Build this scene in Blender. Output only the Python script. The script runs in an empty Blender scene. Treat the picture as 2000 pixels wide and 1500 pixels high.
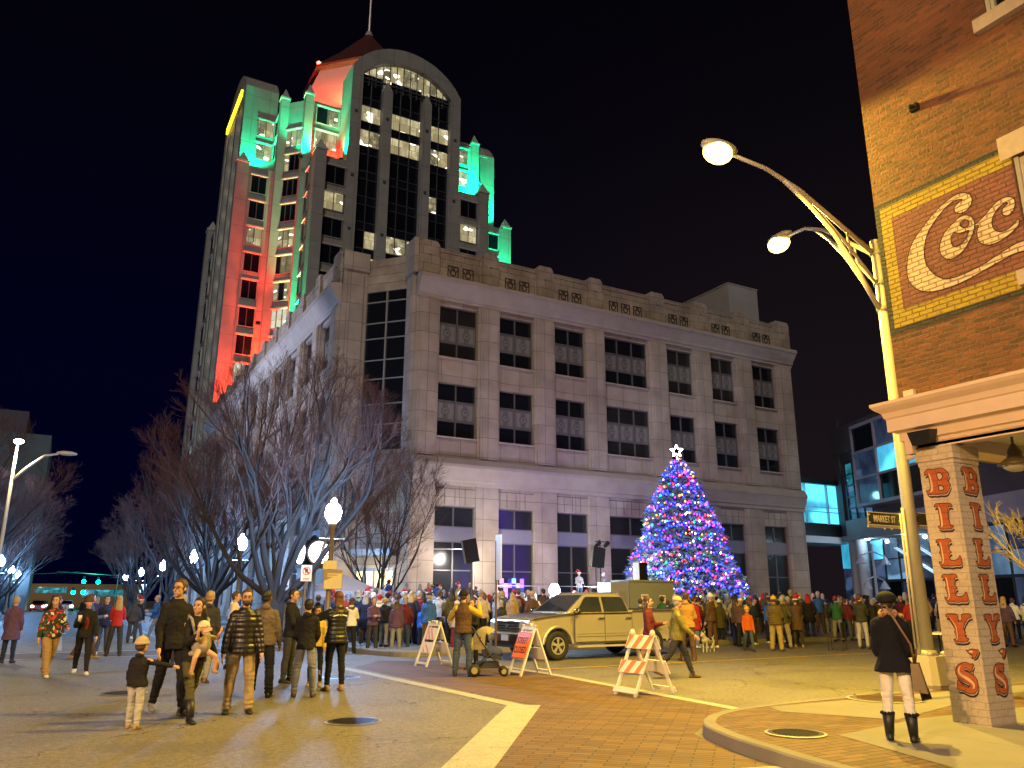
import bpy, math, random
from math import sin, cos, pi, radians, sqrt, atan2, hypot
from mathutils import Vector, Matrix, noise
S = bpy.context.scene
COL = S.collection
# ---------------------------------------------------------------- camera
CAMZ = 1.6
cd = bpy.data.cameras.new('camera'); cam = bpy.data.objects.new('camera', cd); COL.objects.link(cam)
_y, _p, _r = radians(29.274), radians(15.195), radians(.114)
_f = Vector((sin(_y)*cos(_p), cos(_y)*cos(_p), sin(_p))); _rt = Vector((cos(_y), -sin(_y), 0)); _u = _rt.cross(_f)
_r2 = _rt*cos(_r)+_u*sin(_r); _u2 = _u*cos(_r)-_rt*sin(_r)
cam.matrix_world = Matrix(((_r2.x,_u2.x,-_f.x,0),(_r2.y,_u2.y,-_f.y,0),(_r2.z,_u2.z,-_f.z,CAMZ),(0,0,0,1)))
cd.sensor_width = 36; cd.lens = 36*1554.5/2000; cd.clip_end = 2000; cd.clip_start = .05
S.camera = cam
# ---------------------------------------------------------------- world: night sky
W = bpy.data.worlds.new('World'); S.world = W; W.use_nodes = True
nt = W.node_tree; bg = nt.nodes['Background']
tc = nt.nodes.new('ShaderNodeTexCoord'); sx = nt.nodes.new('ShaderNodeSeparateXYZ')
nt.links.new(tc.outputs['Generated'], sx.inputs[0])
def wmr(sock, a, b):
    m = nt.nodes.new('ShaderNodeMapRange'); m.inputs[1].default_value = a; m.inputs[2].default_value = b
    m.interpolation_type = 'SMOOTHSTEP'; nt.links.new(sock, m.inputs[0]); return m.outputs[0]
def wmix(f, a, b):
    m = nt.nodes.new('ShaderNodeMix'); m.data_type = 'RGBA'; nt.links.new(f, m.inputs[0])
    for k, v in ((6, a), (7, b)):
        if isinstance(v, tuple): m.inputs[k].default_value = v+(1,)
        else: nt.links.new(v, m.inputs[k])
    return m.outputs[2]
hz = wmix(wmr(sx.outputs[0], .1, .75), (.0003, .0005, .0085), (.0080, .0055, .0070))
sk = wmix(wmr(sx.outputs[2], .05, .75), hz, (.0009, .0007, .0017))
nt.links.new(sk, bg.inputs[0]); bg.inputs[1].default_value = 1.0
# added fill for the facades: one weak, soft sun from behind the camera
sd = bpy.data.lights.new('fill_sun', 'SUN'); sd.energy = .56; sd.angle = radians(6); sd.color = (1, .92, .80)
so = bpy.data.objects.new('fill_sun', sd); COL.objects.link(so)
so.rotation_euler = Vector((.44, .70, -.55)).to_track_quat('-Z', 'Y').to_euler()
S.view_settings.view_transform = 'Standard'; S.view_settings.look = 'None'
S.view_settings.exposure = .32; S.view_settings.gamma = 1
S.render.engine = 'CYCLES'
S.cycles.use_denoising = True; S.cycles.max_bounces = 5; S.cycles.diffuse_bounces = 2; S.cycles.glossy_bounces = 3
S.cycles.transparent_max_bounces = 6; S.cycles.sample_clamp_indirect = 3; S.cycles.use_light_tree = True
# ---------------------------------------------------------------- helpers
def tag(o, label=None, cat=None, group=None, kind=None):
    if label: o['label'] = label
    if cat: o['category'] = cat
    if group: o['group'] = group
    if kind: o['kind'] = kind
    return o
def thing(name, label, cat, loc=(0,0,0), rz=0, group=None):
    o = bpy.data.objects.new(name, None); COL.objects.link(o); o.empty_display_size = .3
    o.location = loc; o.rotation_euler = (0, 0, rz); return tag(o, label, cat, group)
class MB:
    def __init__(s): s.v = []; s.f = []; s.m = []; s.mi = 0; s.T = None
    def add(s, vs, fs):
        n = len(s.v)
        if s.T is not None: vs = [tuple(s.T @ Vector(v)) for v in vs]
        s.v += [tuple(v) for v in vs]; s.f += [tuple(i+n for i in f) for f in fs]; s.m += [s.mi]*len(fs); return s
    def box(s, x0, x1, y0, y1, z0, z1):
        return s.add([(x0,y0,z0),(x1,y0,z0),(x1,y1,z0),(x0,y1,z0),(x0,y0,z1),(x1,y0,z1),(x1,y1,z1),(x0,y1,z1)],
            [(3,2,1,0),(4,5,6,7),(0,1,5,4),(1,2,6,5),(2,3,7,6),(3,0,4,7)])
    def quad(s, a, b, c, d): return s.add([a,b,c,d], [(0,1,2,3)])
    def prism(s, poly, z0, z1):        # polygon in xy, ccw
        n = len(poly)
        return s.add([(x,y,z0) for x,y in poly]+[(x,y,z1) for x,y in poly],
            [tuple(range(n-1,-1,-1)), tuple(range(n,2*n))]+[(i,(i+1)%n,n+(i+1)%n,n+i) for i in range(n)])
    def loft(s, rings, cap=True, closed=True):
        n = len(rings[0]); vs = [p for r in rings for p in r]; fs = []
        for k in range(len(rings)-1):
            for i in range(n if closed else n-1):
                j = (i+1) % n; fs.append((k*n+i, k*n+j, (k+1)*n+j, (k+1)*n+i))
        if cap: fs += [tuple(range(n-1,-1,-1)), tuple((len(rings)-1)*n+i for i in range(n))]
        return s.add(vs, fs)
    def tube(s, pts, rad, n=8, cap=True):
        pts = [Vector(p) for p in pts]
        if not isinstance(rad, (list, tuple)): rad = [rad]*len(pts)
        rings = []; a = None
        for i, p in enumerate(pts):
            d = (pts[min(i+1, len(pts)-1)]-pts[max(i-1, 0)])
            d = d.normalized() if d.length > 1e-9 else Vector((0,0,1))
            if a is None: a = d.orthogonal().normalized()
            else:
                a = (a-d*a.dot(d)); a = a.normalized() if a.length > 1e-6 else d.orthogonal().normalized()
            b = d.cross(a)
            rings.append([tuple(p+(a*cos(2*pi*k/n)+b*sin(2*pi*k/n))*rad[i]) for k in range(n)])
        return s.loft(rings, cap)
    def cyl(s, x, y, z0, z1, r0, r1=None, n=12): return s.tube([(x,y,z0),(x,y,z1)], [r0, r0 if r1 is None else r1], n)
    def ell(s, c, r, nu=12, nv=8, R=None, fn=None):
        vs = []; 
        for j in range(nv+1):
            t = pi*j/nv
            for i in range(nu):
                p = Vector((r[0]*sin(t)*cos(2*pi*i/nu), r[1]*sin(t)*sin(2*pi*i/nu), -r[2]*cos(t)))
                if R is not None: p = R @ p
                p += Vector(c)
                if fn: p = Vector(fn(p))
                vs.append(tuple(p))
        fs = []
        for j in range(nv):
            for i in range(nu):
                a, b = j*nu+i, j*nu+(i+1) % nu
                if j == 0: fs.append((a, b+nu, a+nu))
                elif j == nv-1: fs.append((a, b, a+nu))
                else: fs.append((a, b, b+nu, a+nu))
        return s.add(vs, fs)
    def caps(s, p0, p1, r0, r1, n=10):   # tapered capsule
        p0, p1 = Vector(p0), Vector(p1); d = (p1-p0)
        if d.length < 1e-6: d = Vector((0,0,1e-4))
        u = d.normalized(); pts = []; rr = []
        for k in range(1, 5): t = pi/2*k/4; pts.append(p0-u*r0*cos(t)); rr.append(r0*sin(t))
        for k in range(4): t = pi/2*k/4; pts.append(p1+u*r1*sin(t)); rr.append(r1*cos(t))
        return s.tube(pts, rr, n)
    def build(s, name, mats, parent=None, smooth=False, kind=None):
        me = bpy.data.meshes.new(name); me.from_pydata(s.v, [], s.f)
        if not isinstance(mats, (list, tuple)): mats = [mats]
        for m in mats: me.materials.append(m)
        if len(mats) > 1: me.polygons.foreach_set('material_index', s.m)
        if smooth: me.polygons.foreach_set('use_smooth', [True]*len(s.f))
        me.update()
        o = bpy.data.objects.new(name, me); COL.objects.link(o)
        if parent is not None: o.parent = parent
        if kind: o['kind'] = kind
        return o
def share(name, mesh, parent, loc=(0,0,0), rz=0):
    o = bpy.data.objects.new(name, mesh); COL.objects.link(o); o.parent = parent; o.location = loc; o.rotation_euler = (0,0,rz); return o
def copy_tree(o, parent=None):
    c = o.copy(); COL.objects.link(c); c.parent = parent
    for ch in list(o.children): copy_tree(ch, c)
    return c
# ---------------------------------------------------------------- materials
class NT:
    def __init__(s, name):
        s.m = bpy.data.materials.new(name); s.m.use_nodes = True; s.t = s.m.node_tree; s.b = s.t.nodes['Principled BSDF']
    def n(s, ty, **kw):
        o = s.t.nodes.new('ShaderNode'+ty)
        for k, v in kw.items(): setattr(o, k, v)
        return o
    def l(s, a, b): s.t.links.new(a, b)
    def pos(s, obj=False, sc=(1,1,1)):
        if obj: o = s.n('TexCoord').outputs['Object']
        else: o = s.n('NewGeometry').outputs['Position']
        if sc != (1,1,1):
            m = s.n('Mapping'); m.inputs['Scale'].default_value = sc; s.l(o, m.inputs[0]); o = m.outputs[0]
        return o
    def noise(s, v, scale, detail=4, rough=.6):
        n = s.n('TexNoise'); n.inputs['Scale'].default_value = scale; n.inputs['Detail'].default_value = detail; n.inputs['Roughness'].default_value = rough
        if v is not None: s.l(v, n.inputs['Vector'])
        return n.outputs[0]
    def mr(s, v, a, b, c, d):
        m = s.n('MapRange'); s.l(v, m.inputs[0])
        for i, x in enumerate((a,b,c,d)): m.inputs[i+1].default_value = x
        return m.outputs[0]
    def mix(s, f, a, b, mode='MIX'):
        m = s.n('Mix', data_type='RGBA', blend_type=mode)
        for k, v in ((0, f), (6, a), (7, b)):
            if isinstance(v, tuple): m.inputs[k].default_value = (v+(1,))[:4]
            elif isinstance(v, (int, float)): m.inputs[k].default_value = v
            else: s.l(v, m.inputs[k])
        return m.outputs[2]
    def math(s, op, a, b=0.0):
        m = s.n('Math', operation=op)
        for k, v in ((0, a), (1, b)):
            if isinstance(v, (int, float)): m.inputs[k].default_value = v
            else: s.l(v, m.inputs[k])
        return m.outputs[0]
    def bump(s, h, st=.3, d=.02):
        b = s.n('Bump'); b.inputs['Strength'].default_value = st; b.inputs['Distance'].default_value = d
        s.l(h, b.inputs['Height']); s.l(b.outputs[0], s.b.inputs['Normal'])
    def base(s, c):
        if isinstance(c, tuple): s.b.inputs['Base Color'].default_value = (c+(1,))[:4]
        else: s.l(c, s.b.inputs['Base Color'])
    def rough(s, r):
        if isinstance(r, (int, float)): s.b.inputs['Roughness'].default_value = r
        else: s.l(r, s.b.inputs['Roughness'])
_mc = {}
def mat(name, col, rough=.6, metal=0, var=.12, scale=8, em=0, bump=0, emcol=None, coat=0):
    if name in _mc: return _mc[name]
    t = NT(name); t.rough(rough); t.b.inputs['Metallic'].default_value = metal
    if var:
        n = t.noise(t.pos(True), scale)
        t.base(t.mix(n, tuple(c*(1-var) for c in col), tuple(min(1, c*(1+var)) for c in col)))
        if bump: t.bump(n, bump, .01)
    else: t.base(tuple(col))
    if em: t.b.inputs['Emission Color'].default_value = tuple(emcol or col)+(1,); t.b.inputs['Emission Strength'].default_value = em
    if coat: t.b.inputs['Coat Weight'].default_value = coat
    _mc[name] = t.m; return t.m
def planar(t, sc=1.0):
    """(x+y, z) wall coordinates for axis-aligned walls, world space"""
    sp = t.n('SeparateXYZ'); t.l(t.pos(), sp.inputs[0]); cb = t.n('CombineXYZ')
    t.l(t.math('ADD', sp.outputs[0], sp.outputs[1]), cb.inputs[0]); t.l(sp.outputs[2], cb.inputs[1]); return cb.outputs[0]
def stone_mat(name, col, bw, rh, mort=.02, off=0., var=.14, stain=.25):
    t = NT(name); v = planar(t); br = t.n('TexBrick'); t.l(v, br.inputs['Vector'])
    br.offset = off; br.inputs['Scale'].default_value = 1; br.inputs['Brick Width'].default_value = bw; br.inputs['Row Height'].default_value = rh
    br.inputs['Mortar Size'].default_value = mort; br.inputs['Mortar Smooth'].default_value = .2; br.inputs['Bias'].default_value = 0
    br.inputs['Color1'].default_value = tuple(c*(1-var*.5) for c in col)+(1,); br.inputs['Color2'].default_value = tuple(c*(1+var*.5) for c in col)+(1,)
    br.inputs['Mortar'].default_value = tuple(c*.45 for c in col)+(1,)
    p = t.pos(); n1 = t.noise(p, .6, 5); mp = t.pos(sc=(1.0,1.0,.2)); n2 = t.noise(mp, .9, 6)
    c = t.mix(t.mr(n1, .3, .7, 0, 1), br.outputs[0], (1-stain,1-stain*1.05,1-stain*1.15), 'MULTIPLY')
    c = t.mix(t.mr(n2, .5, .78, 0, stain*.9), c, (.42,.37,.33), 'MULTIPLY')
    n3 = t.noise(p, 18, 3); c = t.mix(t.mr(n3, .3, .7, 0, .25), c, (.75,.75,.75), 'MULTIPLY')
    t.base(c); t.rough(.85); t.bump(t.math('SUBTRACT', t.math('MULTIPLY', n3, .1), br.outputs['Fac']), .5, .02); return t.m
GLASS = mat('dark_glass', (.008,.009,.012), .06, 0, 0)
GLASS2 = mat('dull_glass', (.02,.022,.024), .18, 0, 0)
IRON = mat('black_metal', (.012,.012,.013), .45, .3)
STEEL = mat('galvanised_steel', (.42,.42,.4), .45, .6)
WHITEPL = mat('white_plastic', (.75,.74,.72), .4)
def bulbmat(name, col, st): return mat(name, col, .4, 0, 0, em=st)
SODL = bulbmat('sodium_lens', (1,.74,.13), 6.5); LEDL = bulbmat('blue_white_globe', (.24,.50,1), 640)
def light(name, ty, loc, power, col, parent=None, size=.1, to=None, spot=None, blend=.5):
    d = bpy.data.lights.new(name, ty); d.energy = power; d.color = col
    if ty in ('POINT','SPOT'): d.shadow_soft_size = size
    if ty == 'AREA': d.size = size
    if spot: d.spot_size = radians(spot); d.spot_blend = blend
    o = bpy.data.objects.new(name, d); COL.objects.link(o)
    if parent is not None: o.parent = parent
    o.location = loc
    if to is not None: o.rotation_euler = (Vector(to)-Vector(loc)).to_track_quat('-Z','Y').to_euler()
    return o
def poly_on(m, pts, fn):          # ear-clipped flat polygon, fn maps 2-D to 3-D
    from mathutils.geometry import tessellate_polygon
    tr = tessellate_polygon([[Vector((a,b,0)) for a,b in pts]])
    m.add([fn(a,b) for a,b in pts], [tuple(t) for t in tr])
def smooth2(pts, it=2):
    for _ in range(it):
        q = []
        for i, a in enumerate(pts):
            b = pts[(i+1) % len(pts)]
            q += [(a[0]*.75+b[0]*.25, a[1]*.75+b[1]*.25), (a[0]*.25+b[0]*.75, a[1]*.25+b[1]*.75)]
        pts = q
    return pts
def ribbon(m, pts, w, fn):
    n = len(pts)
    for i in range(n):
        a = Vector(pts[i]); b = Vector(pts[(i+1) % n]); d = (b-a)
        if d.length < 1e-6: continue
        d = d.normalized(); q = Vector((-d.y, d.x))*w/2; a2 = a-d*w*.2; b2 = b+d*w*.2
        m.add([fn(*(a2-q)), fn(*(b2-q)), fn(*(b2+q)), fn(*(a2+q))], [(0,1,2,3)])
def text_mesh(txt, size, mt, parent, name='lettering', loc=(0,0,0), rot=(0,0,0), ex=.002, sx=1.0, bold=0):
    c = bpy.data.curves.new(name, 'FONT'); c.body = txt; c.size = size; c.align_x = 'CENTER'; c.align_y = 'CENTER'; c.extrude = ex; c.offset = bold
    c.resolution_u = 3
    o = bpy.data.objects.new(name, c); dg = bpy.context.evaluated_depsgraph_get()
    COL.objects.link(o); dg.update(); me = bpy.data.meshes.new_from_object(o.evaluated_get(dg)); COL.objects.unlink(o); bpy.data.objects.remove(o)
    me.materials.clear(); me.materials.append(mt)
    q = bpy.data.objects.new(name, me); COL.objects.link(q); q.parent = parent; q.location = loc; q.rotation_euler = rot; q.scale = (sx,1,1); return q
COC = [[(5.467, 6.903), (5.566, 6.91), (5.726, 6.865), (5.894, 6.779), (6.043, 6.669), (6.18, 6.563), (6.278, 6.454), (6.337, 6.327), (6.379, 6.18), (6.394, 6.023), (6.358, 5.889), (6.266, 5.776), (6.131, 5.7), (6.005, 5.672), (5.829, 5.656), (5.654, 5.669), (5.47, 5.697), (5.288, 5.74), (5.113, 5.772), (4.975, 5.803), (4.888, 5.804), (4.806, 5.784), (4.718, 5.737), (4.691, 5.904), (4.781, 5.935), (4.889, 5.932), (5.037, 5.9), (5.178, 5.858), (5.323, 5.815), (5.468, 5.789), (5.639, 5.771), (5.787, 5.775), (5.883, 5.803), (5.974, 5.882), (6.049, 5.988), (6.097, 6.112), (6.106, 6.236), (6.078, 6.386), (6.026, 6.512), (5.945, 6.613), (5.84, 6.701), (5.725, 6.784), (5.603, 6.834), (5.504, 6.824), (5.459, 6.794), (5.536, 6.777), (5.598, 6.739), (5.602, 6.675), (5.547, 6.624), (5.462, 6.612), (5.383, 6.654), (5.342, 6.726), (5.348, 6.807), (5.399, 6.868)], [(5.456, 6.576), (5.554, 6.575), (5.649, 6.524), (5.759, 6.466), (5.838, 6.367), (5.878, 6.251), (5.875, 6.158), (5.829, 6.081), (5.76, 6.037), (5.66, 6.041), (5.553, 6.095), (5.466, 6.188), (5.407, 6.265), (5.369, 6.351), (5.358, 6.423), (5.381, 6.511)], [(5.642, 6.403), (5.687, 6.357), (5.71, 6.288), (5.695, 6.217), (5.651, 6.179), (5.575, 6.194), (5.506, 6.243), (5.459, 6.313), (5.443, 6.344), (5.503, 6.344), (5.576, 6.349), (5.622, 6.375)], [(5.54, 6.503), (5.466, 6.509), (5.425, 6.459), (5.447, 6.397), (5.519, 6.403), (5.559, 6.459)], [(4.846, 6.545), (4.927, 6.589), (5.03, 6.581), (5.131, 6.526), (5.224, 6.453), (5.301, 6.411), (5.364, 6.387), (5.362, 6.361), (5.308, 6.363), (5.349, 6.291), (5.36, 6.22), (5.345, 6.125), (5.295, 6.067), (5.22, 6.032), (5.106, 6.027), (4.966, 6.067), (4.857, 6.131), (4.817, 6.175), (4.823, 6.244), (4.88, 6.19), (4.964, 6.152), (5.054, 6.147), (5.125, 6.196), (5.152, 6.283), (5.139, 6.365), (5.086, 6.443), (5.01, 6.496), (4.939, 6.514), (4.91, 6.487), (4.97, 6.465), (5.01, 6.421), (4.999, 6.353), (4.947, 6.324), (4.889, 6.341), (4.84, 6.406), (4.827, 6.486)]]
BIL = [([(0.054, 3.241), (0.072, 3.279), (0.124, 3.3), (0.183, 3.286), (0.244, 3.289), (0.304, 3.292), (0.358, 3.257), (0.382, 3.22), (0.404, 3.194), (0.377, 3.148), (0.364, 3.121), (0.39, 3.079), (0.403, 3.05), (0.371, 2.993), (0.342, 2.952), (0.288, 2.941), (0.242, 2.954), (0.205, 2.945), (0.147, 2.957), (0.093, 2.955), (0.06, 2.983), (0.05, 3.021), (0.102, 3.018), (0.121, 3.044), (0.12, 3.147), (0.111, 3.205), (0.097, 3.235), (0.068, 3.21)], [[(0.234, 3.234), (0.283, 3.23), (0.31, 3.19), (0.298, 3.152), (0.262, 3.129), (0.234, 3.155)], [(0.235, 3.065), (0.282, 3.061), (0.307, 3.028), (0.297, 3.001), (0.254, 2.993), (0.233, 3.009)]], [(0.112, 3.256), (0.142, 3.212), (0.152, 3.131), (0.158, 3.017), (0.128, 2.987), (0.098, 2.99), (0.126, 3.021), (0.129, 3.146), (0.119, 3.221)]), ([(0.132, 2.79), (0.14, 2.823), (0.178, 2.838), (0.224, 2.829), (0.26, 2.836), (0.294, 2.826), (0.341, 2.828), (0.378, 2.805), (0.384, 2.766), (0.352, 2.785), (0.32, 2.766), (0.309, 2.691), (0.313, 2.603), (0.322, 2.542), (0.367, 2.539), (0.35, 2.502), (0.291, 2.494), (0.252, 2.501), (0.211, 2.499), (0.17, 2.507), (0.146, 2.542), (0.187, 2.542), (0.19, 2.602), (0.186, 2.691), (0.182, 2.769), (0.166, 2.798)], [], [(0.184, 2.802), (0.216, 2.776), (0.222, 2.698), (0.225, 2.599), (0.223, 2.544), (0.19, 2.52), (0.201, 2.557), (0.202, 2.678), (0.197, 2.767)]), ([(0.091, 2.329), (0.097, 2.367), (0.146, 2.38), (0.191, 2.367), (0.239, 2.38), (0.285, 2.377), (0.312, 2.338), (0.267, 2.329), (0.254, 2.282), (0.252, 2.233), (0.294, 2.204), (0.251, 2.185), (0.245, 2.142), (0.256, 2.105), (0.301, 2.097), (0.354, 2.111), (0.393, 2.168), (0.409, 2.104), (0.399, 2.041), (0.359, 2.032), (0.315, 2.038), (0.267, 2.026), (0.212, 2.037), (0.153, 2.033), (0.115, 2.051), (0.092, 2.095), (0.137, 2.082), (0.149, 2.125), (0.135, 2.185), (0.12, 2.207), (0.142, 2.234), (0.134, 2.299), (0.117, 2.344)], [], [(0.142, 2.353), (0.166, 2.319), (0.167, 2.243), (0.172, 2.178), (0.173, 2.102), (0.152, 2.066), (0.128, 2.061), (0.154, 2.103), (0.151, 2.179), (0.15, 2.287)]), ('L',), ([(0.085, 1.406), (0.097, 1.44), (0.153, 1.446), (0.202, 1.445), (0.248, 1.442), (0.256, 1.403), (0.241, 1.381), (0.259, 1.342), (0.301, 1.382), (0.294, 1.415), (0.304, 1.443), (0.359, 1.449), (0.418, 1.45), (0.429, 1.406), (0.387, 1.4), (0.344, 1.35), (0.313, 1.305), (0.305, 1.25), (0.328, 1.229), (0.31, 1.206), (0.315, 1.162), (0.361, 1.153), (0.338, 1.12), (0.283, 1.106), (0.223, 1.106), (0.169, 1.107), (0.15, 1.139), (0.193, 1.141), (0.194, 1.191), (0.175, 1.223), (0.2, 1.252), (0.18, 1.301), (0.141, 1.368), (0.117, 1.412)], [], [(0.13, 1.418), (0.162, 1.379), (0.211, 1.302), (0.216, 1.258), (0.217, 1.181), (0.203, 1.131), (0.188, 1.124), (0.206, 1.191), (0.204, 1.28), (0.17, 1.357)]), ([(0.294, 1.025), (0.309, 1.004), (0.366, 1.034), (0.423, 1.026), (0.457, 1.023), (0.438, 0.974), (0.394, 0.918), (0.348, 0.915), (0.376, 0.949), (0.356, 0.969), (0.316, 0.978)], [], [(0.326, 1.0), (0.363, 1.018), (0.384, 1.003), (0.369, 0.978), (0.335, 0.987)]), ([(0.369, 0.862), (0.326, 0.849), (0.271, 0.872), (0.185, 0.851), (0.13, 0.793), (0.119, 0.716), (0.157, 0.664), (0.234, 0.628), (0.29, 0.611), (0.266, 0.572), (0.215, 0.583), (0.164, 0.633), (0.145, 0.663), (0.123, 0.619), (0.116, 0.553), (0.136, 0.528), (0.173, 0.537), (0.228, 0.51), (0.295, 0.497), (0.357, 0.527), (0.391, 0.609), (0.383, 0.693), (0.321, 0.741), (0.265, 0.759), (0.233, 0.778), (0.249, 0.806), (0.293, 0.788), (0.323, 0.752), (0.342, 0.764), (0.341, 0.796), (0.364, 0.83)], [], [(0.205, 0.83), (0.158, 0.794), (0.146, 0.739), (0.174, 0.698), (0.273, 0.652), (0.329, 0.604), (0.305, 0.559), (0.342, 0.573), (0.35, 0.627), (0.289, 0.686), (0.201, 0.722), (0.17, 0.752), (0.182, 0.796)])]
# ================================================================ GROUND
def gmat(name, kind):
    t = NT(name); p = t.pos()
    if kind == 'asphalt':
        a = t.math('ADD', t.math('MULTIPLY', t.noise(p, 13, 6, .95), .6), t.math('MULTIPLY', t.noise(p, 70, 2, .9), .4)); b = t.noise(p, 1.1, 5); c2 = t.noise(t.pos(sc=(.25,1.3,1)), .9, 4)
        c = t.mix(t.mr(a, .38, .62, 0, 1), (.028,.026,.023), (.33,.30,.26))
        c = t.mix(t.mr(b, .3, .75, 0, .4), c, (.6,.6,.6), 'MULTIPLY'); pt = t.noise(p, .55, 2); c = t.mix(t.mr(pt, .56, .57, 0, .28), c, (.55,.55,.57), 'MULTIPLY'); sp_ = t.noise(p, 3.7, 2); c = t.mix(t.mr(sp_, .70, .74, 0, .6), c, (.3,.3,.3), 'MULTIPLY'); c = t.mix(t.mr(c2, .5, .75, 0, .3), c, (1.5,1.45,1.35), 'MULTIPLY')
        vo = t.n('TexVoronoi', feature='DISTANCE_TO_EDGE'); vo.inputs['Scale'].default_value = .28
        wv = t.n('VectorMath', operation='ADD'); nn = t.n('TexNoise'); nn.inputs['Scale'].default_value = 2.6; nn.inputs['Detail'].default_value = 8
        t.l(p, nn.inputs['Vector']); t.l(p, wv.inputs[0]); t.l(nn.outputs[1], wv.inputs[1]); t.l(wv.outputs[0], vo.inputs['Vector'])
        msk = t.noise(p, .22, 2); cr = t.math('MULTIPLY', t.mr(vo.outputs[0], .001, .0045, 1, 0), t.mr(msk, .44, .52, 0, 1))
        c = t.mix(cr, c, (.012,.011,.01)); t.base(c); t.rough(t.mr(b, .3, .7, .78, .6)); t.bump(t.math('SUBTRACT', a, cr), .8, .02)
    elif kind in ('pavers','sidebrick'):
        mp = t.n('Mapping'); t.l(p, mp.inputs[0]); mp.inputs['Rotation'].default_value = (0,0,radians(45 if kind == 'pavers' else 0))
        br = t.n('TexBrick'); t.l(mp.outputs[0], br.inputs['Vector']); br.offset = .5
        for k, v in (('Scale',1),('Brick Width',.42 if kind == 'pavers' else .36),('Row Height',.105 if kind=='pavers' else .12),('Mortar Size',.007),('Mortar Smooth',.1),('Bias',0)): br.inputs[k].default_value = v
        br.inputs['Color1'].default_value = (.20,.115,.055,1); br.inputs['Color2'].default_value = (.12,.068,.035,1); br.inputs['Mortar'].default_value = (.02,.015,.012,1)
        b = t.noise(p, 2.2, 4); c = t.mix(t.mr(b, .35, .7, 0, .5), br.outputs[0], (.6,.6,.6), 'MULTIPLY')
        n = t.noise(p, 60, 3); c = t.mix(t.mr(n,.3,.7,0,.3), c, (.6,.6,.6), 'MULTIPLY')
        t.base(c); t.rough(.75); t.bump(t.math('SUBTRACT', t.math('MULTIPLY', n, .3), br.outputs['Fac']), .8, .01)
    elif kind == 'concrete':
        b = t.noise(p, 1.4, 6); n = t.noise(p, 70, 3)
        c = t.mix(b, (.15,.14,.12), (.27,.25,.215)); c = t.mix(t.mr(n,.3,.7,0,.3), c, (.6,.6,.6), 'MULTIPLY')
        sp = t.n('SeparateXYZ'); t.l(p, sp.inputs[0]); m = t.math('MODULO', t.math('ADD', sp.outputs[0], 50.), 1.55)
        c = t.mix(t.mr(m, .0, .02, 1, 0), c, (.08,.07,.06)); t.base(c); t.rough(.85); t.bump(n, .3, .006)
    elif kind == 'paint':
        b = t.noise(p, 3, 6, .8); n = t.noise(p, 45, 4, .8)
        c = t.mix(t.mr(b,.5,.75,0,1), (.42,.40,.35), (.24,.225,.19)); c = t.mix(t.mr(n,.50,.66,0,.85), c, (.12,.11,.1)); t.base(c); t.rough(.7); t.bump(n,.3,.005)
    elif kind == 'ypaint':
        n = t.noise(p, 30, 4, .8); t.base(t.mix(t.mr(n,.5,.72,0,.8), (.62,.38,.03), (.15,.12,.08))); t.rough(.7)
    return t.m
ASPH = gmat('asphalt','asphalt'); PAV = gmat('brick_pavers','pavers'); SBR = gmat('sidewalk_brick','sidebrick'); CONC = gmat('concrete','concrete'); PNT = gmat('white_road_paint','paint'); YPN = gmat('yellow_road_paint','ypaint')
def struct(name, mb, m, **k): o = mb.build(name, m, None, **k); o['kind'] = 'structure'; return o
m = MB(); m.quad((-900,-900,0),(900,-900,0),(900,900,0),(-900,900,0)); struct('road', m, ASPH)
# brick crosswalks (sheets 4 mm up)
m = MB(); z = .004
m.add([(6.75,19.9,z),(6.85,11.5,z),(4.02,7.55,z),(1.2,3.9,z),(5.2,.0,z),(6.4,5.4,z),(6.65,6.9,z),(7.2,8.2,z),(8.5,9.2,z),(9.2,9.8,z),(10.0,16.0,z),(9.6,21,z),(8.0,21.6,z)], [tuple(range(12,-1,-1))][::-1])
m.f[-1] = tuple(reversed(m.f[-1])); struct('crosswalk', m, PAV)
m = MB(); m.quad((-2.4,26.9,z),(8.2,26.9,z),(8.2,29.4,z),(-2.4,29.4,z)); struct('crosswalk', m, PAV)
def strip(m, a, b, w, z=.008):
    a, b = Vector(a), Vector(b); d = (b-a).normalized(); q = Vector((-d.y, d.x))*w/2; n = max(1, int((b-a).length/1.0))
    for i in range(n):
        p = a+(b-a)*i/n; r = a+(b-a)*(i+1)/n
        m.add([(*(p-q),z),(*(r-q),z),(*(r+q),z),(*(p+q),z)], [(0,1,2,3)])
m = MB()
strip(m, (6.42,19.9), (6.62,11.45), .26); strip(m, (6.75,11.62), (3.35,7.05), .52, .0085); strip(m, (3.35,7.05), (1.0,3.9), .52, .0085)
strip(m, (10.15,20.5), (10.0,15.9), .22); strip(m, (10.0,15.9), (9.35,9.5), .22); strip(m, (6.4,6.3), (5.6,3.4), .5, .0085)
strip(m, (-2.3,26.7), (8.3,26.7), .2); strip(m, (-2.3,29.6), (8.3,29.6), .2); strip(m,(4.2,30),(4.6,60),.12); strip(m,(.5,30.5),(.9,60),.12)
struct('road_marking', m, PNT)
m = MB(); strip(m, (10.6,17.2), (60,18.6), .12); struct('road_marking', m, YPN)
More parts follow.
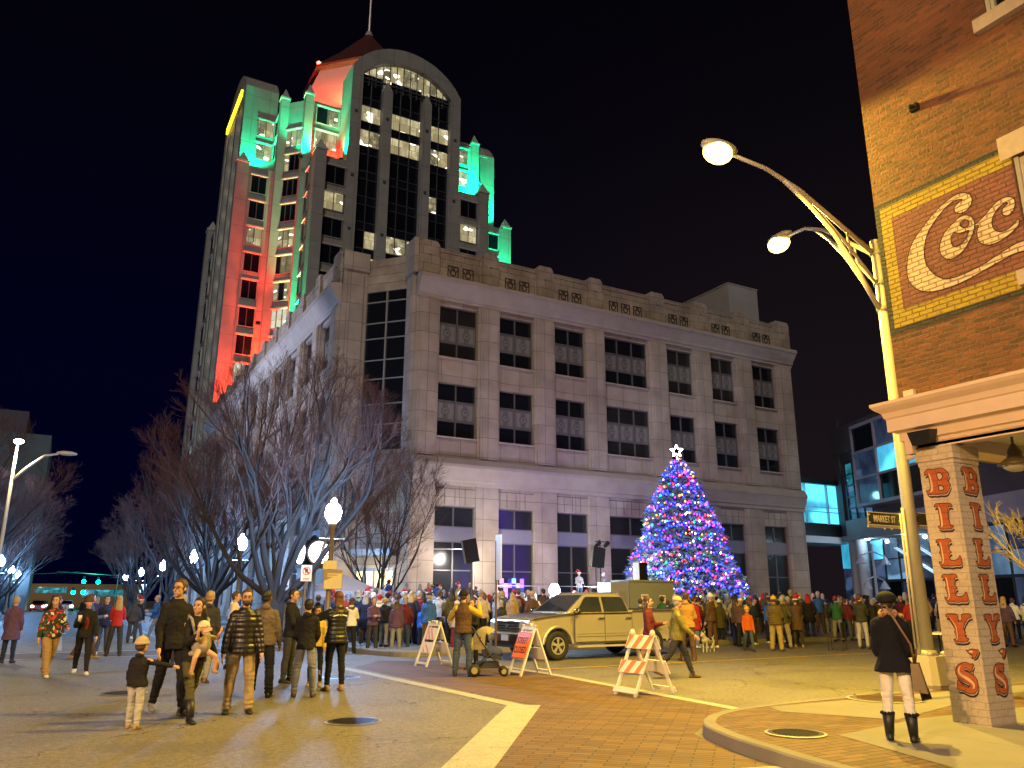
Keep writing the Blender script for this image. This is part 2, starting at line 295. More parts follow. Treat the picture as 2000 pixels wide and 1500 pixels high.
# near right sidewalk with rounded kerb
def smoothpath(pts, n=5):
    out = []
    P = [Vector(p) for p in pts]
    for i in range(len(P)-1):
        a = P[max(i-1,0)]; b = P[i]; c = P[i+1]; d = P[min(i+2,len(P)-1)]
        for k in range(n):
            t = k/n; out.append(.5*((2*b)+(c-a)*t+(2*a-5*b+4*c-d)*t*t+(3*b-a-3*c+d)*t**3))
    out.append(P[-1]); return out
kp = smoothpath([(5.6,-8),(6.05,2),(6.38,5.3),(6.6,6.4),(6.85,7.3),(7.3,8.15),(8.2,8.75),(9.6,9.02),(12,9.12),(16,9.14),(60,9.2)])
def kerb(path, inner, h, side, name='kerb', mt=CONC):
    m = MB(); N = len(path)
    off = []
    for i, p in enumerate(path):
        d = (path[min(i+1,N-1)]-path[max(i-1,0)]).normalized(); off.append(p+Vector((d.y,-d.x))*side*.16)
    for i in range(N-1):
        a, b, c, d = path[i], path[i+1], off[i+1], off[i]
        bev = .02; a2 = a.lerp(d, .1); b2 = b.lerp(c, .1)
        m.add([(*a,0),(*b,0),(*b,h-bev),(*a,h-bev),(*a2,h),(*b2,h),(*c,h),(*d,h),(*c,0),(*d,0)],
              [(0,1,2,3),(3,2,5,4),(4,5,6,7),(7,6,8,9)])
    struct(name, m, mt, smooth=False); return off
off = kerb(kp, None, .15, 1)
m = MB(); pts = [(p.x,p.y) for p in off]+[(60,-8)]
poly_on(m, pts, lambda a,b: (a,b,.146)); struct('sidewalk', m, SBR)
m = MB(); z = .1505      # concrete panels
for q in ([(9.55,7.05),(12.6,7.9),(60,7.9),(60,8.95),(9.1,8.75),(8.85,8.3)], [(7.0,4.0),(7.9,6.6),(9.9,7.0),(60,7.0),(60,-8),(6.2,-8),(6.3,2.5)]):
    poly_on(m, q, lambda a,b: (a,b,z))
struct('sidewalk', m, CONC)
# far corner sidewalk / plaza
kf = smoothpath([(60,23.6),(22,23.55),(14,23.4),(11,23.2),(9.5,22.6),(8.75,23.6),(8.55,26),(8.5,34),(8.5,60),(8.5,160)])
off = kerb(kf, None, .15, 1)
m = MB(); poly_on(m, [(p.x,p.y) for p in off]+[(60,160)], lambda a,b: (a,b,.146)); struct('plaza', m, CONC)
# left side of the street
kl = smoothpath([(-3.1,160),(-3.1,34),(-3.3,31),(-6,30),(-60,30)]); off = kerb(kl, None, .15, 1)
m = MB(); poly_on(m, [(p.x,p.y) for p in off]+[(-60,160)], lambda a,b: (a,b,.146)); struct('sidewalk', m, CONC)
# manhole covers
def manhole(x, y, r, z, mt, label):
    t = thing('manhole_cover', label, 'manhole cover', (x,y,z))
    m = MB(); m.tube([(0,0,0),(0,0,.012)], [r,r], 32)
    for i in range(-6,7):
        w = sqrt(max(0, (r*.82)**2-(i*r*.125)**2))
        if w > .02: m.box(-w, w, i*r*.125-.008, i*r*.125+.008, .012, .017)
    m.build('lid', mt, t)
    f = MB(); n = 32
    for k in range(n):
        a, b = 2*pi*k/n, 2*pi*(k+1)/n
        f.add([(r*1.02*cos(a),r*1.02*sin(a),.011),(r*1.02*cos(b),r*1.02*sin(b),.011),(r*1.13*cos(b),r*1.13*sin(b),.007),(r*1.13*cos(a),r*1.13*sin(a),.007)], [(3,2,1,0)])
    f.build('frame', STEEL, t)
CAST = mat('cast_iron', (.06,.058,.055), .42, .7, .3, 20)
manhole(3.82, 11.2, .34, .004, CAST, 'round iron manhole cover alone in the asphalt in front of the white corner line')
manhole(5.65, 17.5, .36, .004, CAST, 'round manhole cover glinting blue behind the group on the street')
manhole(1.35, 16.4, .36, .004, CAST, 'round manhole cover behind the toddler holding hands')
manhole(7.55, 6.9, .3, .152, CAST, 'dark manhole cover set in the brick corner of the sidewalk')
manhole(11.35, 8.55, .5, .152, mat('rusty_iron',(.12,.07,.03),.7), 'large dull round cover in concrete by the street lamp base')
# ================================================================ MAIN BUILDING (four storey limestone block)
LIME = stone_mat('limestone', (.45,.375,.32), 1.45, 1.3, .018, 0., .2, .32)
LIMEP = stone_mat('limestone_parapet', (.43,.355,.29), 1.1, .62, .02, .5, .2, .5)
LTRIM = mat('limestone_trim', (.37,.31,.27), .8, 0, .25, 1.0, bump=.2)
BAND = mat('grey_spandrel', (.21,.21,.27), .6)
FRAME = mat('window_frame_metal', (.17,.165,.16), .4, .4)
PANEL = mat('etched_panel', (.20,.19,.18), .5); PDARK = mat('etched_panel_lines', (.035,.03,.03), .6)
B = thing('office_building', 'four storey pale limestone office building with glazed corner behind the lit christmas tree', 'building', (18.2,45,0))
BX, BY = 18.2, 45.0
wr_ = random.Random(6); GLASS3 = mat('curtained_glass', (.022,.02,.02), .12, 0, .5, .8)
R_T, R_B = 20.35, 16.8; S_T, S_B = 15.12, 11.56; G_T, G_M, G_N, G_B = 7.25, 5.95, 5.1, .75
bays = [(19.83,22.65,2),(24.27,26.97,2),(28.68,31.32,2),(32.98,37.02,3),(38.83,41.45,2),(43.28,45.85,2),(47.78,50.4,2)]
ybays = [(50.9+4.45*i, 53.7+4.45*i, 2) for i in range(11)]
# face builder: fn(u, d, z): u along the wall, d outwards from wall plane
def face(fn, u0, u1, bays, name='wall'):
    def bx(m, a, b, d0, d1, z0, z1):
        p = [fn(a,d0,z0), fn(b,d0,z0), fn(b,d1,z0), fn(a,d1,z0), fn(a,d0,z1), fn(b,d0,z1), fn(b,d1,z1), fn(a,d1,z1)]
        m.add(p, [(3,2,1,0),(4,5,6,7),(0,1,5,4),(1,2,6,5),(2,3,7,6),(3,0,4,7)])
    w = MB(); tr = MB()
    edges = [u0]+[e for b in bays for e in b[:2]]+[u1]
    for i in range(0, len(edges), 2):             # piers
        a, b = edges[i], edges[i+1]
        bx(w, a, b, -.9, 0, 0, 21.2)
        if b-a > 1.0:
            bx(w, a+.16, b-.16, .003, .14, 10.3, 20.6); bx(w, a+.3, b-.3, .142, .2, 10.3, 20.45)
            bx(w, a+.02, b-.02, .003, .1, .2, 1.1); bx(w, a-.04, b+.04, .003, .18, .0, .75)
            bx(w, a-.03, b+.03, .003, .12, .75, .9)
    for a, b, n in bays:                          # spandrels and heads between piers
        for z0, z1 in ((R_T,21.2),(S_T,R_B),(G_T,S_B),(0,G_B)): bx(w, a, b, -.9, -.14, z0, z1)
        bx(tr, a-.02, b+.02, -.14, .05, R_B-.1, R_B); bx(tr, a-.02, b+.02, -.14, .05, S_B-.1, S_B)
    # mid cornice: sloping coved band; top cornice
    L = [(u0-.02),(u1+.02)]
    def cove(prof):
        q = [[fn(u,d,z) for d,z in prof] for u in L]
        n = len(prof); tr.add(q[0]+q[1], [(i,i+1,n+i+1,n+i) for i in range(n-1)]+[tuple(range(n-1,-1,-1)), tuple(range(n,2*n))])
    cove([(.01,8.5),(.08,8.5),(.12,8.75),(.2,8.78),(.24,8.95),(.48,9.6),(.52,9.6),(.52,9.78),(.3,10.15),(.01,10.3)])
    cove([(.01,20.62),(.1,20.62),(.14,20.8),(.25,20.85),(.3,21.0),(.78,21.72),(.84,21.72),(.84,22.0),(.4,22.12),(.01,22.15)])
    # little scored joints on the frieze
    o1 = w.build(name, LIME, B); o2 = tr.build('cornice', LTRIM, B)
    for a, b, n in bays:
        jn = MB()
        for k in range(1, 2*n): bx(jn, a+(b-a)*k/(2*n)-.015, a+(b-a)*k/(2*n)+.015, -.14, -.132, G_T+.05, 8.3)
        bx(jn, a, b, -.14, -.132, 8.3, 8.33); jn.build('frieze_joints', PDARK, B)
    # parapet with piers and relief squares
    pp = MB(); bx(pp, u0, u1, -.45, .0, 21.2, 24.2); bx(pp, u0, u1, -.5, .06, 24.0, 24.28)
    for i in range(0, len(edges), 2):
        a, b = edges[i]+.2, edges[i+1]-.2
        if i == 0: a = edges[0]
        if i == len(edges)-2: b = edges[-1]
        bx(pp, a, b, -.55, .2, 22.1, 24.35)
        q = [(a,24.35),(b,24.35),(b-.18,24.6),(a+.18,24.6)]
        pp.add([fn(u,-.55,z) for u,z in q]+[fn(u,.2,z) for u,z in q], [(3,2,1,0),(4,5,6,7),(0,1,5,4),(1,2,6,5),(2,3,7,6),(3,0,4,7)])
        bx(pp, (a+b)/2-.1, (a+b)/2+.1, .2, .26, 23.55, 23.75)
    pp.build('parapet', LIMEP, B)
    for a, b, n in bays:
        for k in range(n):
            c = (a+b)/2+(k-(n-1)/2)*1.12; r = MB(); s = .4; z = 22.75
            for (x0,x1,z0,z1) in ((-s,s,-s,-s+.05),(-s,s,s-.05,s),(-s,-s+.05,-s,s),(s-.05,s,-s,s),(-.12,-.08,.12,s),(-.02,.02,.15,s),(.08,.12,.12,s),(-s,-.2,.05,.1),(.2,s,.05,.1)):
                bx(r, c+x0, c+x1, .0, .05, z+z0, z+z1)
            nn = 8
            for j in range(nn):
                a0, a1 = 2*pi*(j+.5)/nn, 2*pi*(j+1.5)/nn
                for (ra, rb) in ((.17,.22),):
                    P = [(c+ra*cos(a0),z-.08+ra*sin(a0)),(c+ra*cos(a1),z-.08+ra*sin(a1)),(c+rb*cos(a1),z-.08+rb*sin(a1)),(c+rb*cos(a0),z-.08+rb*sin(a0))]
                    r.add([fn(u,.055,zz) for u,zz in P]+[fn(u,.0,zz) for u,zz in P], [(0,1,2,3),(0,4,5,1),(2,6,7,3)])
            r.build('relief', PDARK, B)
    # windows
    def window(a, b, n, zt, zb, kind):
        fr = MB(); gl = MB(); pn = MB(); d = -.42
        cw = (b-a)/n
        for k in range(n+1):
            c = a+cw*k; fr_w = .045
            bx(fr, max(a,c-fr_w), min(b,c+fr_w), d, d+.09, zb, zt)
        for z in ((zt-.07,zt),(zb,zb+.07)): bx(fr, a, b, d+.002, d+.085, *z)
        if kind == 'deco':
            z1 = zt-(zt-zb)*.33; z2 = zt-(zt-zb)*.70
            for z in (z1, z2): bx(fr, a, b, d+.004, d+.08, z-.04, z+.04)
            bx(gl, a, b, d-.05, d+.01, zb, zt)
            for k in range(n):
                x0, x1 = a+cw*k+.06, a+cw*(k+1)-.06; cx = (x0+x1)/2; zz0, zz1 = z2+.06, z1-.06; cz = (zz0+zz1)/2
                pn.mi = 0; bx(pn, x0, x1, d+.02, d+.035, zz0, zz1); pn.mi = 1
                e = d+.036; f = d+.046; t_ = .022
                for q in ((x0+.07,x1-.07,zz0+.06,zz0+.06+t_),(x0+.07,x1-.07,zz1-.06-t_,zz1-.06),(x0+.07,x0+.07+t_,zz0+.06,zz1-.06),(x1-.07-t_,x1-.07,zz0+.06,zz1-.06)): bx(pn, q[0],q[1],e,f,q[2],q[3])
                for o_ in (-.13,-.045,.045,.13):
                    bx(pn, cx+o_-.013, cx+o_+.013, e, f, zz0+.1, cz-.26); bx(pn, cx+o_-.013, cx+o_+.013, e, f, cz+.26, zz1-.1)
                for (ra, rb) in ((.20,.225),(.28,.31)):
                    for j in range(8):
                        a0, a1 = 2*pi*(j+.5)/8, 2*pi*(j+1.5)/8
                        P = [(cx+ra*cos(a0),cz+ra*sin(a0)),(cx+ra*cos(a1),cz+ra*sin(a1)),(cx+rb*cos(a1),cz+rb*sin(a1)),(cx+rb*cos(a0),cz+rb*sin(a0))]
                        pn.add([fn(u,f,zz) for u,zz in P], [(0,1,2,3)])
                pn.add([fn(cx-.09,f,cz+.05),fn(cx+.1,f,cz+.08),fn(cx+.03,f,cz-.06)], [(0,1,2)])
        else:
            bx(gl, a, b, d-.05, d+.01, zb, zt)
            if kind == 'low': bx(fr, a, b, d+.004, d+.08, 3.35-.035, 3.35+.035)
        o = fr.build('window', FRAME, B); gl.build('pane', wr_.choice([GLASS,GLASS,GLASS3]) if kind == 'deco' else GLASS2, o)
        if kind == 'deco': pn.build('panel', [PANEL, PDARK], o)
    for a, b, n in bays:
        window(a,b,n,R_T,R_B,'deco'); window(a,b,n,S_T,S_B,'deco')
        window(a,b,2,G_T,G_M,'hi'); window(a,b,2,G_N,G_B,'low')
        s = MB(); bx(s, a, b, -.5, -.3, G_N, G_M); s.build('spandrel', BAND, B)
face(lambda u,d,z: (u-BX, BY-d-BY, z), 18.2, 52.3, bays)
B2 = None
face(lambda u,d,z: (14.4-d-BX, u-BY, z), 49.03, 100.5, ybays)
# chamfered corner: pier facing the camera, diagonal glass wall, return
def poly_obj(name, polys, mt, sm=False):
    m = MB()
    for poly, z0, z1 in polys: m.prism([(x-BX,y-BY) for x,y in poly], z0, z1)
    return m.build(name, mt, B)
rect = lambda x0,x1,y0,y1: [(x0,y0),(x1,y0),(x1,y1),(x0,y1)]
poly_obj('corner_pier', [(rect(14.45,16.15,49.0,49.9),0,24.3),(rect(14.75,15.85,48.85,48.998),2,23.0),(rect(14.4,16.2,48.8,48.997),23.2,24.5),
    (rect(18.203,18.9,45.1,46.8),0,24.3),(rect(17.9,18.198,45.0,46.6),22.3,24.7),(rect(18.0,18.2,45.3,46.4),9,22.2)], LIME)
dg = [(16.15,49.05),(18.25,46.75),(18.75,47.2),(16.6,49.6)]
poly_obj('corner_wall', [(dg,0,10.85)], LIMEP); poly_obj('corner_parapet', [(dg,21.75,24.1)], LIMEP)
gf = MB(); gl = MB()
def dl(t, d, z):     # along the diagonal; d outwards
    x = 16.15+2.1*t; y = 49.05-2.3*t; return (x-.74*d-BX, y-.67*d-BY, z)
def dbox(m, t0, t1, d0, d1, z0, z1):
    m.add([dl(t0,d0,z0),dl(t1,d0,z0),dl(t1,d1,z0),dl(t0,d1,z0),dl(t0,d0,z1),dl(t1,d0,z1),dl(t1,d1,z1),dl(t0,d1,z1)], [(3,2,1,0),(4,5,6,7),(0,1,5,4),(1,2,6,5),(2,3,7,6),(3,0,4,7)])
dbox(gl, 0, 1, -.25, -.12, 10.85, 21.75)
for t in (.0, .5, 1.0): dbox(gf, max(0,t-.018), min(1,t+.018), -.11, .0, 10.86, 21.74)
zz = 10.85
for z in (12.55, 13.9, 15.6, 16.9, 18.4, 19.5, 21.0): dbox(gf, 0, 1, -.112, -.01, z-.035, z+.035)
o = gf.build('corner_window', mat('pale_mullion',(.33,.32,.3),.4,.3), B); gl.build('pane', GLASS, o)
m = MB(); m.prism([(x-BX,y-BY) for x,y in [(15,50),(18.9,46.9),(19,46),(51.4,46),(51.4,100),(15.3,100)]], 22.9, 23.1); m.build('roof', mat('roof_felt',(.05,.05,.05),.9), B)
# ground floor entrance at the corner, lit lobby doors
EMW = mat('lobby_light', (1,.86,.42), .5, 0, 0, em=1.1)
m = MB(); m.mi = 0
m.box(16.3-BX,17.35-BX,48.35-BY,48.45-BY,.9,3.4) 
ld = MB(); ldf = MB()
dbox(ld, .12, .92, .02, .05, .3, 3.3)
for t in (.1,.28,.5,.72,.93): dbox(ldf, t-.02, t+.02, .05, .12, .2, 3.4)
dbox(ldf, .1, .95, .05, .12, 3.3, 3.5); dbox(ldf, .1, .95, .0, .9, 4.2, 4.6)
o = ldf.build('entrance_door', FRAME, B); ld.build('lit_glass', EMW, o)
light('lobby_lamp', 'POINT', (16.0-BX, 46.8-BY, 3.4), 120, (1,.85,.5), B, .15)
# end wall and rooftop plant room
poly_obj('end_wall', [(rect(52.3,52.6,45.3,100),0,24.0)], LIME)
P = thing('rooftop_plant_room', 'pale windowless rooftop box at the far end of the office building roof', 'rooftop structure', (48.4,47.6,23.1))
m = MB(); m.box(0,3.5,0,15,0,5.4); m.box(-.06,3.56,-.06,15.06,5.4,5.5); m.build('wall', mat('plant_room_panel',(.34,.34,.36),.7,0,.15,1.2), P)
# ================================================================ TOWER
T = thing('office_tower', 'tall stepped office tower with arched glass bay floodlit red and green', 'skyscraper', (36.25,116.5,0))
CX, CY = 36.25, 116.5
TST = stone_mat('tower_stone', (.34,.32,.30), 2.4, 3.87, .03, 0., .06, .18)
TLED = mat('tower_ledge', (.42,.40,.38), .7, 0, .05, 3)
TFR = mat('tower_mullion', (.10,.10,.10), .4, .4)
def litmat(name, seed, base, st, sx=1.9):
    t = NT(name); p = t.pos(sc=(1,1,1)); v = planar(t)
    br = t.n('TexBrick'); t.l(v, br.inputs['Vector']); br.offset = .37; br.inputs['Scale'].default_value = 1; br.inputs['Brick Width'].default_value = .9
    br.inputs['Row Height'].default_value = 1.29; br.inputs['Mortar Size'].default_value = .03; br.inputs['Color1'].default_value = (.10,.08,.04,1); br.inputs['Color2'].default_value = (1,.86,.5,1); br.inputs['Mortar'].default_value = (.05,.04,.02,1); br.inputs['Bias'].default_value = .15
    sp = t.n('SeparateXYZ'); t.l(v, sp.inputs[0])
    n = t.noise(t.pos(), .8+seed*.1, 3); lamp = t.noise(t.pos(sc=(1,1,1.6)), .75+.07*seed, 0)
    c = t.mix(t.mr(n, .35, .65, 0, 1), br.outputs[0], base); c = t.mix(t.mr(lamp, .69, .71, 0, 1), c, (3.2,3.0,2.3))
    t.base((.02,.02,.02)); t.l(c, t.b.inputs['Emission Color']); t.b.inputs['Emission Strength'].default_value = st; t.rough(.2); return t.m
LITA = litmat('lit_office', 0, (.42,.34,.16), .62); LITB = litmat('lit_office_dim', 3, (.16,.14,.07), .5); LITC = litmat('lit_office_cool', 5, (.55,.7,.6), .9)
DARKW = mat('tower_dark_glass', (.006,.007,.012), .08, 0, 0); BLUEW = mat('tower_blue_glass', (.010,.011,.02), .08, 0, 0)
wins = []
F = 3.87; Z0 = 58.2
tops = [Z0+F*k for k in range(-12, 4)]
def plan_face(P0, P1, z0, z1, cols, litf=None, wh=2.55, margin=(.9,.9), ledge=True, store=True):
    """wall from P0 to P1 (camera side on the right-hand side of travel) with a row of windows at each floor"""
    P0, P1 = Vector(P0), Vector(P1); d = (P1-P0).normalized(); n = Vector((d.y,-d.x)); Lh = (P1-P0).length
    a, b = margin[0], Lh-margin[1]
    def fn(u, o, z): p = P0+d*u+n*o; return (p.x-CX, p.y-CY, z)
    def bx(m, u0, u1, o0, o1, za, zb):
        m.add([fn(u0,o1,za),fn(u1,o1,za),fn(u1,o0,za),fn(u0,o0,za),fn(u0,o1,zb),fn(u1,o1,zb),fn(u1,o0,zb),fn(u0,o0,zb)], [(3,2,1,0),(4,5,6,7),(0,1,5,4),(1,2,6,5),(2,3,7,6),(3,0,4,7)])
    for t in tops:
        if t > z1-.6 or t-wh < z0: continue
        LEDGE, RECESS = MB(), MB(); fr, gl = MB(), MB(); lit = litf(t) if litf else None
        cw = (b-a)/cols
        for k in range(cols+1): c = a+cw*k; bx(fr, max(a,c-.05), min(b,c+.05), .05, .16, t-wh, t)
        mats_ = [DARKW, LITA, LITB, LITC]; 
        for k in range(cols):
            gl.mi = (lit[k] if lit else 0); bx(gl, a+cw*k, a+cw*(k+1), .02, .08, t-wh, t)
        if ledge: bx(LEDGE, a-.15, b+.15, .0, .32, t+.02, t+.22)
        bx(RECESS, a-.08, b+.08, .0, .13, t-wh-.12, t-wh); bx(RECESS, a-.1, a, .0, .2, t-wh, t); bx(RECESS, b, b+.1, .0, .2, t-wh, t)
        wins.append((fr, gl, mats_, LEDGE, RECESS))
    return fn, bx
a1, b1, cc, ww = 8.45, 12.95, 15.95, 20.65       # half widths: arch block, wing, diag corner, outer plane
def quadrants(fn):
    out = []
    for k in range(4):
        c, s = round(cos(k*pi/2)), round(sin(k*pi/2))
        fn(k, (lambda c,s: (lambda x,y: (CX+c*x-s*y, CY+s*x+c*y)))(c,s))
body = MB()
def prismw(m, poly, z0, z1): m.prism([(x-CX,y-CY) for x,y in poly], z0, z1)
# cores
low = []; 
g_ = 6.83; wi_ = ww-1.0; q = [(-b1,-ww),(-g_,-ww),(-g_,-wi_),(g_,-wi_),(g_,-ww),(b1,-ww),(b1,-cc),(cc,-b1),(ww,-b1),(ww,-g_),(wi_,-g_),(wi_,g_),(ww,g_),(ww,b1),(cc,b1),(b1,cc),(b1,ww),(g_,ww),(g_,wi_),(-g_,wi_),(-g_,ww),(-b1,ww),(-b1,cc),(-cc,b1),(-ww,b1),(-ww,g_),(-wi_,g_),(-wi_,-g_),(-ww,-g_),(-ww,-b1),(-cc,-b1),(-b1,-cc)]
prismw(body, [(CX+x,CY+y) for x,y in q], 0, 59.6)
q = [(-a1,-ww+.9),(a1,-ww+.9),(a1,-cc),(b1,-cc),(cc,-b1),(cc,-a1),(ww-.9,-a1),(ww-.9,a1),(cc,a1),(cc,b1),(b1,cc),(a1,cc),(a1,ww-.9),(-a1,ww-.9),(-a1,cc),(-b1,cc),(-cc,b1),(-cc,a1),(-ww+.9,a1),(-ww+.9,-a1),(-cc,-a1),(-cc,-b1),(-b1,-cc),(-a1,-cc)]
prismw(body, [(CX+x,CY+y) for x,y in q], 59.6, 70.6)
def pier(P, dx, dy, z0, z1, cap=True, m=None):
    x, y = P; pm = MB(); pm.box(x-CX-dx, x-CX+dx, y-CY-dy, y-CY+dy, z0, z1); po_ = pm.build('pier', TST, T); capm = MB()
    capm.box(x-CX-dx-.12, x-CX+dx+.12, y-CY-dy-.12, y-CY+dy+.12, z1, z1+.3)
    capm.loft([[(x-CX+sx_*dx,y-CY+sy_*dy,z1+.3) for sx_,sy_ in ((-1,-1),(1,-1),(1,1),(-1,1))],[(x-CX+sx_*.05,y-CY+sy_*.05,z1+1.9) for sx_,sy_ in ((-1,-1),(1,-1),(1,1),(-1,1))]]); capm.build('cap', TLED, po_)
def quad(k, W):
    near = k in (0,)
    # outer piers of the wings, body corner piers, wall panels
    for s in (-1, 1):
        pier(W(s*(b1-.69),-ww-.1), .75, .75, 20, 59.9)
        pier(W(s*(b1+.2),-cc+.03), .58, .58, 20, 71.0)
        x0, x1 = sorted((W(s*(b1-.3),-ww)[0], W(s*(b1-.3),-ww)[0]))
quadrants(quad)
rnd = random.Random(4)
def front(k, W):
    lit = {round(Z0+F*i,2): v for i, v in ((-1.0,None),)}
    def L1(t):
        i = round((t-Z0)/F)
        return {-1: None, -2: None}.get(i)
    # wing faces (front): left and right of the arch block
    def litw(side):
        def g(t):
            i = round((t-Z0)/F)
            if k != 0: return [rnd.choice((0,0,0,2)) for _ in range(2)]
            if side < 0: return {-1: [1,1], 0:[0,0]}.get(i, [0,0])
            return {-1: [1,1]}.get(i, [0,0])
        return g
    plan_face(W(-b1,-ww), W(-a1,-ww), 15, 59.6, 2, litw(-1), margin=(1.6,.25))
    plan_face(W(a1,-ww), W(b1,-ww), 15, 59.6, 2, litw(1), margin=(.25,1.6))
    def litd(t):
        i = round((t-Z0)/F); return {2:[2,1,2],1:[1,0,0],-2:[2,2,1],-3:[0,2,2],-4:[2,0,2],-5:[3,3,3], -1:[0,0,0]}.get(i,[0,0,0]) if k == 0 else None
    plan_face(W(-cc,-b1), W(-b1,-cc), 15, 70.2, 3, litd, margin=(.85,.85))
    plan_face(W(-a1-.02,-cc), W(-a1,-cc), 80, 80, 1)
    # returns (narrow) and recess walls above
    plan_face(W(-b1,-cc), W(-b1,-ww), 15, 59.6, 1, margin=(1.4,1.6))
    plan_face(W(-ww,-b1), W(-cc,-b1), 15, 59.6, 2, (lambda t: {-2:[2,1],-7:[3,3]}.get(round((t-Z0)/F),[0,0])) if k == 0 else None, margin=(1.2,1.5))
    plan_face(W(-b1+.6,-cc), W(-a1,-cc), 59.6, 70.6, 2, (lambda t: [2,1] if round((t-Z0)/F)==2 else [0,2]) if k == 0 else None, margin=(.4,.4))
    plan_face(W(a1,-cc), W(b1-.6,-cc), 59.6, 70.6, 2, (lambda t: [0,2]) if k==0 else None, margin=(.4,.4))
    plan_face(W(-ww+.9,-a1), W(-cc,-a1), 59.6, 70.6, 2, (lambda t: [2,1]) if k == 0 else None, margin=(1.2,.3))
quadrants(front)
# arch blocks on the four sides
def archz(u, r, z0): return z0
def arch(k, W):
    def P(u, o, z): x, y = W(u, -ww-o); return (x-CX, y-CY, z)
    def bx(m, u0, u1, o0, o1, za, zb):
        m.add([P(u0,o1,za),P(u1,o1,za),P(u1,o0,za),P(u0,o0,za),P(u0,o1,zb),P(u1,o1,zb),P(u1,o0,zb),P(u0,o0,zb)], [(3,2,1,0),(4,5,6,7),(0,1,5,4),(1,2,6,5),(2,3,7,6),(3,0,4,7)])
    m = MB()
    N = 20; outer = []; inner = []
    Ro = 9.6; Ri = 8.6
    zo = lambda u: 80.1-(Ro-sqrt(max(0,Ro*Ro-u*u))); zi = lambda u: 77.7-(Ri-sqrt(max(0,Ri*Ri-u*u)))*1.0
    for i in range(N+1):
        u = -a1+2*a1*i/N; outer.append((u, zo(u)))
        ui = u*6.85/a1; inner.append((ui, zi(ui)))
    D = 4.7
    for i in range(N):                       # arch ring front, intrados, extrados (barrel roof)
        (ua,za),(ub,zb) = outer[i], outer[i+1]; (va,wa),(vb,wb) = inner[i], inner[i+1]
        m.add([P(va,.05,wa),P(vb,.05,wb),P(ub,.05,zb),P(ua,.05,za)], [(0,1,2,3)])
        m.add([P(va,.05,wa),P(vb,.05,wb),P(vb,-.9,wb),P(va,-.9,wa)], [(3,2,1,0)])
        m.add([P(ua,.05,za),P(ub,.05,zb),P(ub,-D,zb),P(ua,-D,za)], [(0,1,2,3)])
    ze = outer[0][1]; wi = inner[0][1]
    for s in (-1,1):
        u0, u1 = sorted((s*a1, s*6.85))
        m.add([P(u0,.05,15),P(u1,.05,15),P(u1,.05,ze if s<0 and u0==-a1 else wi),P(u0,.05,ze if s<0 else wi)], [(0,1,2,3)]) if False else None
        zl = ze if s < 0 else wi; zr = wi if s < 0 else ze
        m.add([P(u0,.05,15),P(u1,.05,15),P(u1,.05,zr),P(u0,.05,zl)], [(0,1,2,3)])
        m.add([P(s*6.85,.05,15),P(s*6.85,-.9,15),P(s*6.85,-.9,wi),P(s*6.85,.05,wi)], [(0,1,2,3)])
        m.add([P(s*a1,.05,59.6),P(s*a1,-.9,59.6),P(s*a1,-.9,ze),P(s*a1,.05,ze)], [(0,1,2,3)]); m.add([P(s*a1,-.9,70.6),P(s*a1,-D,70.6),P(s*a1,-D,ze),P(s*a1,-.9,ze)], [(0,1,2,3)])
    for c in (-3.1, 3.0):                    # the two slender piers in front of the glass
        bx(m, c-.68, c+.68, -.9, .25, 15, 72.3)
        m.loft([[P(c-.68,.25,72.3),P(c+.68,.25,72.3),P(c+.68,-.9,72.3),P(c-.68,-.9,72.3)],[P(c-.1,-.2,74.0),P(c+.1,-.2,74.0),P(c+.1,-.3,74.0),P(c-.1,-.3,74.0)]])
    m.build('arched_bay', TST, T)
    # little round lamps bosses
    bs = MB()
    for s in (-7.65,-3.1,3.0,7.65):
        for z in (67.5, 57.5, 49.5): 
            o_ = .06 if abs(s) > 5 else .26
            bs.box(*(lambda a,b: (min(a[0],b[0]),max(a[0],b[0]),min(a[1],b[1]),max(a[1],b[1])))(P(s-.22,o_,0),P(s+.22,o_+.06,0)), z, z+.44)
    bs.build('bosses', TFR, T)
    fr = MB()
    spans = [(-6.85,-3.78,2),(-2.42,2.32,3),(3.68,6.85,2)]
    floors = [Z0+F*i for i in range(-11,4)]
    litpat = {(2,0):[1,2],(2,1):[1,1,1],(2,2):[2,1],(1,0):[0,0],(3,0):[1,1],(3,1):[1,1,1],(3,2):[1,1],(-2,0):[0,1],(-2,1):[2,2,2],(-3,2):[1,1],(-3,0):[0,1],(-4,0):[0,1],(0,2):[2,0]}
    for fi in range(-11, 5):
        zt = Z0+F*fi+1.0; zb = zt-F
        for si, (ua, ub, n) in enumerate(spans):
            pat = litpat.get((fi,si), [0]*n) if k == 0 else [rnd.choice((0,0,0,0,2)) for _ in range(n)]
            g = MB(); cw = (ub-ua)/n
            for j in range(n):
                u0, u1 = ua+cw*j, ua+cw*(j+1)
                if zt > 71:      # clipped by the arch
                    pass
                g.mi = pat[j]; 
                if zt > 75.2: continue
                bx(g, u0, u1, -.86, -.8, zb+.02, zt-1.25); g.mi = 4; bx(g, u0, u1, -.86, -.79, zt-1.25, zt+.02)
                bx(fr, u1-.05, u1+.05, -.8, -.7, zb, zt)
            bx(fr, ua, ub, -.79, -.7, zt-1.3, zt-1.2); bx(fr, ua, ub, -.79, -.7, zb-.05, zb+.05)
            if zt <= 75.2 and k == 0: 
                o = g.build('window', [DARKW, LITA, LITB, LITC, BLUEW], T)
            elif zt <= 75.2: FAR.append(g)
    # fan window under the arch
    g = MB(); n = 13
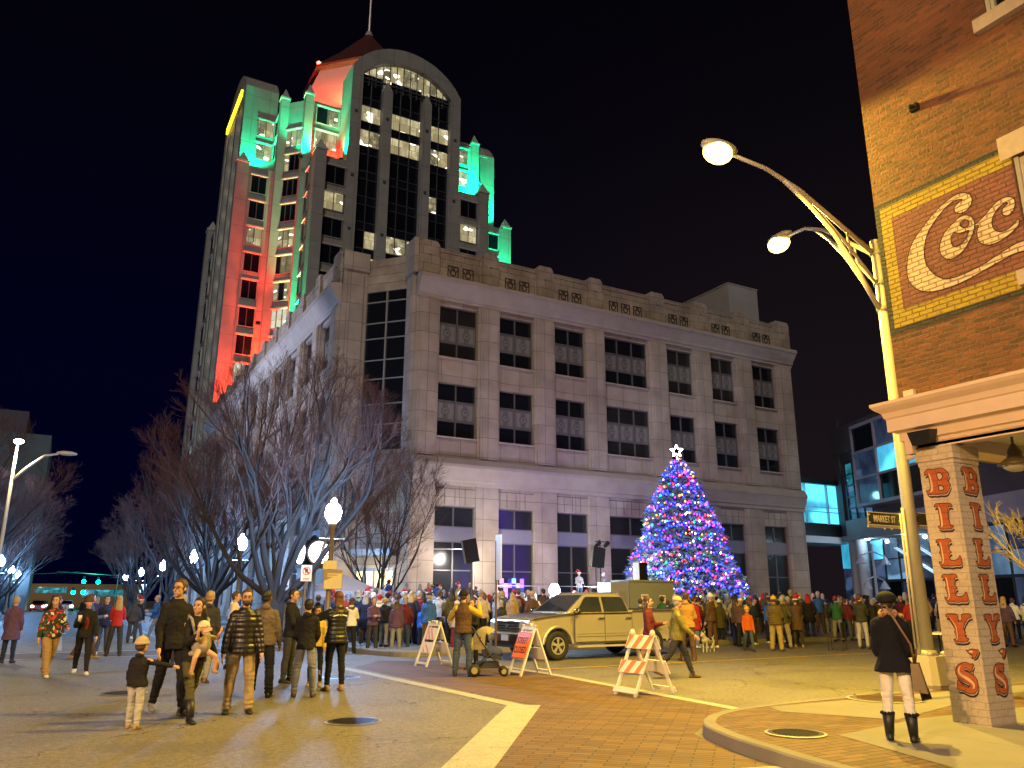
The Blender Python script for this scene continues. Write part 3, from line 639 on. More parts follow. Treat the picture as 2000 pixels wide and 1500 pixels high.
    for j in range(n):
        u0, u1 = -6.85+13.7*j/n, -6.85+13.7*(j+1)/n
        zb = 74.0; z_0, z_1 = min(zi(u0),77.7), min(zi(u1),77.7)
        if max(z_0,z_1) < zb: continue
        g.mi = (2 if (j*5) % 7 < 3 else 1) if k == 0 else 2
        g.add([P(u0,-.8,zb),P(u1,-.8,zb),P(u1,-.8,max(zb,z_1)),P(u0,-.8,max(zb,z_0))], [(0,1,2,3)])
        bx(fr, u1-.06, u1+.06, -.8, -.68, zb-1, max(zb,z_1)-.05)
    bx(fr, -6.85, 6.85, -.8, -.6, 73.85, 74.1)
    g.build('arch_window', [DARKW, LITA, LITB], T)
    fr.build('mullions', TFR, T)
FAR = []; FAR2 = []
quadrants(arch)
for i, (fr, gl, mats_, lg, rc) in enumerate(wins):
    near = True
    if i < 70:
        o = fr.build('window', TFR, T); gl.build('pane', mats_, o); lg.build('ledge', TLED, o) if lg.f else None; rc.build('reveal', TST, o)
    else: FAR.append(fr); FAR.append(gl); FAR2.append(lg); FAR2.append(rc)
fm = MB(); 
for g in FAR: fm.mi = 0; n0 = len(fm.v); fm.v += g.v; fm.f += [tuple(a+n0 for a in f) for f in g.f]; fm.m += [min(x,3) for x in g.m]
if fm.v: fm.build('far_windows', [DARKW, LITA, LITB, LITC], T, kind='stuff')
body.build('wall', TST, T); 
fm = MB()
for g in FAR2: n0 = len(fm.v); fm.v += g.v; fm.f += [tuple(a+n0 for a in f) for f in g.f]; fm.m += [0]*len(g.f)
fm.build('far_window_ledges', TLED, T, kind='stuff')
# parapet over the body, battered drum and steep pyramid roof with mast
def ring8(r, z, ch=.42):
    c = r; d = r*ch
    return [(x,y,z) for x,y in ((-d,-c),(d,-c),(c,-d),(c,d),(d,c),(-d,c),(-c,d),(-c,-d))]
m = MB(); m.loft([ring8(13.0,70.6), ring8(12.4,74.5), ring8(8.9,85.0)]); m.build('crown_drum', mat('crown_stone',(.5,.47,.44),.8,0,.1,1), T)
ROOFR = mat('copper_red_roof', (.16,.05,.04), .4, .3, .2, 3)
m = MB(); m.loft([ring8(9.7,85.0), ring8(9.7,85.4), ring8(5.6,90.4), ring8(.5,97.4)]); m.build('roof', ROOFR, T)
m = MB(); m.cyl(0,0,97.2,98.2,.8,.5); m.tube([(0,0,98),(0,0,104),(0,0,118)], [.24,.17,.06], 8); m.build('mast', mat('mast_steel',(.6,.5,.48),.4,.2), T)
m = MB()
for (x,y,z) in ((-9.3,-9.3*.42,85.9),(-16,-2,78.2)): m.ell((x,y,z),(.35,.35,.35),8,6)
m.build('beacon', bulbmat('red_beacon',(1,.05,.03),25), T)
# illuminated yellow sign line high on the left arch
m = MB(); 
yy = -6.0; rs = random.Random(2)
while yy < 6.0:
    w = rs.uniform(.5,.75)
    m.box(-ww-.35, -ww-.1, yy, yy+w, 74.6, 75.6); yy += w+rs.uniform(.12,.25)
m.build('rooftop_sign', bulbmat('yellow_sign',(1,.75,.02),3.0), T)
# floodlights with fixtures
fx = MB()
def flood(p, to, pw, col, size=.25, spot=100):
    light('flood', 'SPOT', (p[0]-CX,p[1]-CY,p[2]), pw, col, T, size, (to[0]-CX,to[1]-CY,to[2]), spot, .7)
    fx.box(p[0]-CX-.25,p[0]-CX+.25,p[1]-CY-.25,p[1]-CY+.25,p[2]-.6,p[2]-.25)
RED, GRN = (1,.05,.015), (.0,1,.40)
flood((19.7,101.6,25.5),(20.1,103.3,42), 80000, RED, spot=46)
flood((15.6,100.0,20),(16.6,103.6,32), 52000, RED, spot=60)
flood((18.6,99.3,36),(19.2,103.4,52), 9000, RED, spot=50)
flood((22.5,97.6,28),(23.25,98.4,44), 70000, GRN, spot=40)
flood((22.1,98.6,60.4),(23.4,100.8,72), 13000, GRN, spot=85)
flood((26.0,98.0,60.2),(26.6,100.6,64), 5200, RED, spot=100)
flood((27.1,96.6,60.4),(27.8,98.2,74), 8800, GRN, spot=70)
flood((17.6,105.2,60.3),(17.5,108.1,70), 10000, GRN, spot=95)
flood((19.6,104.9,60.3),(20.3,106,72), 1500, RED, spot=40)
flood((24.0,105.5,72),(27,109.5,84), 20000, RED, spot=110)
flood((30.5,102.8,72),(31.5,108.5,84), 14000, GRN, spot=70)
flood((47.0,97.3,60.4),(48.0,100.6,70), 26000, GRN, spot=100)
flood((50.4,99.8,60.4),(51.0,102.0,71), 10000, GRN, spot=80)
flood((54.6,105.0,60.4),(55.2,108.0,72), 28000, GRN, spot=90)
flood((54.4,101.6,48),(54.6,103.5,56), 24000, GRN, spot=90)
fx.build('floodlight', IRON, T)
# ================================================================ CORNER BRICK BUILDING + LAMP
def brick_mat(name, c1, c2, mort, bw=.20, rh=.066, ms=.011, flat=0, bump=1.0, worn=None, wt=.60):
    t = NT(name); v0 = planar(t)
    nz = t.n('TexNoise'); nz.inputs['Scale'].default_value = 9; nz.inputs['Detail'].default_value = 2; t.l(t.pos(), nz.inputs['Vector'])
    sc = t.n('VectorMath', operation='SCALE'); t.l(nz.outputs[1], sc.inputs[0]); sc.inputs['Scale'].default_value = .022
    ad = t.n('VectorMath', operation='ADD'); t.l(v0, ad.inputs[0]); t.l(sc.outputs[0], ad.inputs[1]); v = ad.outputs[0]
    br = t.n('TexBrick'); t.l(v, br.inputs['Vector']); br.offset = .5
    for k, x in (('Scale',1),('Brick Width',bw),('Row Height',rh),('Mortar Size',ms),('Mortar Smooth',.25),('Bias',0)): br.inputs[k].default_value = x
    br.inputs['Color1'].default_value = c1+(1,); br.inputs['Color2'].default_value = c2+(1,); br.inputs['Mortar'].default_value = mort+(1,)
    n = t.noise(t.pos(), 1.1, 5); n2 = t.noise(t.pos(), 24, 4)
    c = t.mix(t.mr(n, .3, .7, 0, .45), br.outputs[0], (.62,.58,.55), 'MULTIPLY'); c = t.mix(t.mr(n2, .35, .7, 0, .35), c, (.55,.5,.5), 'MULTIPLY')
    if worn: c = t.mix(t.mr(t.noise(t.pos(), 13, 6, .75), wt, wt+.05, 0, .85), c, worn)
    t.base(c); t.rough(.85); t.bump(t.math('SUBTRACT', t.math('MULTIPLY', n2, .35), t.math('MULTIPLY', br.outputs['Fac'], 1.1)), bump, .02); return t.m
BRK = brick_mat('red_brick', (.23,.075,.03), (.10,.04,.018), (.15,.09,.05), bump=1.8)
BPK = brick_mat('painted_pink_brick', (.26,.085,.07), (.20,.07,.06), (.12,.045,.035), worn=(.25,.14,.08))
BYL = brick_mat('painted_yellow_brick', (.46,.35,.02), (.38,.28,.03), (.20,.14,.01), worn=(.25,.13,.06), wt=.57)
BBK = brick_mat('painted_black_brick', (.05,.05,.05), (.035,.035,.035), (.015,.015,.015))
BCR = brick_mat('painted_cream_brick', (.74,.60,.42), (.66,.52,.36), (.32,.22,.13), worn=(.30,.13,.09), wt=.60)
BWH = brick_mat('whitewashed_brick', (.58,.48,.35), (.54,.45,.33), (.46,.38,.28), bw=.22, rh=.085, ms=.006, bump=.7)
CRM = mat('cream_paint', (.62,.47,.36), .6, 0, .1, 5, bump=.15)
SOF = mat('soffit_paint', (.50,.48,.38), .7, 0, .08, 3)
K = thing('corner_brick_building', 'brick corner shop building with painted wall sign over a cream porch cornice', 'building', (10,6.77,0))
KX, KY = 10.0, 6.77
def kb(m, x0,x1,y0,y1,z0,z1): m.box(x0-KX,x1-KX,y0-KY,y1-KY,z0,z1)
# upper wall around window openings (plane x = 10, facing -x)
wz = [(5.55,7.08),(9.2,10.9),(12.6,14.2)]; wy = [(3.55,4.78),(1.0,2.2),(-1.5,-.3)]
m = MB()
ys = [6.77]+[e for a,b in wy for e in (b,a)]+[-9]
for i in range(0, len(ys), 2): kb(m, 10, 10.4, ys[i+1], ys[i], 4.26, 17)
for a, b in wy:
    zs = [4.26]+[e for w in wz for e in w]+[17]
    for i in range(0, len(zs), 2): kb(m, 10, 10.4, a, b, zs[i], zs[i+1])
kb(m, 10.4, 24, 6.4, 6.77, 4.26, 17); m.build('wall', BRK, K)
m = MB(); kb(m, 9.93, 10.002, 6.5, 6.65, 4.25, 4.4); kb(m, 10.003, 10.02, 6.66, 6.775, 4.26, 4.3); m.build('broken_plaster', CRM, K)
for wi, (a, b) in enumerate(wy):
    for (c, d) in wz:
        f = MB(); kb(f, 10.08, 10.2, a, a+.09, c, d); kb(f, 10.08, 10.2, b-.09, b, c, d); kb(f, 10.08, 10.2, a+.09, b-.09, d-.09, d); kb(f, 10.081, 10.2, a+.09, b-.09, c, c+.08); kb(f, 10.1, 10.19, a+.09, b-.09, (c+d)/2-.03, (c+d)/2+.03)
        kb(f, 10.04, 10.1, b-.05, b, c, d)
        o = f.build('window', mat('sash_paint',(.42,.40,.30),.5), K)
        g = MB(); kb(g, 10.14, 10.16, a+.09, b-.09, c+.08, d-.09); g.build('pane', GLASS, o)
        s = MB(); kb(s, 9.9, 10.09, a-.12, b+.14, c-.2, c-.005); s.build('sill', mat('sandstone',(.42,.35,.26),.85,0,.2,12,bump=.3), o)
        s = MB(); kb(s, 9.985, 10.09, a-.16, b+.14, d+.003, d+.33); s.build('lintel', mat('sandstone',(.42,.35,.26),.85), o)
# painted wall sign: layers a few mm proud of the brick
sg = MB()
def wp(m, pts, off): poly_on(m, pts, lambda y,z: (10-off-KX, y-KY, z))
def rectp(m, y0,y1,z0,z1,off,mi): m.mi = mi; wp(m, [(y1,z0),(y0,z0),(y0,z1),(y1,z1)], off)
Yr = 4.79
rectp(sg, Yr, 6.772, 5.25, 7.28, .002, 0)     # black edge line
rectp(sg, Yr, 6.69, 5.33, 7.20, .004, 1)      # yellow frame
rectp(sg, Yr, 6.52, 5.58, 6.99, .006, 2)      # pink field
off = .008
for i, p in enumerate(COC):
    p = smooth2([(max(a, Yr), b) for a, b in p], 2); sg.mi = 3 if i not in (2,3) else 2
    wp(sg, p, off+(.002 if i in (2,3) else 0)); sg.mi = 4; ribbon(sg, p, .014, lambda y,z: (10-off-.004-KX, y-KY, z))
sg.build('painted_wall_sign', [BBK,BYL,BPK,BCR,mat('sign_outline',(.03,.015,.012),.8)], K)
# small fixtures on the wall
m = MB(); kb(m, 9.93, 10.0, 5.86, 5.98, 8.42, 8.52); kb(m, 9.85,9.93,5.9,5.94,8.44,8.48); m.build('wall_anchor', IRON, K)
# porch entablature: stepped profile running along -x face and returning at the +y end
prof = [(-.28,4.26),(-.28,4.22),(-.25,4.18),(-.18,4.12),(-.16,4.05),(-.14,4.03),(-.14,3.86),(-.05,3.84),(-.04,3.82),(-.04,3.72),(.0,3.70),(.0,3.66),(.02,3.64),(.02,3.58)]
m = MB(); n = len(prof)
q0 = [(d, 6.77-KY-d*1.0 if False else (-d), z) for d, z in prof]   # mitred corner: y grows with projection
q1 = [(d, -16.0, z) for d, z in prof]; q2 = [(14.0, -d, z) for d, z in prof]
m.add(q0+q1+q2, [(i,i+1,n+i+1,n+i) for i in range(n-1)]+[(i+1,i,2*n+i,2*n+i+1) for i in range(n-1)])
m.add([(-.28,.28,4.262),(-.28,-16,4.262),(.1,-16,4.262),(.1,.28,4.262),(14,.28,4.262),(14,-.1,4.262),(.1,-.1,4.262)], [(0,1,2,3),(3,6,5,4)])
kb(m, 10.02, 10.3, -9, 6.6, 3.60, 4.24); kb(m, 10.3, 24, 6.35, 6.75, 3.60, 4.24)
m.build('entablature', CRM, K)
m = MB(); kb(m, 9.96, 10.02, -9, 6.74, 4.263, 4.29); m.build('flashing', mat('yellowed_putty',(.6,.5,.2),.6), K)
m = MB(); kb(m, 10.3, 24, -9, 6.35, 3.78, 3.84); m.build('porch_ceiling', SOF, K)
m = MB()     # corner bracket drip blocks
kb(m, 9.93, 10.0, 6.62, 6.72, 3.60, 3.72); kb(m, 9.9, 10.02, 6.6, 6.7, 3.52, 3.60); m.ell((9.95-KX,6.68-KY,3.48),(.05,.06,.035),8,6); m.build('bracket', CRM, K)
# the painted pillar
pl = MB(); kb(pl, 10.0, 10.53, 6.12, 6.6, .15, 3.58); kb(pl, 9.975, 10.55, 6.1, 6.625, 3.40, 3.578); kb(pl, 9.99,10.54,6.11,6.61,3.34,3.4)
po = pl.build('pillar', BWH, K)
LRED = brick_mat('letter_red', (.50,.115,.025), (.43,.10,.025), (.34,.08,.025), bw=.22, rh=.085, ms=.006, bump=.6, worn=(.5,.33,.22), wt=.63)
LOUT = mat('letter_outline', (.05,.012,.01), .7); LSH = mat('letter_shadow', (.035,.012,.012), .7); LHI = mat('letter_highlight', (.62,.42,.24), .7)
lt = MB()
def letters(fn, dx=0):
    for it in range(len(BIL)):
        e = BIL[it] if BIL[it][0] != 'L' else BIL[2]; dz = -.445 if BIL[it][0] == 'L' else 0; ds = .013 if dz else 0
        out, holes, hi = e
        mv = lambda p, a=0, b=0: [(s+ds+dx+a, z+dz+b) for s, z in p]
        o = smooth2(mv(out), 1)
        ap = it == 5
        lt.mi = 2; poly_on(lt, [(a+.008+(.012 if ap else 0),b-.042+(.02 if ap else 0)) for a,b in o], fn(.0012)); lt.mi = 3; poly_on(lt, [(a+.004,b-.017+(.008 if ap else 0)) for a,b in o], fn(.0022))
        lt.mi = 0; poly_on(lt, o, fn(.0032)); lt.mi = 1; ribbon(lt, o, .009, fn(.0056))
        for h in holes:
            h = smooth2(mv(h), 1); lt.mi = 3; poly_on(lt, h, fn(.0044)); lt.mi = 1; ribbon(lt, h, .012, fn(.0058))
        lt.mi = 4; poly_on(lt, smooth2(mv(hi), 1), fn(.0048))
letters(lambda o: (lambda s, z: (10-o-KX, 6.6-s-KY, z)))
letters(lambda o: (lambda s, z: (10+s-KX, 6.12-o-KY, z)), .065)
lt.build('lettering', [LRED,LOUT,LSH,BWH,LHI], po)
# floodlight box by the pillar head and hanging porch lantern
Fb = thing('wall_floodlight', 'black box floodlight fixed under the cream cornice above the lettered pillar', 'floodlight', (9.86,6.4,3.62))
m = MB(); m.loft([[(-.1,-.16,.16),(-.1,.16,.16),(.08,.16,.18),(.08,-.16,.18)],[(-.06,-.13,-.02),(-.06,.13,-.02),(.06,.13,.0),(.06,-.13,.0)]]); m.build('housing', IRON, Fb)
m = MB(); m.box(.08,.16,-.03,.03,.05,.1); m.build('bracket', IRON, Fb)
Ln = thing('porch_lantern', 'bell shaped lantern hanging unlit from the porch ceiling', 'lantern', (10.75,5.75,3.78))
m = MB(); m.box(-.12,.12,-.02,.02,-.02,0); m.tube([(0,0,0),(0,0,-.22)], .018, 8); m.tube([(0,0,-.2),(0,0,-.26),(0,0,-.3),(0,0,-.34),(0,0,-.37),(0,0,-.44),(0,0,-.47)], [.03,.07,.09,.085,.1,.2,.215], 20); m.build('shade', mat('bronze',(.10,.08,.04),.5,.4), Ln, True)
m = MB(); m.ell((0,0,-.46),(.16,.16,.1),14,8); m.build('bowl', mat('frosted_glass',(.35,.33,.25),.3), Ln, True)
# inner shop front behind the arcade (right edge)
m = MB(); kb(m, 11.9, 12.1, -9, 5.3, .15, 3.78); m.build('shop_wall', mat('shop_wall_paint',(.35,.33,.30),.7), K)
f = MB(); kb(f, 11.8, 11.9, 4.5, 4.62, 1.1, 3.4); kb(f, 11.8,11.9,3.2,3.32,1.1,3.4); kb(f, 11.8,11.9,3.32,4.5,3.28,3.4); kb(f,11.78,11.9,3.1,4.7,1.0,1.1); o = f.build('shop_window', mat('white_paint',(.7,.68,.62),.5), K)
g = MB(); kb(g, 11.85,11.88,3.32,4.5,1.1,3.28); g.build('pane', mat('lit_shop_glass',(.2,.25,.4),.2,0,0,em=.35,emcol=(.35,.45,.8)), o)
# ---------------------------------------------------------------- twin-arm street lamp
POLE = mat('cream_lamp_steel', (.36,.35,.33), .5, .1, .15, 4)
L0 = thing('twin_street_lamp', 'tall cream twin-arm street lamp with two glowing yellow sodium heads', 'street lamp', (13.6,9.3,.15))
m = MB(); m.tube([(0,0,.55),(0,0,4),(0,0,8.45)], [.125,.11,.085], 16); m.tube([(0,0,8.4),(0,0,8.47)], [.09,.09], 16); m.cyl(0,0,.5,.62,.2,.15,16)
m.build('pole', POLE, L0, True)
m = MB(); m.tube([(-.17,.02,.55),(-.15,.02,3.1)], .028, 8); m.tube([(-.2,.07,.55),(-.18,.06,3.0)], .018, 8); m.build('conduit', POLE, L0, True)
m = MB(); c = [(x*.3,y*.3) for x,y in ((-1,-.75),(-.75,-1),(.75,-1),(1,-.75),(1,.75),(.75,1),(-.75,1),(-1,.75))]
m.prism([(a*1.15,b*1.15) for a,b in c], .0, .06); m.loft([[(a*1.22,b*1.22,.06) for a,b in c],[(a*1.02,b*1.02,.53) for a,b in c]]); 
m.build('base_block', mat('lamp_base_concrete',(.42,.38,.30),.8,0,.12,5,bump=.2), L0)
m = MB()
for sx_, sy_ in ((-1,-1),(1,-1),(1,1),(-1,1)): m.ell((.19*sx_,.19*sy_,.56),(.06,.06,.045),8,6)
m.build('bolt_cover', POLE, L0, True)
def arm(dx, dy, zend, name):
    m = MB(); Lh = hypot(dx,dy)
    def P(t, z): return (dx*t, dy*t, z if z < 8.2 else 8.2+(z-8.2)*(zend-8.2)/1.66)
    top = [P(.03,8.2),P(.3,8.85),P(.55,9.45),P(.78,9.78),P(1.0,9.86)]
    bot = [P(.03,7.0),P(.16,7.7),P(.33,8.5),P(.5,9.15),P(.66,9.6)]
    mid = [P(.03,7.55),P(.22,8.2),P(.42,8.95)]
    m.tube([tuple(p) for p in [Vector(a) for a in top]], [.05,.048,.045,.04,.035], 8); m.tube(bot, .045, 8); m.tube(mid, .03, 8)
    m.tube([P(.22,8.2+.48),P(.2,7.85)], .022, 6)
    for z in (8.2,7.55,7.0): m.cyl(0,0,z-.05,z+.05,.12,n=12)
    a = m.build('arm', POLE, L0, True)
    h = MB(); ux, uy = dx/Lh, dy/Lh
    Rm = Matrix.Rotation(atan2(uy,ux), 3, 'Z')
    e = Vector(P(1.0,9.86))
    h.ell(e+Vector((ux*.33,uy*.33,.06)), (.42,.19,.12), 14, 8, Rm); h.build('lamp_head', POLE, a, True)
    g = MB(); g.ell(e+Vector((ux*.38,uy*.38,-.06)), (.30,.22,.20), 16, 10, Rm); g.build('lens', SODL, a, True)
    light('sodium_lamp', 'SPOT', (e.x+ux*.4, e.y+uy*.4, e.z-.29), SODP, (1,.66,.08), a, .12, (e.x+ux*.4, e.y+uy*.4, 0), 176, .12)
SODP = 6300
arm(-3.66, .1, 9.38, 'a'); arm(.35, 2.37, 9.68, 'b')
def lamp_copy(x, y, rz, label, scale_p=1.0):
    c = copy_tree(L0); c.location = (x,y,0); c.rotation_euler = (0,0,rz); c['label'] = label; return c
lc = lamp_copy(-11.5, 1.5, radians(-200), 'twin-arm street lamp across the street to the left of the viewer'); ld2 = bpy.data.lights.new('rear_lamp','POINT'); ld2.energy = 12000; ld2.color = (1,.58,.22); ld2.shadow_soft_size = .12
for a_ in lc.children:
    for b_ in a_.children:
        if b_.type == 'LIGHT': b_.data = ld2
# street name signs on the pole
SGN = mat('street_sign_dark', (.035,.042,.02), .4); SGW = mat('sign_white', (.7,.68,.55), .4)
def street_sign(x0, y0, dx, dy, txt, small, w, z, label, tx=0):
    L_ = hypot(dx,dy); a = atan2(dy,dx)
    t = thing('street_name_sign', label, 'street sign', (x0,y0,z), a)
    m = MB(); m.box(0,w,-.006,.006,-.12,.12); m.build('plate', SGN, t)
    m = MB()
    for s in (-1,1):
        y = s*.008
        for q in ((0,w,.105,.12),(0,w,-.12,-.105),(0,.015,-.105,.105),(w-.015,w,-.105,.105)): m.box(q[0],q[1],min(y,y-s*.002),max(y,y-s*.002),q[2],q[3])
        for (u,v) in ((.04,.07),(.04,-.07),(w-.05,.07),(w-.05,-.07)): m.box(u-.012,u+.012,min(y,y+s*.004),max(y,y+s*.004),v-.012,v+.012)
    m.build('border', SGW, t)
    m = MB(); m.box(-.02,w*.98,-.012,.012,-.16,-.12)
    for u in (.45,.65): m.ell((w*u,0,-.175),(.02,.02,.02),6,4)
    m.build('bracket', POLE, t)
    text_mesh(txt, .17, SGW, t, loc=(w*(.47+tx),-.0085,-.005), rot=(pi/2,0,0), sx=.66, bold=.003)
    if small: text_mesh(small, .07, SGW, t, loc=(w*.9,-.0085,-.03), rot=(pi/2,0,0), sx=.7)
street_sign(12.58, 9.42, 1.0, -.04, 'MARKET ST', 'SE', .93, 3.03, 'dark green MARKET ST name plate to the left of the tall lamp pole')
street_sign(13.74, 9.28, 1.0, -.04, 'S', '', .9, 3.06, 'dark name plate half hidden between lamp pole and lettered pillar')
# ================================================================ GLASS ARTS BUILDING (right) and footbridge
A5 = Vector((59, 46.4)); u5 = Vector((sin(radians(22)), cos(radians(22)))); n5 = Vector((-cos(radians(22)), sin(radians(22))))
G = thing('glass_fronted_building', 'dark brown building with tall projecting bay window and blue-lit glass ground floor', 'building', (59,46.4,0))
def F5(t, o, z): p = u5*(-t)+n5*o; return (p.x, p.y, z)
def fb(m, t0, t1, o0, o1, z0, z1):
    m.add([F5(t0,o0,z0),F5(t1,o0,z0),F5(t1,o1,z0),F5(t0,o1,z0),F5(t0,o0,z1),F5(t1,o0,z1),F5(t1,o1,z1),F5(t0,o1,z1)], [(3,2,1,0),(4,5,6,7),(0,1,5,4),(1,2,6,5),(2,3,7,6),(3,0,4,7)])
BRNW = mat('dark_brown_panel', (.06,.042,.045), .7, 0, .2, 1.5, bump=.1); GCONC = mat('streaked_concrete', (.26,.24,.25), .8, 0, .3, 1.0, bump=.2)
def cyanmat(name, c1, c2, st, sc):
    t = NT(name); n = t.noise(t.pos(sc=(1,1,.6)), sc, 3); n2 = t.noise(t.pos(sc=(.6,.6,1.6)), sc*.55, 1)
    c = t.mix(t.mr(n, .35, .65, 0, 1), c1, c2); c = t.mix(t.mr(n2,.60,.64,0,.8), c, tuple(x*2.2 for x in c2))
    t.base((.02,.02,.02)); t.l(c, t.b.inputs['Emission Color']); t.b.inputs['Emission Strength'].default_value = st; t.rough(.1); return t.m
CY1 = cyanmat('cyan_lit_interior', (.01,.20,.34), (.08,.50,.75), 1.0, .35); CY2 = cyanmat('teal_lit_interior', (.0,.03,.05), (.03,.22,.26), .9, 1.2); CY3 = cyanmat('blue_dim_interior', (.006,.01,.03), (.03,.05,.10), .7, .7)
BLG = cyanmat('blue_lobby', (.02,.04,.10), (.10,.19,.30), .8, .45)
m = MB(); fb(m, -.6, 26, -16, 0, 6.6, 14.2)
fb(m, -.6, 0.4, .0, .25, 6.6, 13.9); fb(m, -.6, 26, -.2, .3, 13.9, 16.3); fb(m, -.6, 26, -8, -.2, 14.2, 16.3)
m.build('wall', BRNW, G)
m = MB()
for t in (-.3,.0): m.tube([F5(t,-.3,16.3), F5(t,-.3,17.3)], .04, 6)
m.tube([F5(-.3,-.3,17.3),F5(.8,-.3,17.3)], .04, 6); m.build('roof_rail', BRNW, G)
m = MB(); fb(m, .3, 26, .02, .22, 6.9, 8.2); fb(m, -.2, 26, -14, .5, 6.5, 6.9); m.build('fascia', GCONC, G)
m = MB()
for t in (.9, 2.0, 14): 
    m = MB(); c = F5(t+.1,.0,0); m.cyl(c[0],c[1],0,6.5,.45,n=18); m.build('column', mat('pale_column',(.34,.34,.36),.7), G)
m = MB(); fb(m, .55,2.3,-1.4,-.9,0,6.5); m.build('entrance_wall', mat('pale_column',(.34,.34,.36),.7), G)
# teal grid window
def gridwin(t0, t1, z0, z1, nc, nr, o, mts, fr=.09, name='window', pick=None):
    f = MB(); g = MB()
    for i in range(nc+1): t = t0+(t1-t0)*i/nc; fb(f, t-fr/2, t+fr/2, o, o+.15, z0, z1)
    for j in range(nr+1): z = z0+(z1-z0)*j/nr; fb(f, t0, t1, o+.005, o+.14, z-fr/2, z+fr/2)
    for i in range(nc):
        for j in range(nr):
            g.mi = pick(i,j) if pick else 0; fb(g, t0+(t1-t0)*i/nc, t0+(t1-t0)*(i+1)/nc, o-.05, o+.03, z0+(z1-z0)*j/nr, z0+(z1-z0)*(j+1)/nr)
    p = f.build(name, mat('dark_blue_frame',(.02,.03,.05),.4), G); g.build('pane', mts, p); return p
gridwin(1.0, 4.6, 8.2, 13.0, 3, 5, .05, [CY2, CY3, CY1, GLASS], pick=lambda i,j: {(0,4):0,(1,4):0,(2,4):0,(1,3):0,(2,3):0,(0,3):0,(1,1):2}.get((i,j),1))
# projecting box bay
f = MB(); fb(f, 4.8, 13.5, .1, 1.6, 8.85, 9.1); fb(f, 4.8, 13.5, .1, 1.6, 15.2, 15.45)
for t in (4.8, 8.0, 11.0, 13.4): fb(f, t, t+.16, 1.4, 1.6, 9.1, 15.2)
for z in (11.1,13.2): fb(f, 4.8, 13.5, 1.42, 1.58, z-.09, z+.09)
fb(f, 4.8,4.9,.1,1.4,9.1,15.2)
p = f.build('bay_window', mat('mauve_frame',(.24,.20,.23),.5), G)
g = MB()
for i,(a,b) in enumerate(((4.96,8.0),(8.16,11),(11.16,13.4))):
    for j,(c,d) in enumerate(((9.1,11.0),(11.2,13.1),(13.3,15.2))): g.mi = [1,1,0][j] if i==0 else [0,2,1][j]; fb(g, a, b, 1.3, 1.45, c, d)
g.build('pane', [GLASS, CY3, CY1], p)
gridwin(2.4, 20, 3.2, 6.4, 9, 2, -.6, [BLG, CY3, CY1, GLASS], pick=lambda i,j: (2 if i==0 and j==1 else (0 if (i+j)%3 else 1)), name='lobby_window')
gridwin(2.4, 20, .2, 3.1, 9, 1, -.6, [CY3, GLASS], pick=lambda i,j: i%2, name='lobby_window')
m = MB()      # escalator rails seen through the glass
for k, o in enumerate((-.52,-.45)):
    m.tube([F5(6.0+k*.3,-.42,5.6),F5(12.5+k*.3,-.42,2.6)], .07, 6); m.tube([F5(7.2+k*.3,-.42,6.3),F5(14+k*.3,-.42,3.0)], .05, 6)
m.build('escalator', mat('lit_handrail',(.5,.7,.8),.3,0,0,em=.5), G)
for t in (3.5, 8.5, 13.5): 
    p_ = F5(t, .25, 6.3); light('lobby_lamp', 'POINT', p_, 110, (.55,.8,1), G, .15)
m = MB()
for t in (3.5,8.5,13.5): m.box(*(lambda p: (p[0]-.15,p[0]+.15,p[1]-.15,p[1]+.15))(F5(t,.25,0)),6.40,6.47)
m.build('downlight', bulbmat('downlight_glow',(.8,.95,1),8), G)
# second glazed block beneath the bridge
m = MB(); fb(m, -1.5, .3, -2, -.2, 4.3, 6.4); m.mi = 1; fb(m, -1.5,.3,-2,-.25,0,4.25); m.build('side_glazing', [CY1, CY3], G)
# footbridge
Br = thing('glass_footbridge', 'enclosed glass footbridge glowing cyan between the two buildings', 'footbridge', (52.6,46.8,7))
m = MB(); 
def bb(m, x0,x1,y0,y1,z0,z1):
    k = -.55   # bridge skews away slightly
    def p(x,y,z): return (x, y+(x*k if x>2 else 0)*0, z)
    m.box(x0,x1,y0,y1,z0,z1)
bb(m, 0,7.6,0,3,-.1,.9); bb(m,0,7.6,-.15,3,4.3,4.7); m.build('deck', mat('bridge_black',(.01,.012,.014),.5), Br)
m = MB(); bb(m,.05,7.6,.25,.3,1.0,4.3); m.build('pane', CY1, Br)
m = MB(); bb(m, 0,7.6,-.2,3.2,-.7,-.15); m.build('beam', mat('bridge_beam',(.5,.55,.62),.6), Br)
m = MB()
for x in (.05,2.2,4.9,7.5): bb(m, x-.05,x+.05,-.02,.18,.9,4.3)
bb(m,.1,7.5,-.01,.1,1.9,1.96); bb(m,.1,7.5,-.01,.1,2.3,2.34); m.build('mullion', mat('bridge_frame',(.25,.45,.55),.4), Br)
light('bridge_light','POINT',(1.2,-.8,3.2),90,(.25,.8,1),Br,.3)
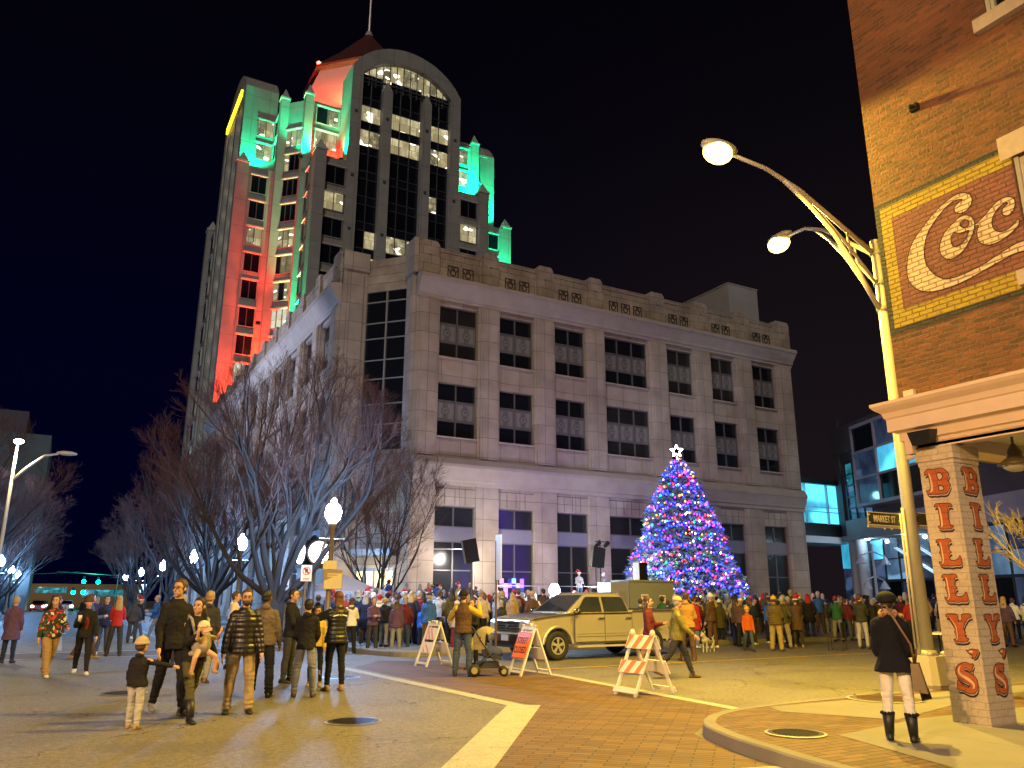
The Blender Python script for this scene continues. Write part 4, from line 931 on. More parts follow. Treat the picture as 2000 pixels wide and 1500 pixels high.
# ================================================================ FAR STREET
D = thing('pale_tower_block', 'pale flat-topped block far down the street at the left edge behind bare trees', 'building', (-14,120,0))
m = MB(); m.box(-20,11.5,0,20,0,22.5); m.build('wall', mat('pale_far_wall',(.11,.125,.115),.8,0,.35,.35), D)
m = MB(); m.box(-20,8.5,.5,18,22.5,25.5); m.build('attic', mat('far_attic',(.10,.08,.09),.8), D)
D = thing('low_brown_building', 'low tan building with dark strip windows closing the far end of the street', 'building', (0,200,0))
m = MB(); m.box(-14,18,0,12,0,4.8); m.build('wall', mat('tan_wall',(.20,.13,.07),.8,0,.3,.5), D)
m = MB(); m.box(-3.0,3.0,-.06,0,2.9,4.1); m.box(6,14,-.06,0,2.2,3.6); m.build('window', CY2, D)
light('shop_front_lamp','POINT',(-2,-7,4.5),380,(1,.75,.3),D,.3); light('shop_front_lamp','POINT',(8,-7,4.5),300,(1,.75,.3),D,.3)
D = thing('ornate_church_spire', 'pale ornate spire cut by the left picture edge above the trees', 'spire', (-8.15,61,0))
m = MB(); pr = [(2.4,0),(2.4,9),(1.9,9.5),(1.9,14.6),(2.2,14.8),(2.2,15.2),(1.55,15.5),(1.75,16.6),(1.3,17.2),(1.4,17.8),(.95,18.2),(.7,19.2),(.42,20.2),(.28,22.2),(.42,22.35),(.55,22.8),(.3,23.1),(.12,23.2),(.22,23.5),(.02,23.7)]
m.loft([[(r*cos(2*pi*k/12),r*sin(2*pi*k/12),z) for k in range(12)] for r,z in pr]); m.build('stonework', mat('pale_spire_stone',(.55,.56,.62),.7,0,.2,2,bump=.3), D, True)
D = thing('brick_row_building', 'dark brick building lining the far left pavement', 'building', (-10,60,0))
m = MB(); m.box(-10,0,0,55,0,9); m.build('wall', BRK, D)
m = MB()
for k in range(9): m.box(-.02,.04,3+6*k,5.4+6*k,3.6,6.2)
m.build('window', GLASS2, D)
for i, (fy, ty, pw) in enumerate(((64,60,21000),(80,78,19000))):  # unseen floodlights added to brighten the office building's street side
    t = thing('added_floodlight', 'unseen floodlight added on the left roofs to light the office building side, ' + ('nearer' if i == 0 else 'farther') + ' of two', 'floodlight', (-10.3,fy,9.0))
    m = MB(); m.tube([(0,0,0),(0,0,.8)],.04,6); m.box(-.2,.2,-.25,.25,.8,1.2); m.build('housing', IRON, t)
    light('flood_beam','SPOT',(.45,0,1.1),pw,(.74,.76,1),t,.2,(24,(ty-fy),10),72,.9)
# traffic signals
def signal(x, y, w, hl, label):
    t = thing('traffic_signal', label, 'traffic light', (x,y,0))
    m = MB(); m.tube([(0,0,0),(0,0,5.8)],[.12,.08],8); m.tube([(0,0,5.4),(w,0,5.9)],[.07,.05],8); m.build('mast', STEEL, t)
    for hx, hz in hl:
        m = MB(); m.box(hx-.18,hx+.18,-.12,.12,hz-.5,hz+.5); h = m.build('signal_head', IRON, t)
        m = MB(); m.ell((hx,-.16,hz-.3),(.30,.08,.30),10,6); m.build('green_light', bulbmat('green_signal',(.0,1,.62),28), h)
    return t
signal(9.5,150,-9,[(-5.0,4.69),(-2.9,4.62)],'traffic signal mast on the right with two green lights glowing down the street')
signal(-3.4,150,7.0,[(6.6,2.95),(8.0,3.0)],'lower traffic signal on the left mast with green lights far down the street')
light('signal_glow','POINT',(5.5,148.5,4.6),500,(0,1,.75),None,.3).name = 'signal_lamp'
# parked vehicles with lit headlamps, far away
rs = random.Random(8)
CARG = 'vehicles waiting far down the street'
def far_car(x, y, col, label, hl=(1,.8,.4)):
    t = thing('waiting_car', label, 'car', (x,y,0), 0, CARG)
    m = MB(); m.loft([[(-.9,0,.3),(.9,0,.3),(.9,0,.85),(-.9,0,.85)],[(-.9,1.2,.3),(.9,1.2,.3),(.9,1.2,1.0),(-.9,1.2,1.0)],[(-.75,2.0,.3),(.75,2.0,.3),(.7,2.0,1.45),(-.7,2.0,1.45)],[(-.75,3.6,.3),(.75,3.6,.3),(.7,3.6,1.45),(-.7,3.6,1.45)],[(-.9,4.4,.3),(.9,4.4,.3),(.9,4.4,.95),(-.9,4.4,.95)]])
    m.build('body', mat('car_'+label.split()[0], col, .3), t)
    m = MB(); m.loft([[(-.68,1.25,1.02),(.68,1.25,1.02),(.68,1.2,1.0),(-.68,1.2,1.0)],[(-.62,1.95,1.4),(.62,1.95,1.4),(.62,1.9,1.4),(-.62,1.9,1.4)]]); m.build('windscreen', GLASS, t)
    for s in (-1,1):
        m = MB(); m.ell((s*.65,-.03,.68),(.17,.05,.12),8,6); m.build('headlight', bulbmat('headlamp',hl,45), t)
        for yy in (.8,3.6): m = MB(); m.tube([(s*.78,yy,.33),(s*.92,yy,.33)],[.33,.33],12); m.build('wheel', IRON, t)
far_car(-1.2,128,(.3,.05,.04),'red car with bright headlamps at far end of the street, leftmost of those waiting')
far_car(2.2,131,(.5,.5,.5),'silver car with lit headlamps waiting in the middle of the far street')
far_car(5.0,127,(.05,.05,.06),'dark car with lit headlamps waiting nearest the right-hand kerb down the street')
far_car(-1.0,145,(.4,.35,.25),'beige car with lit headlamps behind the red car down the street')
# ================================================================ STREET GLOBE LAMPS
GP = mat('bronze_post', (.17,.13,.08), .5, .3)
def globe_lamp(x, y, label, first=[None], lit=True):
    if first[0] is None:
        t = thing('globe_street_lamp', label, 'street lamp', (x,y,.15), 0, 'blue-white globe street lamps')
        m = MB(); m.tube([(0,0,0),(0,0,.25),(0,0,.3),(0,0,.8),(0,0,.9),(0,0,3.75),(0,0,3.8),(0,0,3.86),(0,0,3.95)],[.24,.24,.17,.15,.10,.075,.12,.12,.16],14); m.build('post', GP, t, True)
        m = MB(); m.tube([(-.42,0,3.42),(.42,0,3.42)],.018,6); m.build('banner_arm', STEEL, t)
        g = MB(); g.loft([[(r*cos(2*pi*k/18),r*sin(2*pi*k/18),z) for k in range(18)] for r,z in ((.12,3.94),(.2,4.05),(.265,4.2),(.275,4.32),(.24,4.47),(.17,4.57),(.09,4.61),(.09,4.66),(.095,4.7),(.05,4.76),(.01,4.8))]); g.build('globe', LEDL, t, True)
        first[0] = t; return t
    c = copy_tree(first[0]); c.location = (x,y,.15); c['label'] = label; return c
G0 = globe_lamp(8.0, 26.6, 'nearest globe lamp on the right pavement with a banner on its post')
ordn = ['second','third','fourth','fifth','sixth']
for i, y in enumerate((43.8, 60.5, 77.9, 98, 119)): globe_lamp(8.4, y, f'globe lamp on the right pavement, {ordn[i]} from the viewer')
for i, y in enumerate((56.5, 75.6, 96.6, 117, 138)): globe_lamp(-3.7, y, 'globe lamp on the left pavement, %s from the viewer' % (["first"]+ordn)[i])
globe_lamp(-3.6, 36, 'nearest left pavement globe lamp just outside the picture') if False else None
Bn = thing('lamp_post_banner', 'small beige banner with pale wave strapped to the nearest globe lamp post', 'banner', (8.05,26.38,2.35))
m = MB(); m.box(-.32,.32,-.012,.012,-.42,.2); m.build('cloth', mat('banner_tan',(.30,.22,.12),.8), Bn)
m = MB(); m.add([(-.30,-.015,-.15),(.30,-.015,.1),(.30,-.015,-.4),(-.30,-.015,-.4)], [(0,1,2,3)]); m.box(-.36,.1,-.014,.0,.22,.5); m.box(-.2,.28,-.016,-.013,.05,.09); m.box(-.2,.16,-.016,-.013,-.02,.02); m.build('printed_wave', mat('banner_cream',(.6,.5,.3),.8), Bn)
# left double-headed street lamp
Ll = thing('double_head_street_lamp', 'tall slim street lamp at the left edge with one lit yellow-white head and one dark', 'street lamp', (-1.75,34.0,0))
m = MB(); m.tube([(0,0,0),(0,0,4.6),(0,0,7.1)],[.075,.06,.045],10)
m.tube([(0,0,5.75),(.35,0,6.2),(.9,0,6.75),(1.35,0,6.86)],[.05,.05,.045,.04],8); m.build('pole', POLE, Ll, True)
m = MB(); m.ell((1.62,0,6.9),(.36,.14,.09),12,6); m.build('lamp_head', POLE, Ll, True)
m = MB(); m.ell((.02,0,7.2),(.17,.12,.09),12,8); m.build('lit_head', bulbmat('warm_lens',(1,.93,.55),40), Ll, True)
light('lamp','SPOT',(.02,-.25,7.05),900,(1,.85,.45),Ll,.1,(.02,-1.2,0),150)
# parking signs, posts
def post_sign(x, y, w, h, z, kind, label, rz=0, postcol=None):
    t = thing('sign_post', label, 'street sign', (x,y,.0), rz)
    m = MB(); m.box(-.025,.025,.0,.04,0,z+h/2); m.build('post', GP, t)
    m = MB(); m.box(-w/2,w/2,-.012,.0,z-h/2,z+h/2); m.build('plate', WHITEPL, t)
    m = MB()
    RD = mat('sign_red',(.45,.03,.03),.5)
    if kind == 'nopark':
        n = 24; r0, r1 = w*.30, w*.37; zc = z+.07
        for k in range(n):
            a, b = 2*pi*k/n, 2*pi*(k+1)/n
            m.add([(r0*cos(a),-.014,zc+r0*sin(a)),(r1*cos(a),-.014,zc+r1*sin(a)),(r1*cos(b),-.014,zc+r1*sin(b)),(r0*cos(b),-.014,zc+r0*sin(b))], [(0,1,2,3)])
        q = r0*.75; m.add([(-q-.02,-.015,zc+q-.02),(-q+.02,-.015,zc+q+.02),(q+.02,-.015,zc-q+.02),(q-.02,-.015,zc-q-.02)], [(0,1,2,3)]); m.box(-w*.28,w*.28,-.015,-.012,z-h*.38,z-h*.33)
        m.build('prohibition_ring', RD, t); text_mesh('P', w*.55, IRON, t, 'letter', (0,-.0135,zc), (pi/2,0,0), bold=.008)
    elif kind == 'marks':
        for k in range(4): m.box(-w*.28,w*.28,-.015,-.012,z-h*.36+k*h*.22,z-h*.26+k*h*.22)
        m.build('printed_marks', IRON, t)
    else: m.box(-w*.4,w*.4,-.015,-.012,z+h*.3,z+h*.36); m.build('printed_marks', RD, t)
    return t
post_sign(6.95+.35,26.9,.36,.52,2.45,'nopark','white no-parking sign with red ring in front of the big bare tree')
post_sign(8.3,33.5,.22,.86,2.4,'marks','tall narrow white sign with black marks left of the no-parking sign')
post_sign(8.15,64,.5,.7,2.3,'','small white street sign near the third right globe lamp')
post_sign(-3.6,47,.5,.7,2.6,'','small white street sign on the left pavement beside leaning trees',0)
post_sign(-3.7,42,.55,.9,2.7,'','larger white street sign at the left picture edge')
post_sign(9.0,100,.7,.9,2.8,'','white sign on the far right pavement near the green signals')
# tall thin sign post by the man in vest, seen nearly edge-on
t = thing('sign_post', 'thin dark post with a white sign seen edge-on beside the stroller', 'street sign', (10.05,18.75,0))
m = MB(); m.box(-.02,.02,-.02,.02,0,3.1); m.build('post', mat('rusty_post',(.10,.05,.035),.6), t); m = MB(); m.box(-.015,.0,-.3,.02,2.1,3.25); m.build('plate', WHITEPL, t)
# street clock
Ck = thing('street_clock', 'street clock with two glowing white round faces in a black case beside the big tree', 'clock', (9.12,32.75,.15), radians(8))
m = MB(); m.tube([(0,0,0),(0,0,.5),(0,0,.6),(0,0,2.5),(0,0,2.7)],[.28,.25,.16,.14,.22],14); m.build('post', mat('clock_post',(.12,.13,.15),.5,.3), Ck, True)
m = MB(); m.box(-.52,.52,-.52,.52,2.68,2.8); m.tube([(0,-.55,3.28),(0,.55,3.28)],[.52,.52],28); m.tube([(-.55,0,3.28),(.55,0,3.28)],[.52,.52],28); m.cyl(0,0,3.7,4.0,.3,.05); m.build('case', IRON, Ck)
for a in range(4):
    R = Matrix.Rotation(a*pi/2,4,'Z'); m = MB(); m.T = R; m.tube([(0,-.54,3.28),(0,-.57,3.28)],[.44,.44],28); f = m.build('clock_face', bulbmat('clock_glow',(1,.86,.74),7), Ck)
    m = MB(); m.T = R; m.tube([(0,-.58,3.28),(-.1,-.58,3.42)],.018,5); m.tube([(0,-.58,3.28),(.22,-.58,3.22)],.014,5); m.build('hands', IRON, f)
light('clock_light','POINT',(0,-.9,3.28),60,(1,.85,.7),Ck,.3)
# pop-up canopy
Cn = thing('canopy_tent', 'grey pop-up canopy tent standing in the crowd behind the banner lamp', 'tent', (10.9,34.3,.15), radians(-15))
m = MB(); q = [(-1.8,-1.5),(1.8,-1.5),(1.8,1.5),(-1.8,1.5)]
m.loft([[(x*1.02,y*1.02,1.55) for x,y in q],[(x,y,1.78) for x,y in q],[(x*.5,y*.5,2.12) for x,y in q],[(x*.03,y*.03,2.5) for x,y in q]]); m.build('fabric', mat('tent_grey',(.32,.30,.33),.8), Cn)
for x,y in q: m = MB(); m.box(x*.97-.03,x*.97+.03,y*.97-.03,y*.97+.03,0,1.6); m.build('leg', STEEL, Cn)
# ================================================================ BARE STREET TREES
def bark_mat(name, c):
    t = NT(name); n = t.noise(t.pos(True,(6,6,1.5)), 3, 5); t.base(t.mix(n, tuple(x*.55 for x in c), tuple(x*1.4 for x in c))); t.rough(.9); t.bump(n,.6,.02); return t.m
BARK = bark_mat('grey_bark', (.027,.022,.02)); TWIG = bark_mat('reddish_twigs', (.085,.035,.025)); BARK2 = bark_mat('lit_bark', (.30,.24,.13))  # BARK2 has yellow lamplight put into the bark colour
def vase_tree(seed, H, spread, r0, fork, limbs, depth=4, kids=(5,8), up=.55, twigr=.008):
    rd = random.Random(seed); tr = MB(); tw = MB(); lf = MB()
    def branch(p, d, L, r, lv):
        env = 1+rd.uniform(-.18,.14)
        n = max(3, int(L/(.35 if lv < 2 else .3))); pts = [p.copy()]; q = p.copy(); dd = d.copy(); ds = [dd.copy()]
        for i in range(n):
            wob = .10 if lv < 2 else .14
            if lv > 0 and i and ((q.x*q.x+q.y*q.y)/(H*.56)**2+((q.z-H*.52)/(H*.5))**2) > env: n = i; break
            dd = (dd+Vector((rd.gauss(0,wob),rd.gauss(0,wob),rd.gauss(0,wob*.6)+up*.09))).normalized()
            q = q+dd*(L/n); pts.append(q.copy()); ds.append(dd.copy())
        rr = [max(twigr*.6, r*(1-.78*i/n)) for i in range(n+1)]
        if len(pts) < 2: return
        m = tr if lv <= 1 else tw
        m.tube(pts, rr, 8 if lv == 0 else (6 if lv == 1 else 3), cap=False)
        if lv >= depth: return
        nk = rd.randint(*kids) if lv else rd.randint(kids[0]+1, kids[1]+1)
        for k in range(nk):
            f = rd.uniform(.22, 1.0); i = min(n-1, int(f*n)); pp = pts[i].lerp(pts[i+1], f*n-i if f < 1 else 1)
            a = ds[i]; side = a.orthogonal().normalized(); side = Matrix.Rotation(rd.uniform(0,2*pi),3,a) @ side
            ang = rd.uniform(.28,.62); nd = (a*cos(ang)+side*sin(ang)+Vector((0,0,.10))).normalized()
            branch(pp, nd, L*rd.uniform(.42,.68)*(1.08-.35*f), rr[i]*rd.uniform(.5,.7), lv+1)
    tr.tube([(0,0,0),(0,0,.15),(.02,0,.6),(0,.03,fork)], [r0*1.5,r0*1.15,r0,r0*1.05], 12)
    for k in range(limbs):
        a = 2*pi*k/limbs+rd.uniform(-.25,.25); tilt = rd.uniform(.18,1.0)*spread
        d = Vector((cos(a)*sin(tilt), sin(a)*sin(tilt), cos(tilt)))
        branch(Vector((cos(a)*r0*.4, sin(a)*r0*.4, fork-rd.uniform(.0,.35))), d, (H-fork)*rd.uniform(.72,.95), r0*rd.uniform(.30,.44), 0)
    return tr, tw
def make_tree(name, mbs, label, loc, rz=0, group=None, bark=None, twig=None, scale=1):
    t = thing(name, label, 'tree', loc, rz, group); t.scale = (scale,)*3
    mbs[0].build('trunk', bark or BARK, t, True); mbs[1].build('crown', twig or TWIG, t); return t
big = make_tree('bare_street_tree', vase_tree(3, 10.4, 1.0, .34, 1.5, 10, 4, (5,7), twigr=.005), 'large bare vase-shaped tree behind the no-parking sign and street clock', (7.35,31.2,.1), 0, 'bare street trees')
med = make_tree('bare_street_tree', vase_tree(9, 8.4, 1.1, .17, 1.1, 9, 4, (5,6), twigr=.006), 'smaller bare spreading tree in front of the lit lobby doors', (13.6,37.2,.1), 0, 'bare street trees')
sml = make_tree('bare_street_tree', vase_tree(21, 10.5, .85, .26, 1.9, 9, 4, (4,6), twigr=.007), 'bare tree beyond the second globe lamp on the right pavement', (7.9,49,.1), 0, 'bare street trees')
def tcopy(src, x, y, rz, s, label):
    c = copy_tree(src); c.location = (x,y,.1); c.rotation_euler = (0,0,rz); c.scale = (s,)*3; c['label'] = label
tcopy(sml, 7.7, 66, 1.9, 1.0, 'bare tree beyond the third globe lamp on the right pavement')
tcopy(sml, 7.7, 84, 3.3, .95, 'bare tree beyond the fourth globe lamp on the right pavement')
tcopy(big, 8.2, 104, 4.1, .9, 'farthest bare tree on the right pavement near the green signals')
tcopy(sml, -4.2, 50, 5.0, 1.05, 'bare tree leaning over the left pavement, nearest on that side')
tcopy(big, -5.2, 64, 2.2, .95, 'bare tree on the left pavement, second of that side')
tcopy(sml, -4.2, 79, .6, 1.1, 'bare tree on the left pavement, third of that side')
tcopy(big, -4.6, 97, 3.0, .95, 'bare tree on the left pavement, fourth of that side')
tcopy(sml, -4.4, 118, 1.3, 1.05, 'bare tree on the left pavement, farthest of that side')
tcopy(big, 9.2, 56, 2.9, 1.15, 'big reddish bare tree against the dark sky left of the tower foot')
# brightly lit tree behind the lettered pillar
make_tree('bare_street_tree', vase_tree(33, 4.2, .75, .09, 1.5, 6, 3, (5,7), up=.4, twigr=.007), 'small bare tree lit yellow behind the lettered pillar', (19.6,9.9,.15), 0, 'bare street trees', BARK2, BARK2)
# ================================================================ CHRISTMAS TREE
X = thing('christmas_tree', 'giant lit christmas tree with coloured string lights and a white star', 'christmas tree', (30.2,34.6,.15))
XH, XR = 9.25, 3.25
rd = random.Random(5)
def xr(z):        # crown radius at height
    f = max(0, min(1, (XH-z)/(XH-1.0))); return XR*(f**.70)*1.0+.05
fo = MB(); 
for i in range(9000):
    z = 1.0+(XH-1.0)*(1-sqrt(rd.random())); a = rd.uniform(0,2*pi); R = xr(z)*(rd.uniform(.72,1.04) if rd.random() < .8 else rd.uniform(.4,.8))
    R *= 1+.07*sin(a*5+z*2.2)+.05*sin(a*11-z*5)
    p = Vector((R*cos(a),R*sin(a),z)); o = Vector((cos(a),sin(a),rd.uniform(-.35,.35))).normalized(); s = o.cross(Vector((0,0,1))).normalized()
    for k in range(3):
        l = rd.uniform(.16,.34); w = rd.uniform(.04,.08); d = (o+s*rd.uniform(-.9,.9)+Vector((0,0,rd.uniform(-.5,.5)))).normalized(); e = d.orthogonal().normalized(); e = Matrix.Rotation(rd.uniform(0,pi),3,d) @ e
        fo.add([p-d*l*.4, p+d*l*.2+e*w, p+d*l, p+d*l*.2-e*w], [(0,1,2,3)])
t_ = NT('spruce_needles'); nn = t_.noise(t_.pos(), 2.5, 3); t_.base(t_.mix(nn,(.06,.11,.10),(.18,.26,.22))); t_.rough(.75)
fo.build('foliage', t_.m, X)
m = MB(); m.tube([(0,0,0),(0,0,5),(0,0,XH)],[.2,.12,.03],10); m.build('trunk', BARK, X)
cols = {'red':(1,.012,.01),'blue':(.006,.014,1),'green':(.01,1,.14),'gold':(1,.30,.03),'white':(.9,.85,1),'violet':(.16,.008,1)}
BM = [bulbmat('bulb_'+k, v, {'blue':38,'violet':34,'white':12,'red':16,'gold':11,'green':11}[k]) for k, v in cols.items()]+[mat('light_wire',(.01,.03,.015))]
pick = [1,1,0,3,1,2,1,1,0,5,0,1,4,3,1,5]
zz = 1.25; k = 0
while zz < XH-.25:
    sm = MB(); wire = []; n = max(10, int(xr(zz)*2*pi/.145)); ph = rd.uniform(0,6); drop = rd.uniform(.12,.5); blue = (k % 3 == 1)
    for i in range(n):
        a = 2*pi*i/n; z = zz+.35*i/n+drop*abs(sin(a*3+ph)); R = (xr(z)+.03)*(1+.07*sin(a*5+z*2.2)+.05*sin(a*11-z*5))*rd.uniform(.96,1.02)
        sm.mi = (1 if rd.random() < .7 else 5) if blue else rd.choice(pick)
        c = (R*cos(a)+rd.gauss(0,.03),R*sin(a)+rd.gauss(0,.03),z+rd.gauss(0,.05)); r = .056*rd.uniform(.6,1.2)
        wire.append(c); sm.add([(c[0]-r,c[1],c[2]),(c[0]+r,c[1],c[2]),(c[0],c[1]-r,c[2]),(c[0],c[1]+r,c[2]),(c[0],c[1],c[2]-r),(c[0],c[1],c[2]+r)], [(0,2,5),(2,1,5),(1,3,5),(3,0,5),(2,0,4),(1,2,4),(3,1,4),(0,3,4)])
    sm.mi = 6; sm.tube(wire, .009, 3); sm.build('light_string', BM, X); zz += .40 if not blue else .27; k += 1
om = [mat('bauble_white',(.8,.8,.85),.15), mat('bauble_red',(.6,.03,.03),.2), mat('bow_red',(.55,.03,.04),.5)]
for i in range(46):
    z = 1.1+(XH-2.0)*(1-sqrt(rd.random()))*.9; a = rd.uniform(0,2*pi); R = xr(z)+.02; m = MB()
    if i % 4 == 3:
        c = Vector((R*cos(a),R*sin(a),z)); s = Vector((-sin(a),cos(a),0))
        for q in (-1,1): m.add([c, c+s*q*.22+Vector((0,0,.14)), c+s*q*.24-Vector((0,0,.02))], [(0,1,2)]); m.add([c, c+s*q*.1-Vector((0,0,.25)), c+s*q*.18-Vector((0,0,.22))], [(0,1,2)])
        m.build('bow', om[2], X)
    else: m.ell((R*cos(a),R*sin(a),z),(.09,.09,.09),10,8); m.build('bauble', om[i%2], X, True)
st = MB(); pts = [(.36*(1 if i%2==0 else .42)*sin(pi*i/5), .36*(1 if i%2==0 else .42)*cos(pi*i/5)) for i in range(10)]
ax = Vector((cos(radians(-35)),sin(radians(-35)),0)); P3 = [tuple(ax*a+Vector((0,0,XH+.45+b))) for a,b in pts]
for i in range(10): st.tube([P3[i],P3[(i+1)%10]],.028,6)
st.tube([(0,0,XH-.2),(0,0,XH+.1)],.03,6); st.build('star', bulbmat('star_white',(.85,.8,1),30), X)
# second lit evergreen right of the main tree, low
Y2 = thing('small_lit_shrub', 'low shrub strung with blue and white lights at the right foot of the big tree', 'shrub', (33.4,33.4,.15))
m = MB(); b = MB()
for i in range(1500):
    a = rd.uniform(0,2*pi); z = rd.uniform(.2,2.4); R = 1.15*(1-(z/3.0))*sqrt(rd.random()); p = Vector((R*cos(a),R*sin(a),z)); d = Vector((rd.gauss(0,1),rd.gauss(0,1),rd.gauss(.4,1))).normalized(); e = d.orthogonal().normalized()*.05; m.add([p-d*.06,p+e,p+d*.2,p-e],[(0,1,2,3)])
    if i % 12 == 0: b.mi = 0 if i%24 else 1; b.ell(p,(.035,.035,.035),5,4)
m.build('foliage', t_.m, Y2); b.build('light_string', [BM[1],BM[4]], Y2)
# ================================================================ STAGE
Stg = thing('outdoor_stage', 'raised black stage with metal railing in front of the ground floor windows', 'stage', (27.2,39.8,.15))
m = MB(); m.box(-6.6,2.6,-1.4,2.2,0,1.25); m.build('platform', mat('stage_black',(.02,.02,.022),.6), Stg)
m = MB()
for x in [-6.5+1.3*i for i in range(8)]: m.tube([(x,-1.3,1.25),(x,-1.3,2.2)],.02,6)
m.tube([(-6.5,-1.3,2.2),(2.6,-1.3,2.2)],.02,6); m.build('railing', STEEL, Stg)
def led_screen(x, y, z, w, h, label, cs):
    t = thing('event_screen', label, 'screen', (x,y,z)); m = MB(); m.box(-w/2-.04,w/2+.04,0,.1,-.04,h+.04); m.build('housing', IRON, t)
    m = MB(); rs = random.Random(int(x*10))
    for i in range(6):
        for j in range(5): m.mi = rs.randrange(len(cs)); m.box(-w/2+w*i/6,-w/2+w*(i+1)/6-.01,-.012,-.002,h*j/5,h*(j+1)/5-.01)
    m.build('screen', cs, t)
    return t
SC = [bulbmat('screen_violet',(.25,.1,.9),1.6), bulbmat('screen_cyan',(.2,.7,.9),1.5), bulbmat('screen_navy',(.02,.02,.2),1.0), bulbmat('screen_pink',(.8,.2,.6),1.5), IRON]
led_screen(23.0,41.0,1.5,1.6,1.3,'bright violet and cyan screen at the left end of the stage',SC)
led_screen(28.9,39.0,1.3,1.5,1.3,'blue lit screen behind the grey utility cabinet at the right end of the stage',SC)
def speaker(x, y, z, w, h, label, tilt=0, mtl=None, rz=0):
    t = thing('loudspeaker', label, 'loudspeaker', (x,y,.15), rz)
    m = MB(); m.T = Matrix.Translation((0,0,z)) @ Matrix.Rotation(radians(tilt),4,'Y'); m.loft([[(-w/2,-.2,0),(w/2,-.2,0),(w*.36,.22,0),(-w*.36,.22,0)],[(-w/2,-.2,h),(w/2,-.2,h),(w*.36,.22,h),(-w*.36,.22,h)]]); m.build('cabinet', IRON, t)
    m = MB(); m.tube([(0,0,.9),(0,0,z+.05)],.025,8)
    for k in range(3): a = 2*pi*k/3; m.tube([(0,0,1.0),(.5*cos(a),.5*sin(a),0)],.018,6)
    m.build('stand', IRON, t); return t
speaker(24.2,34.35,3.1,.75,1.0,'black loudspeaker on a tall stand left of the stage performers',8)
t = speaker(21.75,27.6,2.25,.42,.75,'black loudspeaker on stand in front of the christmas tree, light painted on one side')
m = MB(); m.box(-.235,-.215,-.19,.2,2.25,3.0); m.build('lit_side', WHITEPL, t)  # white plate stands for light falling on the cabinet side
speaker(19.0,38.2,3.35,.8,1.2,'black loudspeaker tilted on a thin stand before the second ground floor window',-12)
t = thing('stage_light_bar', 'small cluster of dark stage lights above the left loudspeaker', 'stage light', (24.6,34.5,.15)); m = MB(); m.tube([(0,0,0),(0,0,4.5)],.03,6); m.tube([(-.3,0,4.4),(.5,0,4.4)],.025,6)
for x in (-.1,.45): m.tube([(x,-.1,4.35),(x,.2,4.2)],[.12,.1],10)
m.build('lamps', IRON, t); light('added_tree_spot','SPOT',(.5,-.1,4.1),2600,(.85,.95,1),t,.1,(4.6,-1.2,1.2),75)  # spot added to these dark lamps to brighten the tree's lower left
# floodlight and stage spot
t = thing('work_floodlight', 'bright blue-white floodlight glaring just above the pickup roof', 'floodlight', (17.6,27.9,.15)); m = MB(); m.tube([(0,0,0),(0,0,1.7)],.03,6); m.build('stand', IRON, t)
m = MB(); m.ell((0,-.02,1.85),(.25,.08,.25),14,8); m.build('lens', bulbmat('flood_white',(.75,.9,1),60), t); light('floodlight_beam','SPOT',(.25,.2,1.9),5200,(.8,.92,1),t,.12,(12,6.5,3.0),70); light('floodlight_back','POINT',(-.2,-.35,1.9),160,(.75,.9,1),t,.12)
t = thing('window_lamp', 'white lamp glaring on a boom before the second ground floor window', 'stage light', (21.3,43.3,.15)); m = MB(); m.tube([(.4,0,0),(.4,0,4.4)],.04,6); m.tube([(.6,0,4.4),(-2.5,0,4.3)],.03,6); m.build('boom', STEEL, t)
m = MB(); m.ell((.3,-.15,4.15),(.24,.14,.2),12,8); m.build('lens', bulbmat('boom_white',(1,.92,.75),55), t); light('boom_lamp','POINT',(.3,-.5,4.0),700,(1,.9,.75),t,.12)
# added wash: two lilac floods put in to light the facade and performers
for x, y, c, pw, lb in ((21.5,36.5,(.95,.78,1),800,'left'),(28.0,36.8,(.8,.78,1),800,'right')):
    t = thing('added_wash_light', f'{lb} one of two added lilac wash lights on the plaza before the stage', 'stage light', (x,y,.15)); m = MB(); m.tube([(0,0,0),(0,0,1.0)],.03,6); m.box(-.15,.15,-.1,.1,1.0,1.25); m.build('housing', IRON, t)
    light('wash','SPOT',(0,.3,1.35),pw,c,t,.2,(0,7,5.5),150,.8)
# utility cabinet
U = thing('utility_cabinet', 'large grey utility cabinet with notices behind the pickup bed', 'utility cabinet', (18.9,25.4,.15))
UG = mat('cabinet_grey', (.22,.23,.19), .55, .1); 
m = MB(); m.box(.55,2.75,0,1.1,0,2.15); m.box(.5,2.8,-.05,1.15,2.15,2.22); m.box(1.63,1.65,-.012,0,.1,2.1); m.build('housing', UG, U)
m = MB(); m.box(-.3,.54,.05,.9,0,2.12); m.build('side_box', mat('cabinet_side',(.27,.27,.33),.5,.2), U)
m = MB(); m.box(.02,.36,.0,.05,.35,1.8); m.box(.12,.22,-.03,0,1.35,1.42); m.build('door', STEEL, U)
NP = mat('notice_paper',(.7,.66,.5),.7)
for (x0,x1,z0,z1) in ((1.1,1.45,1.35,1.68),(2.0,2.3,1.35,1.65),(1.2,1.6,.7,1.2),(.75,1.1,.3,1.1)):
    m = MB(); m.box(x0,x1,-.014,0,z0,z1); p = m.build('notice', NP if x0 != .75 else mat('blue_grey_panel',(.22,.23,.36),.6), U); 
    if x0 != .75: m = MB(); m.box(x0+.04,x1-.04,-.017,-.013,z1-.1,z1-.05); m.box(x0+.08,x1-.08,-.017,-.013,z0+.08,z0+.16); m.build('printing', mat('print_red',(.3,.03,.02),.6), p)
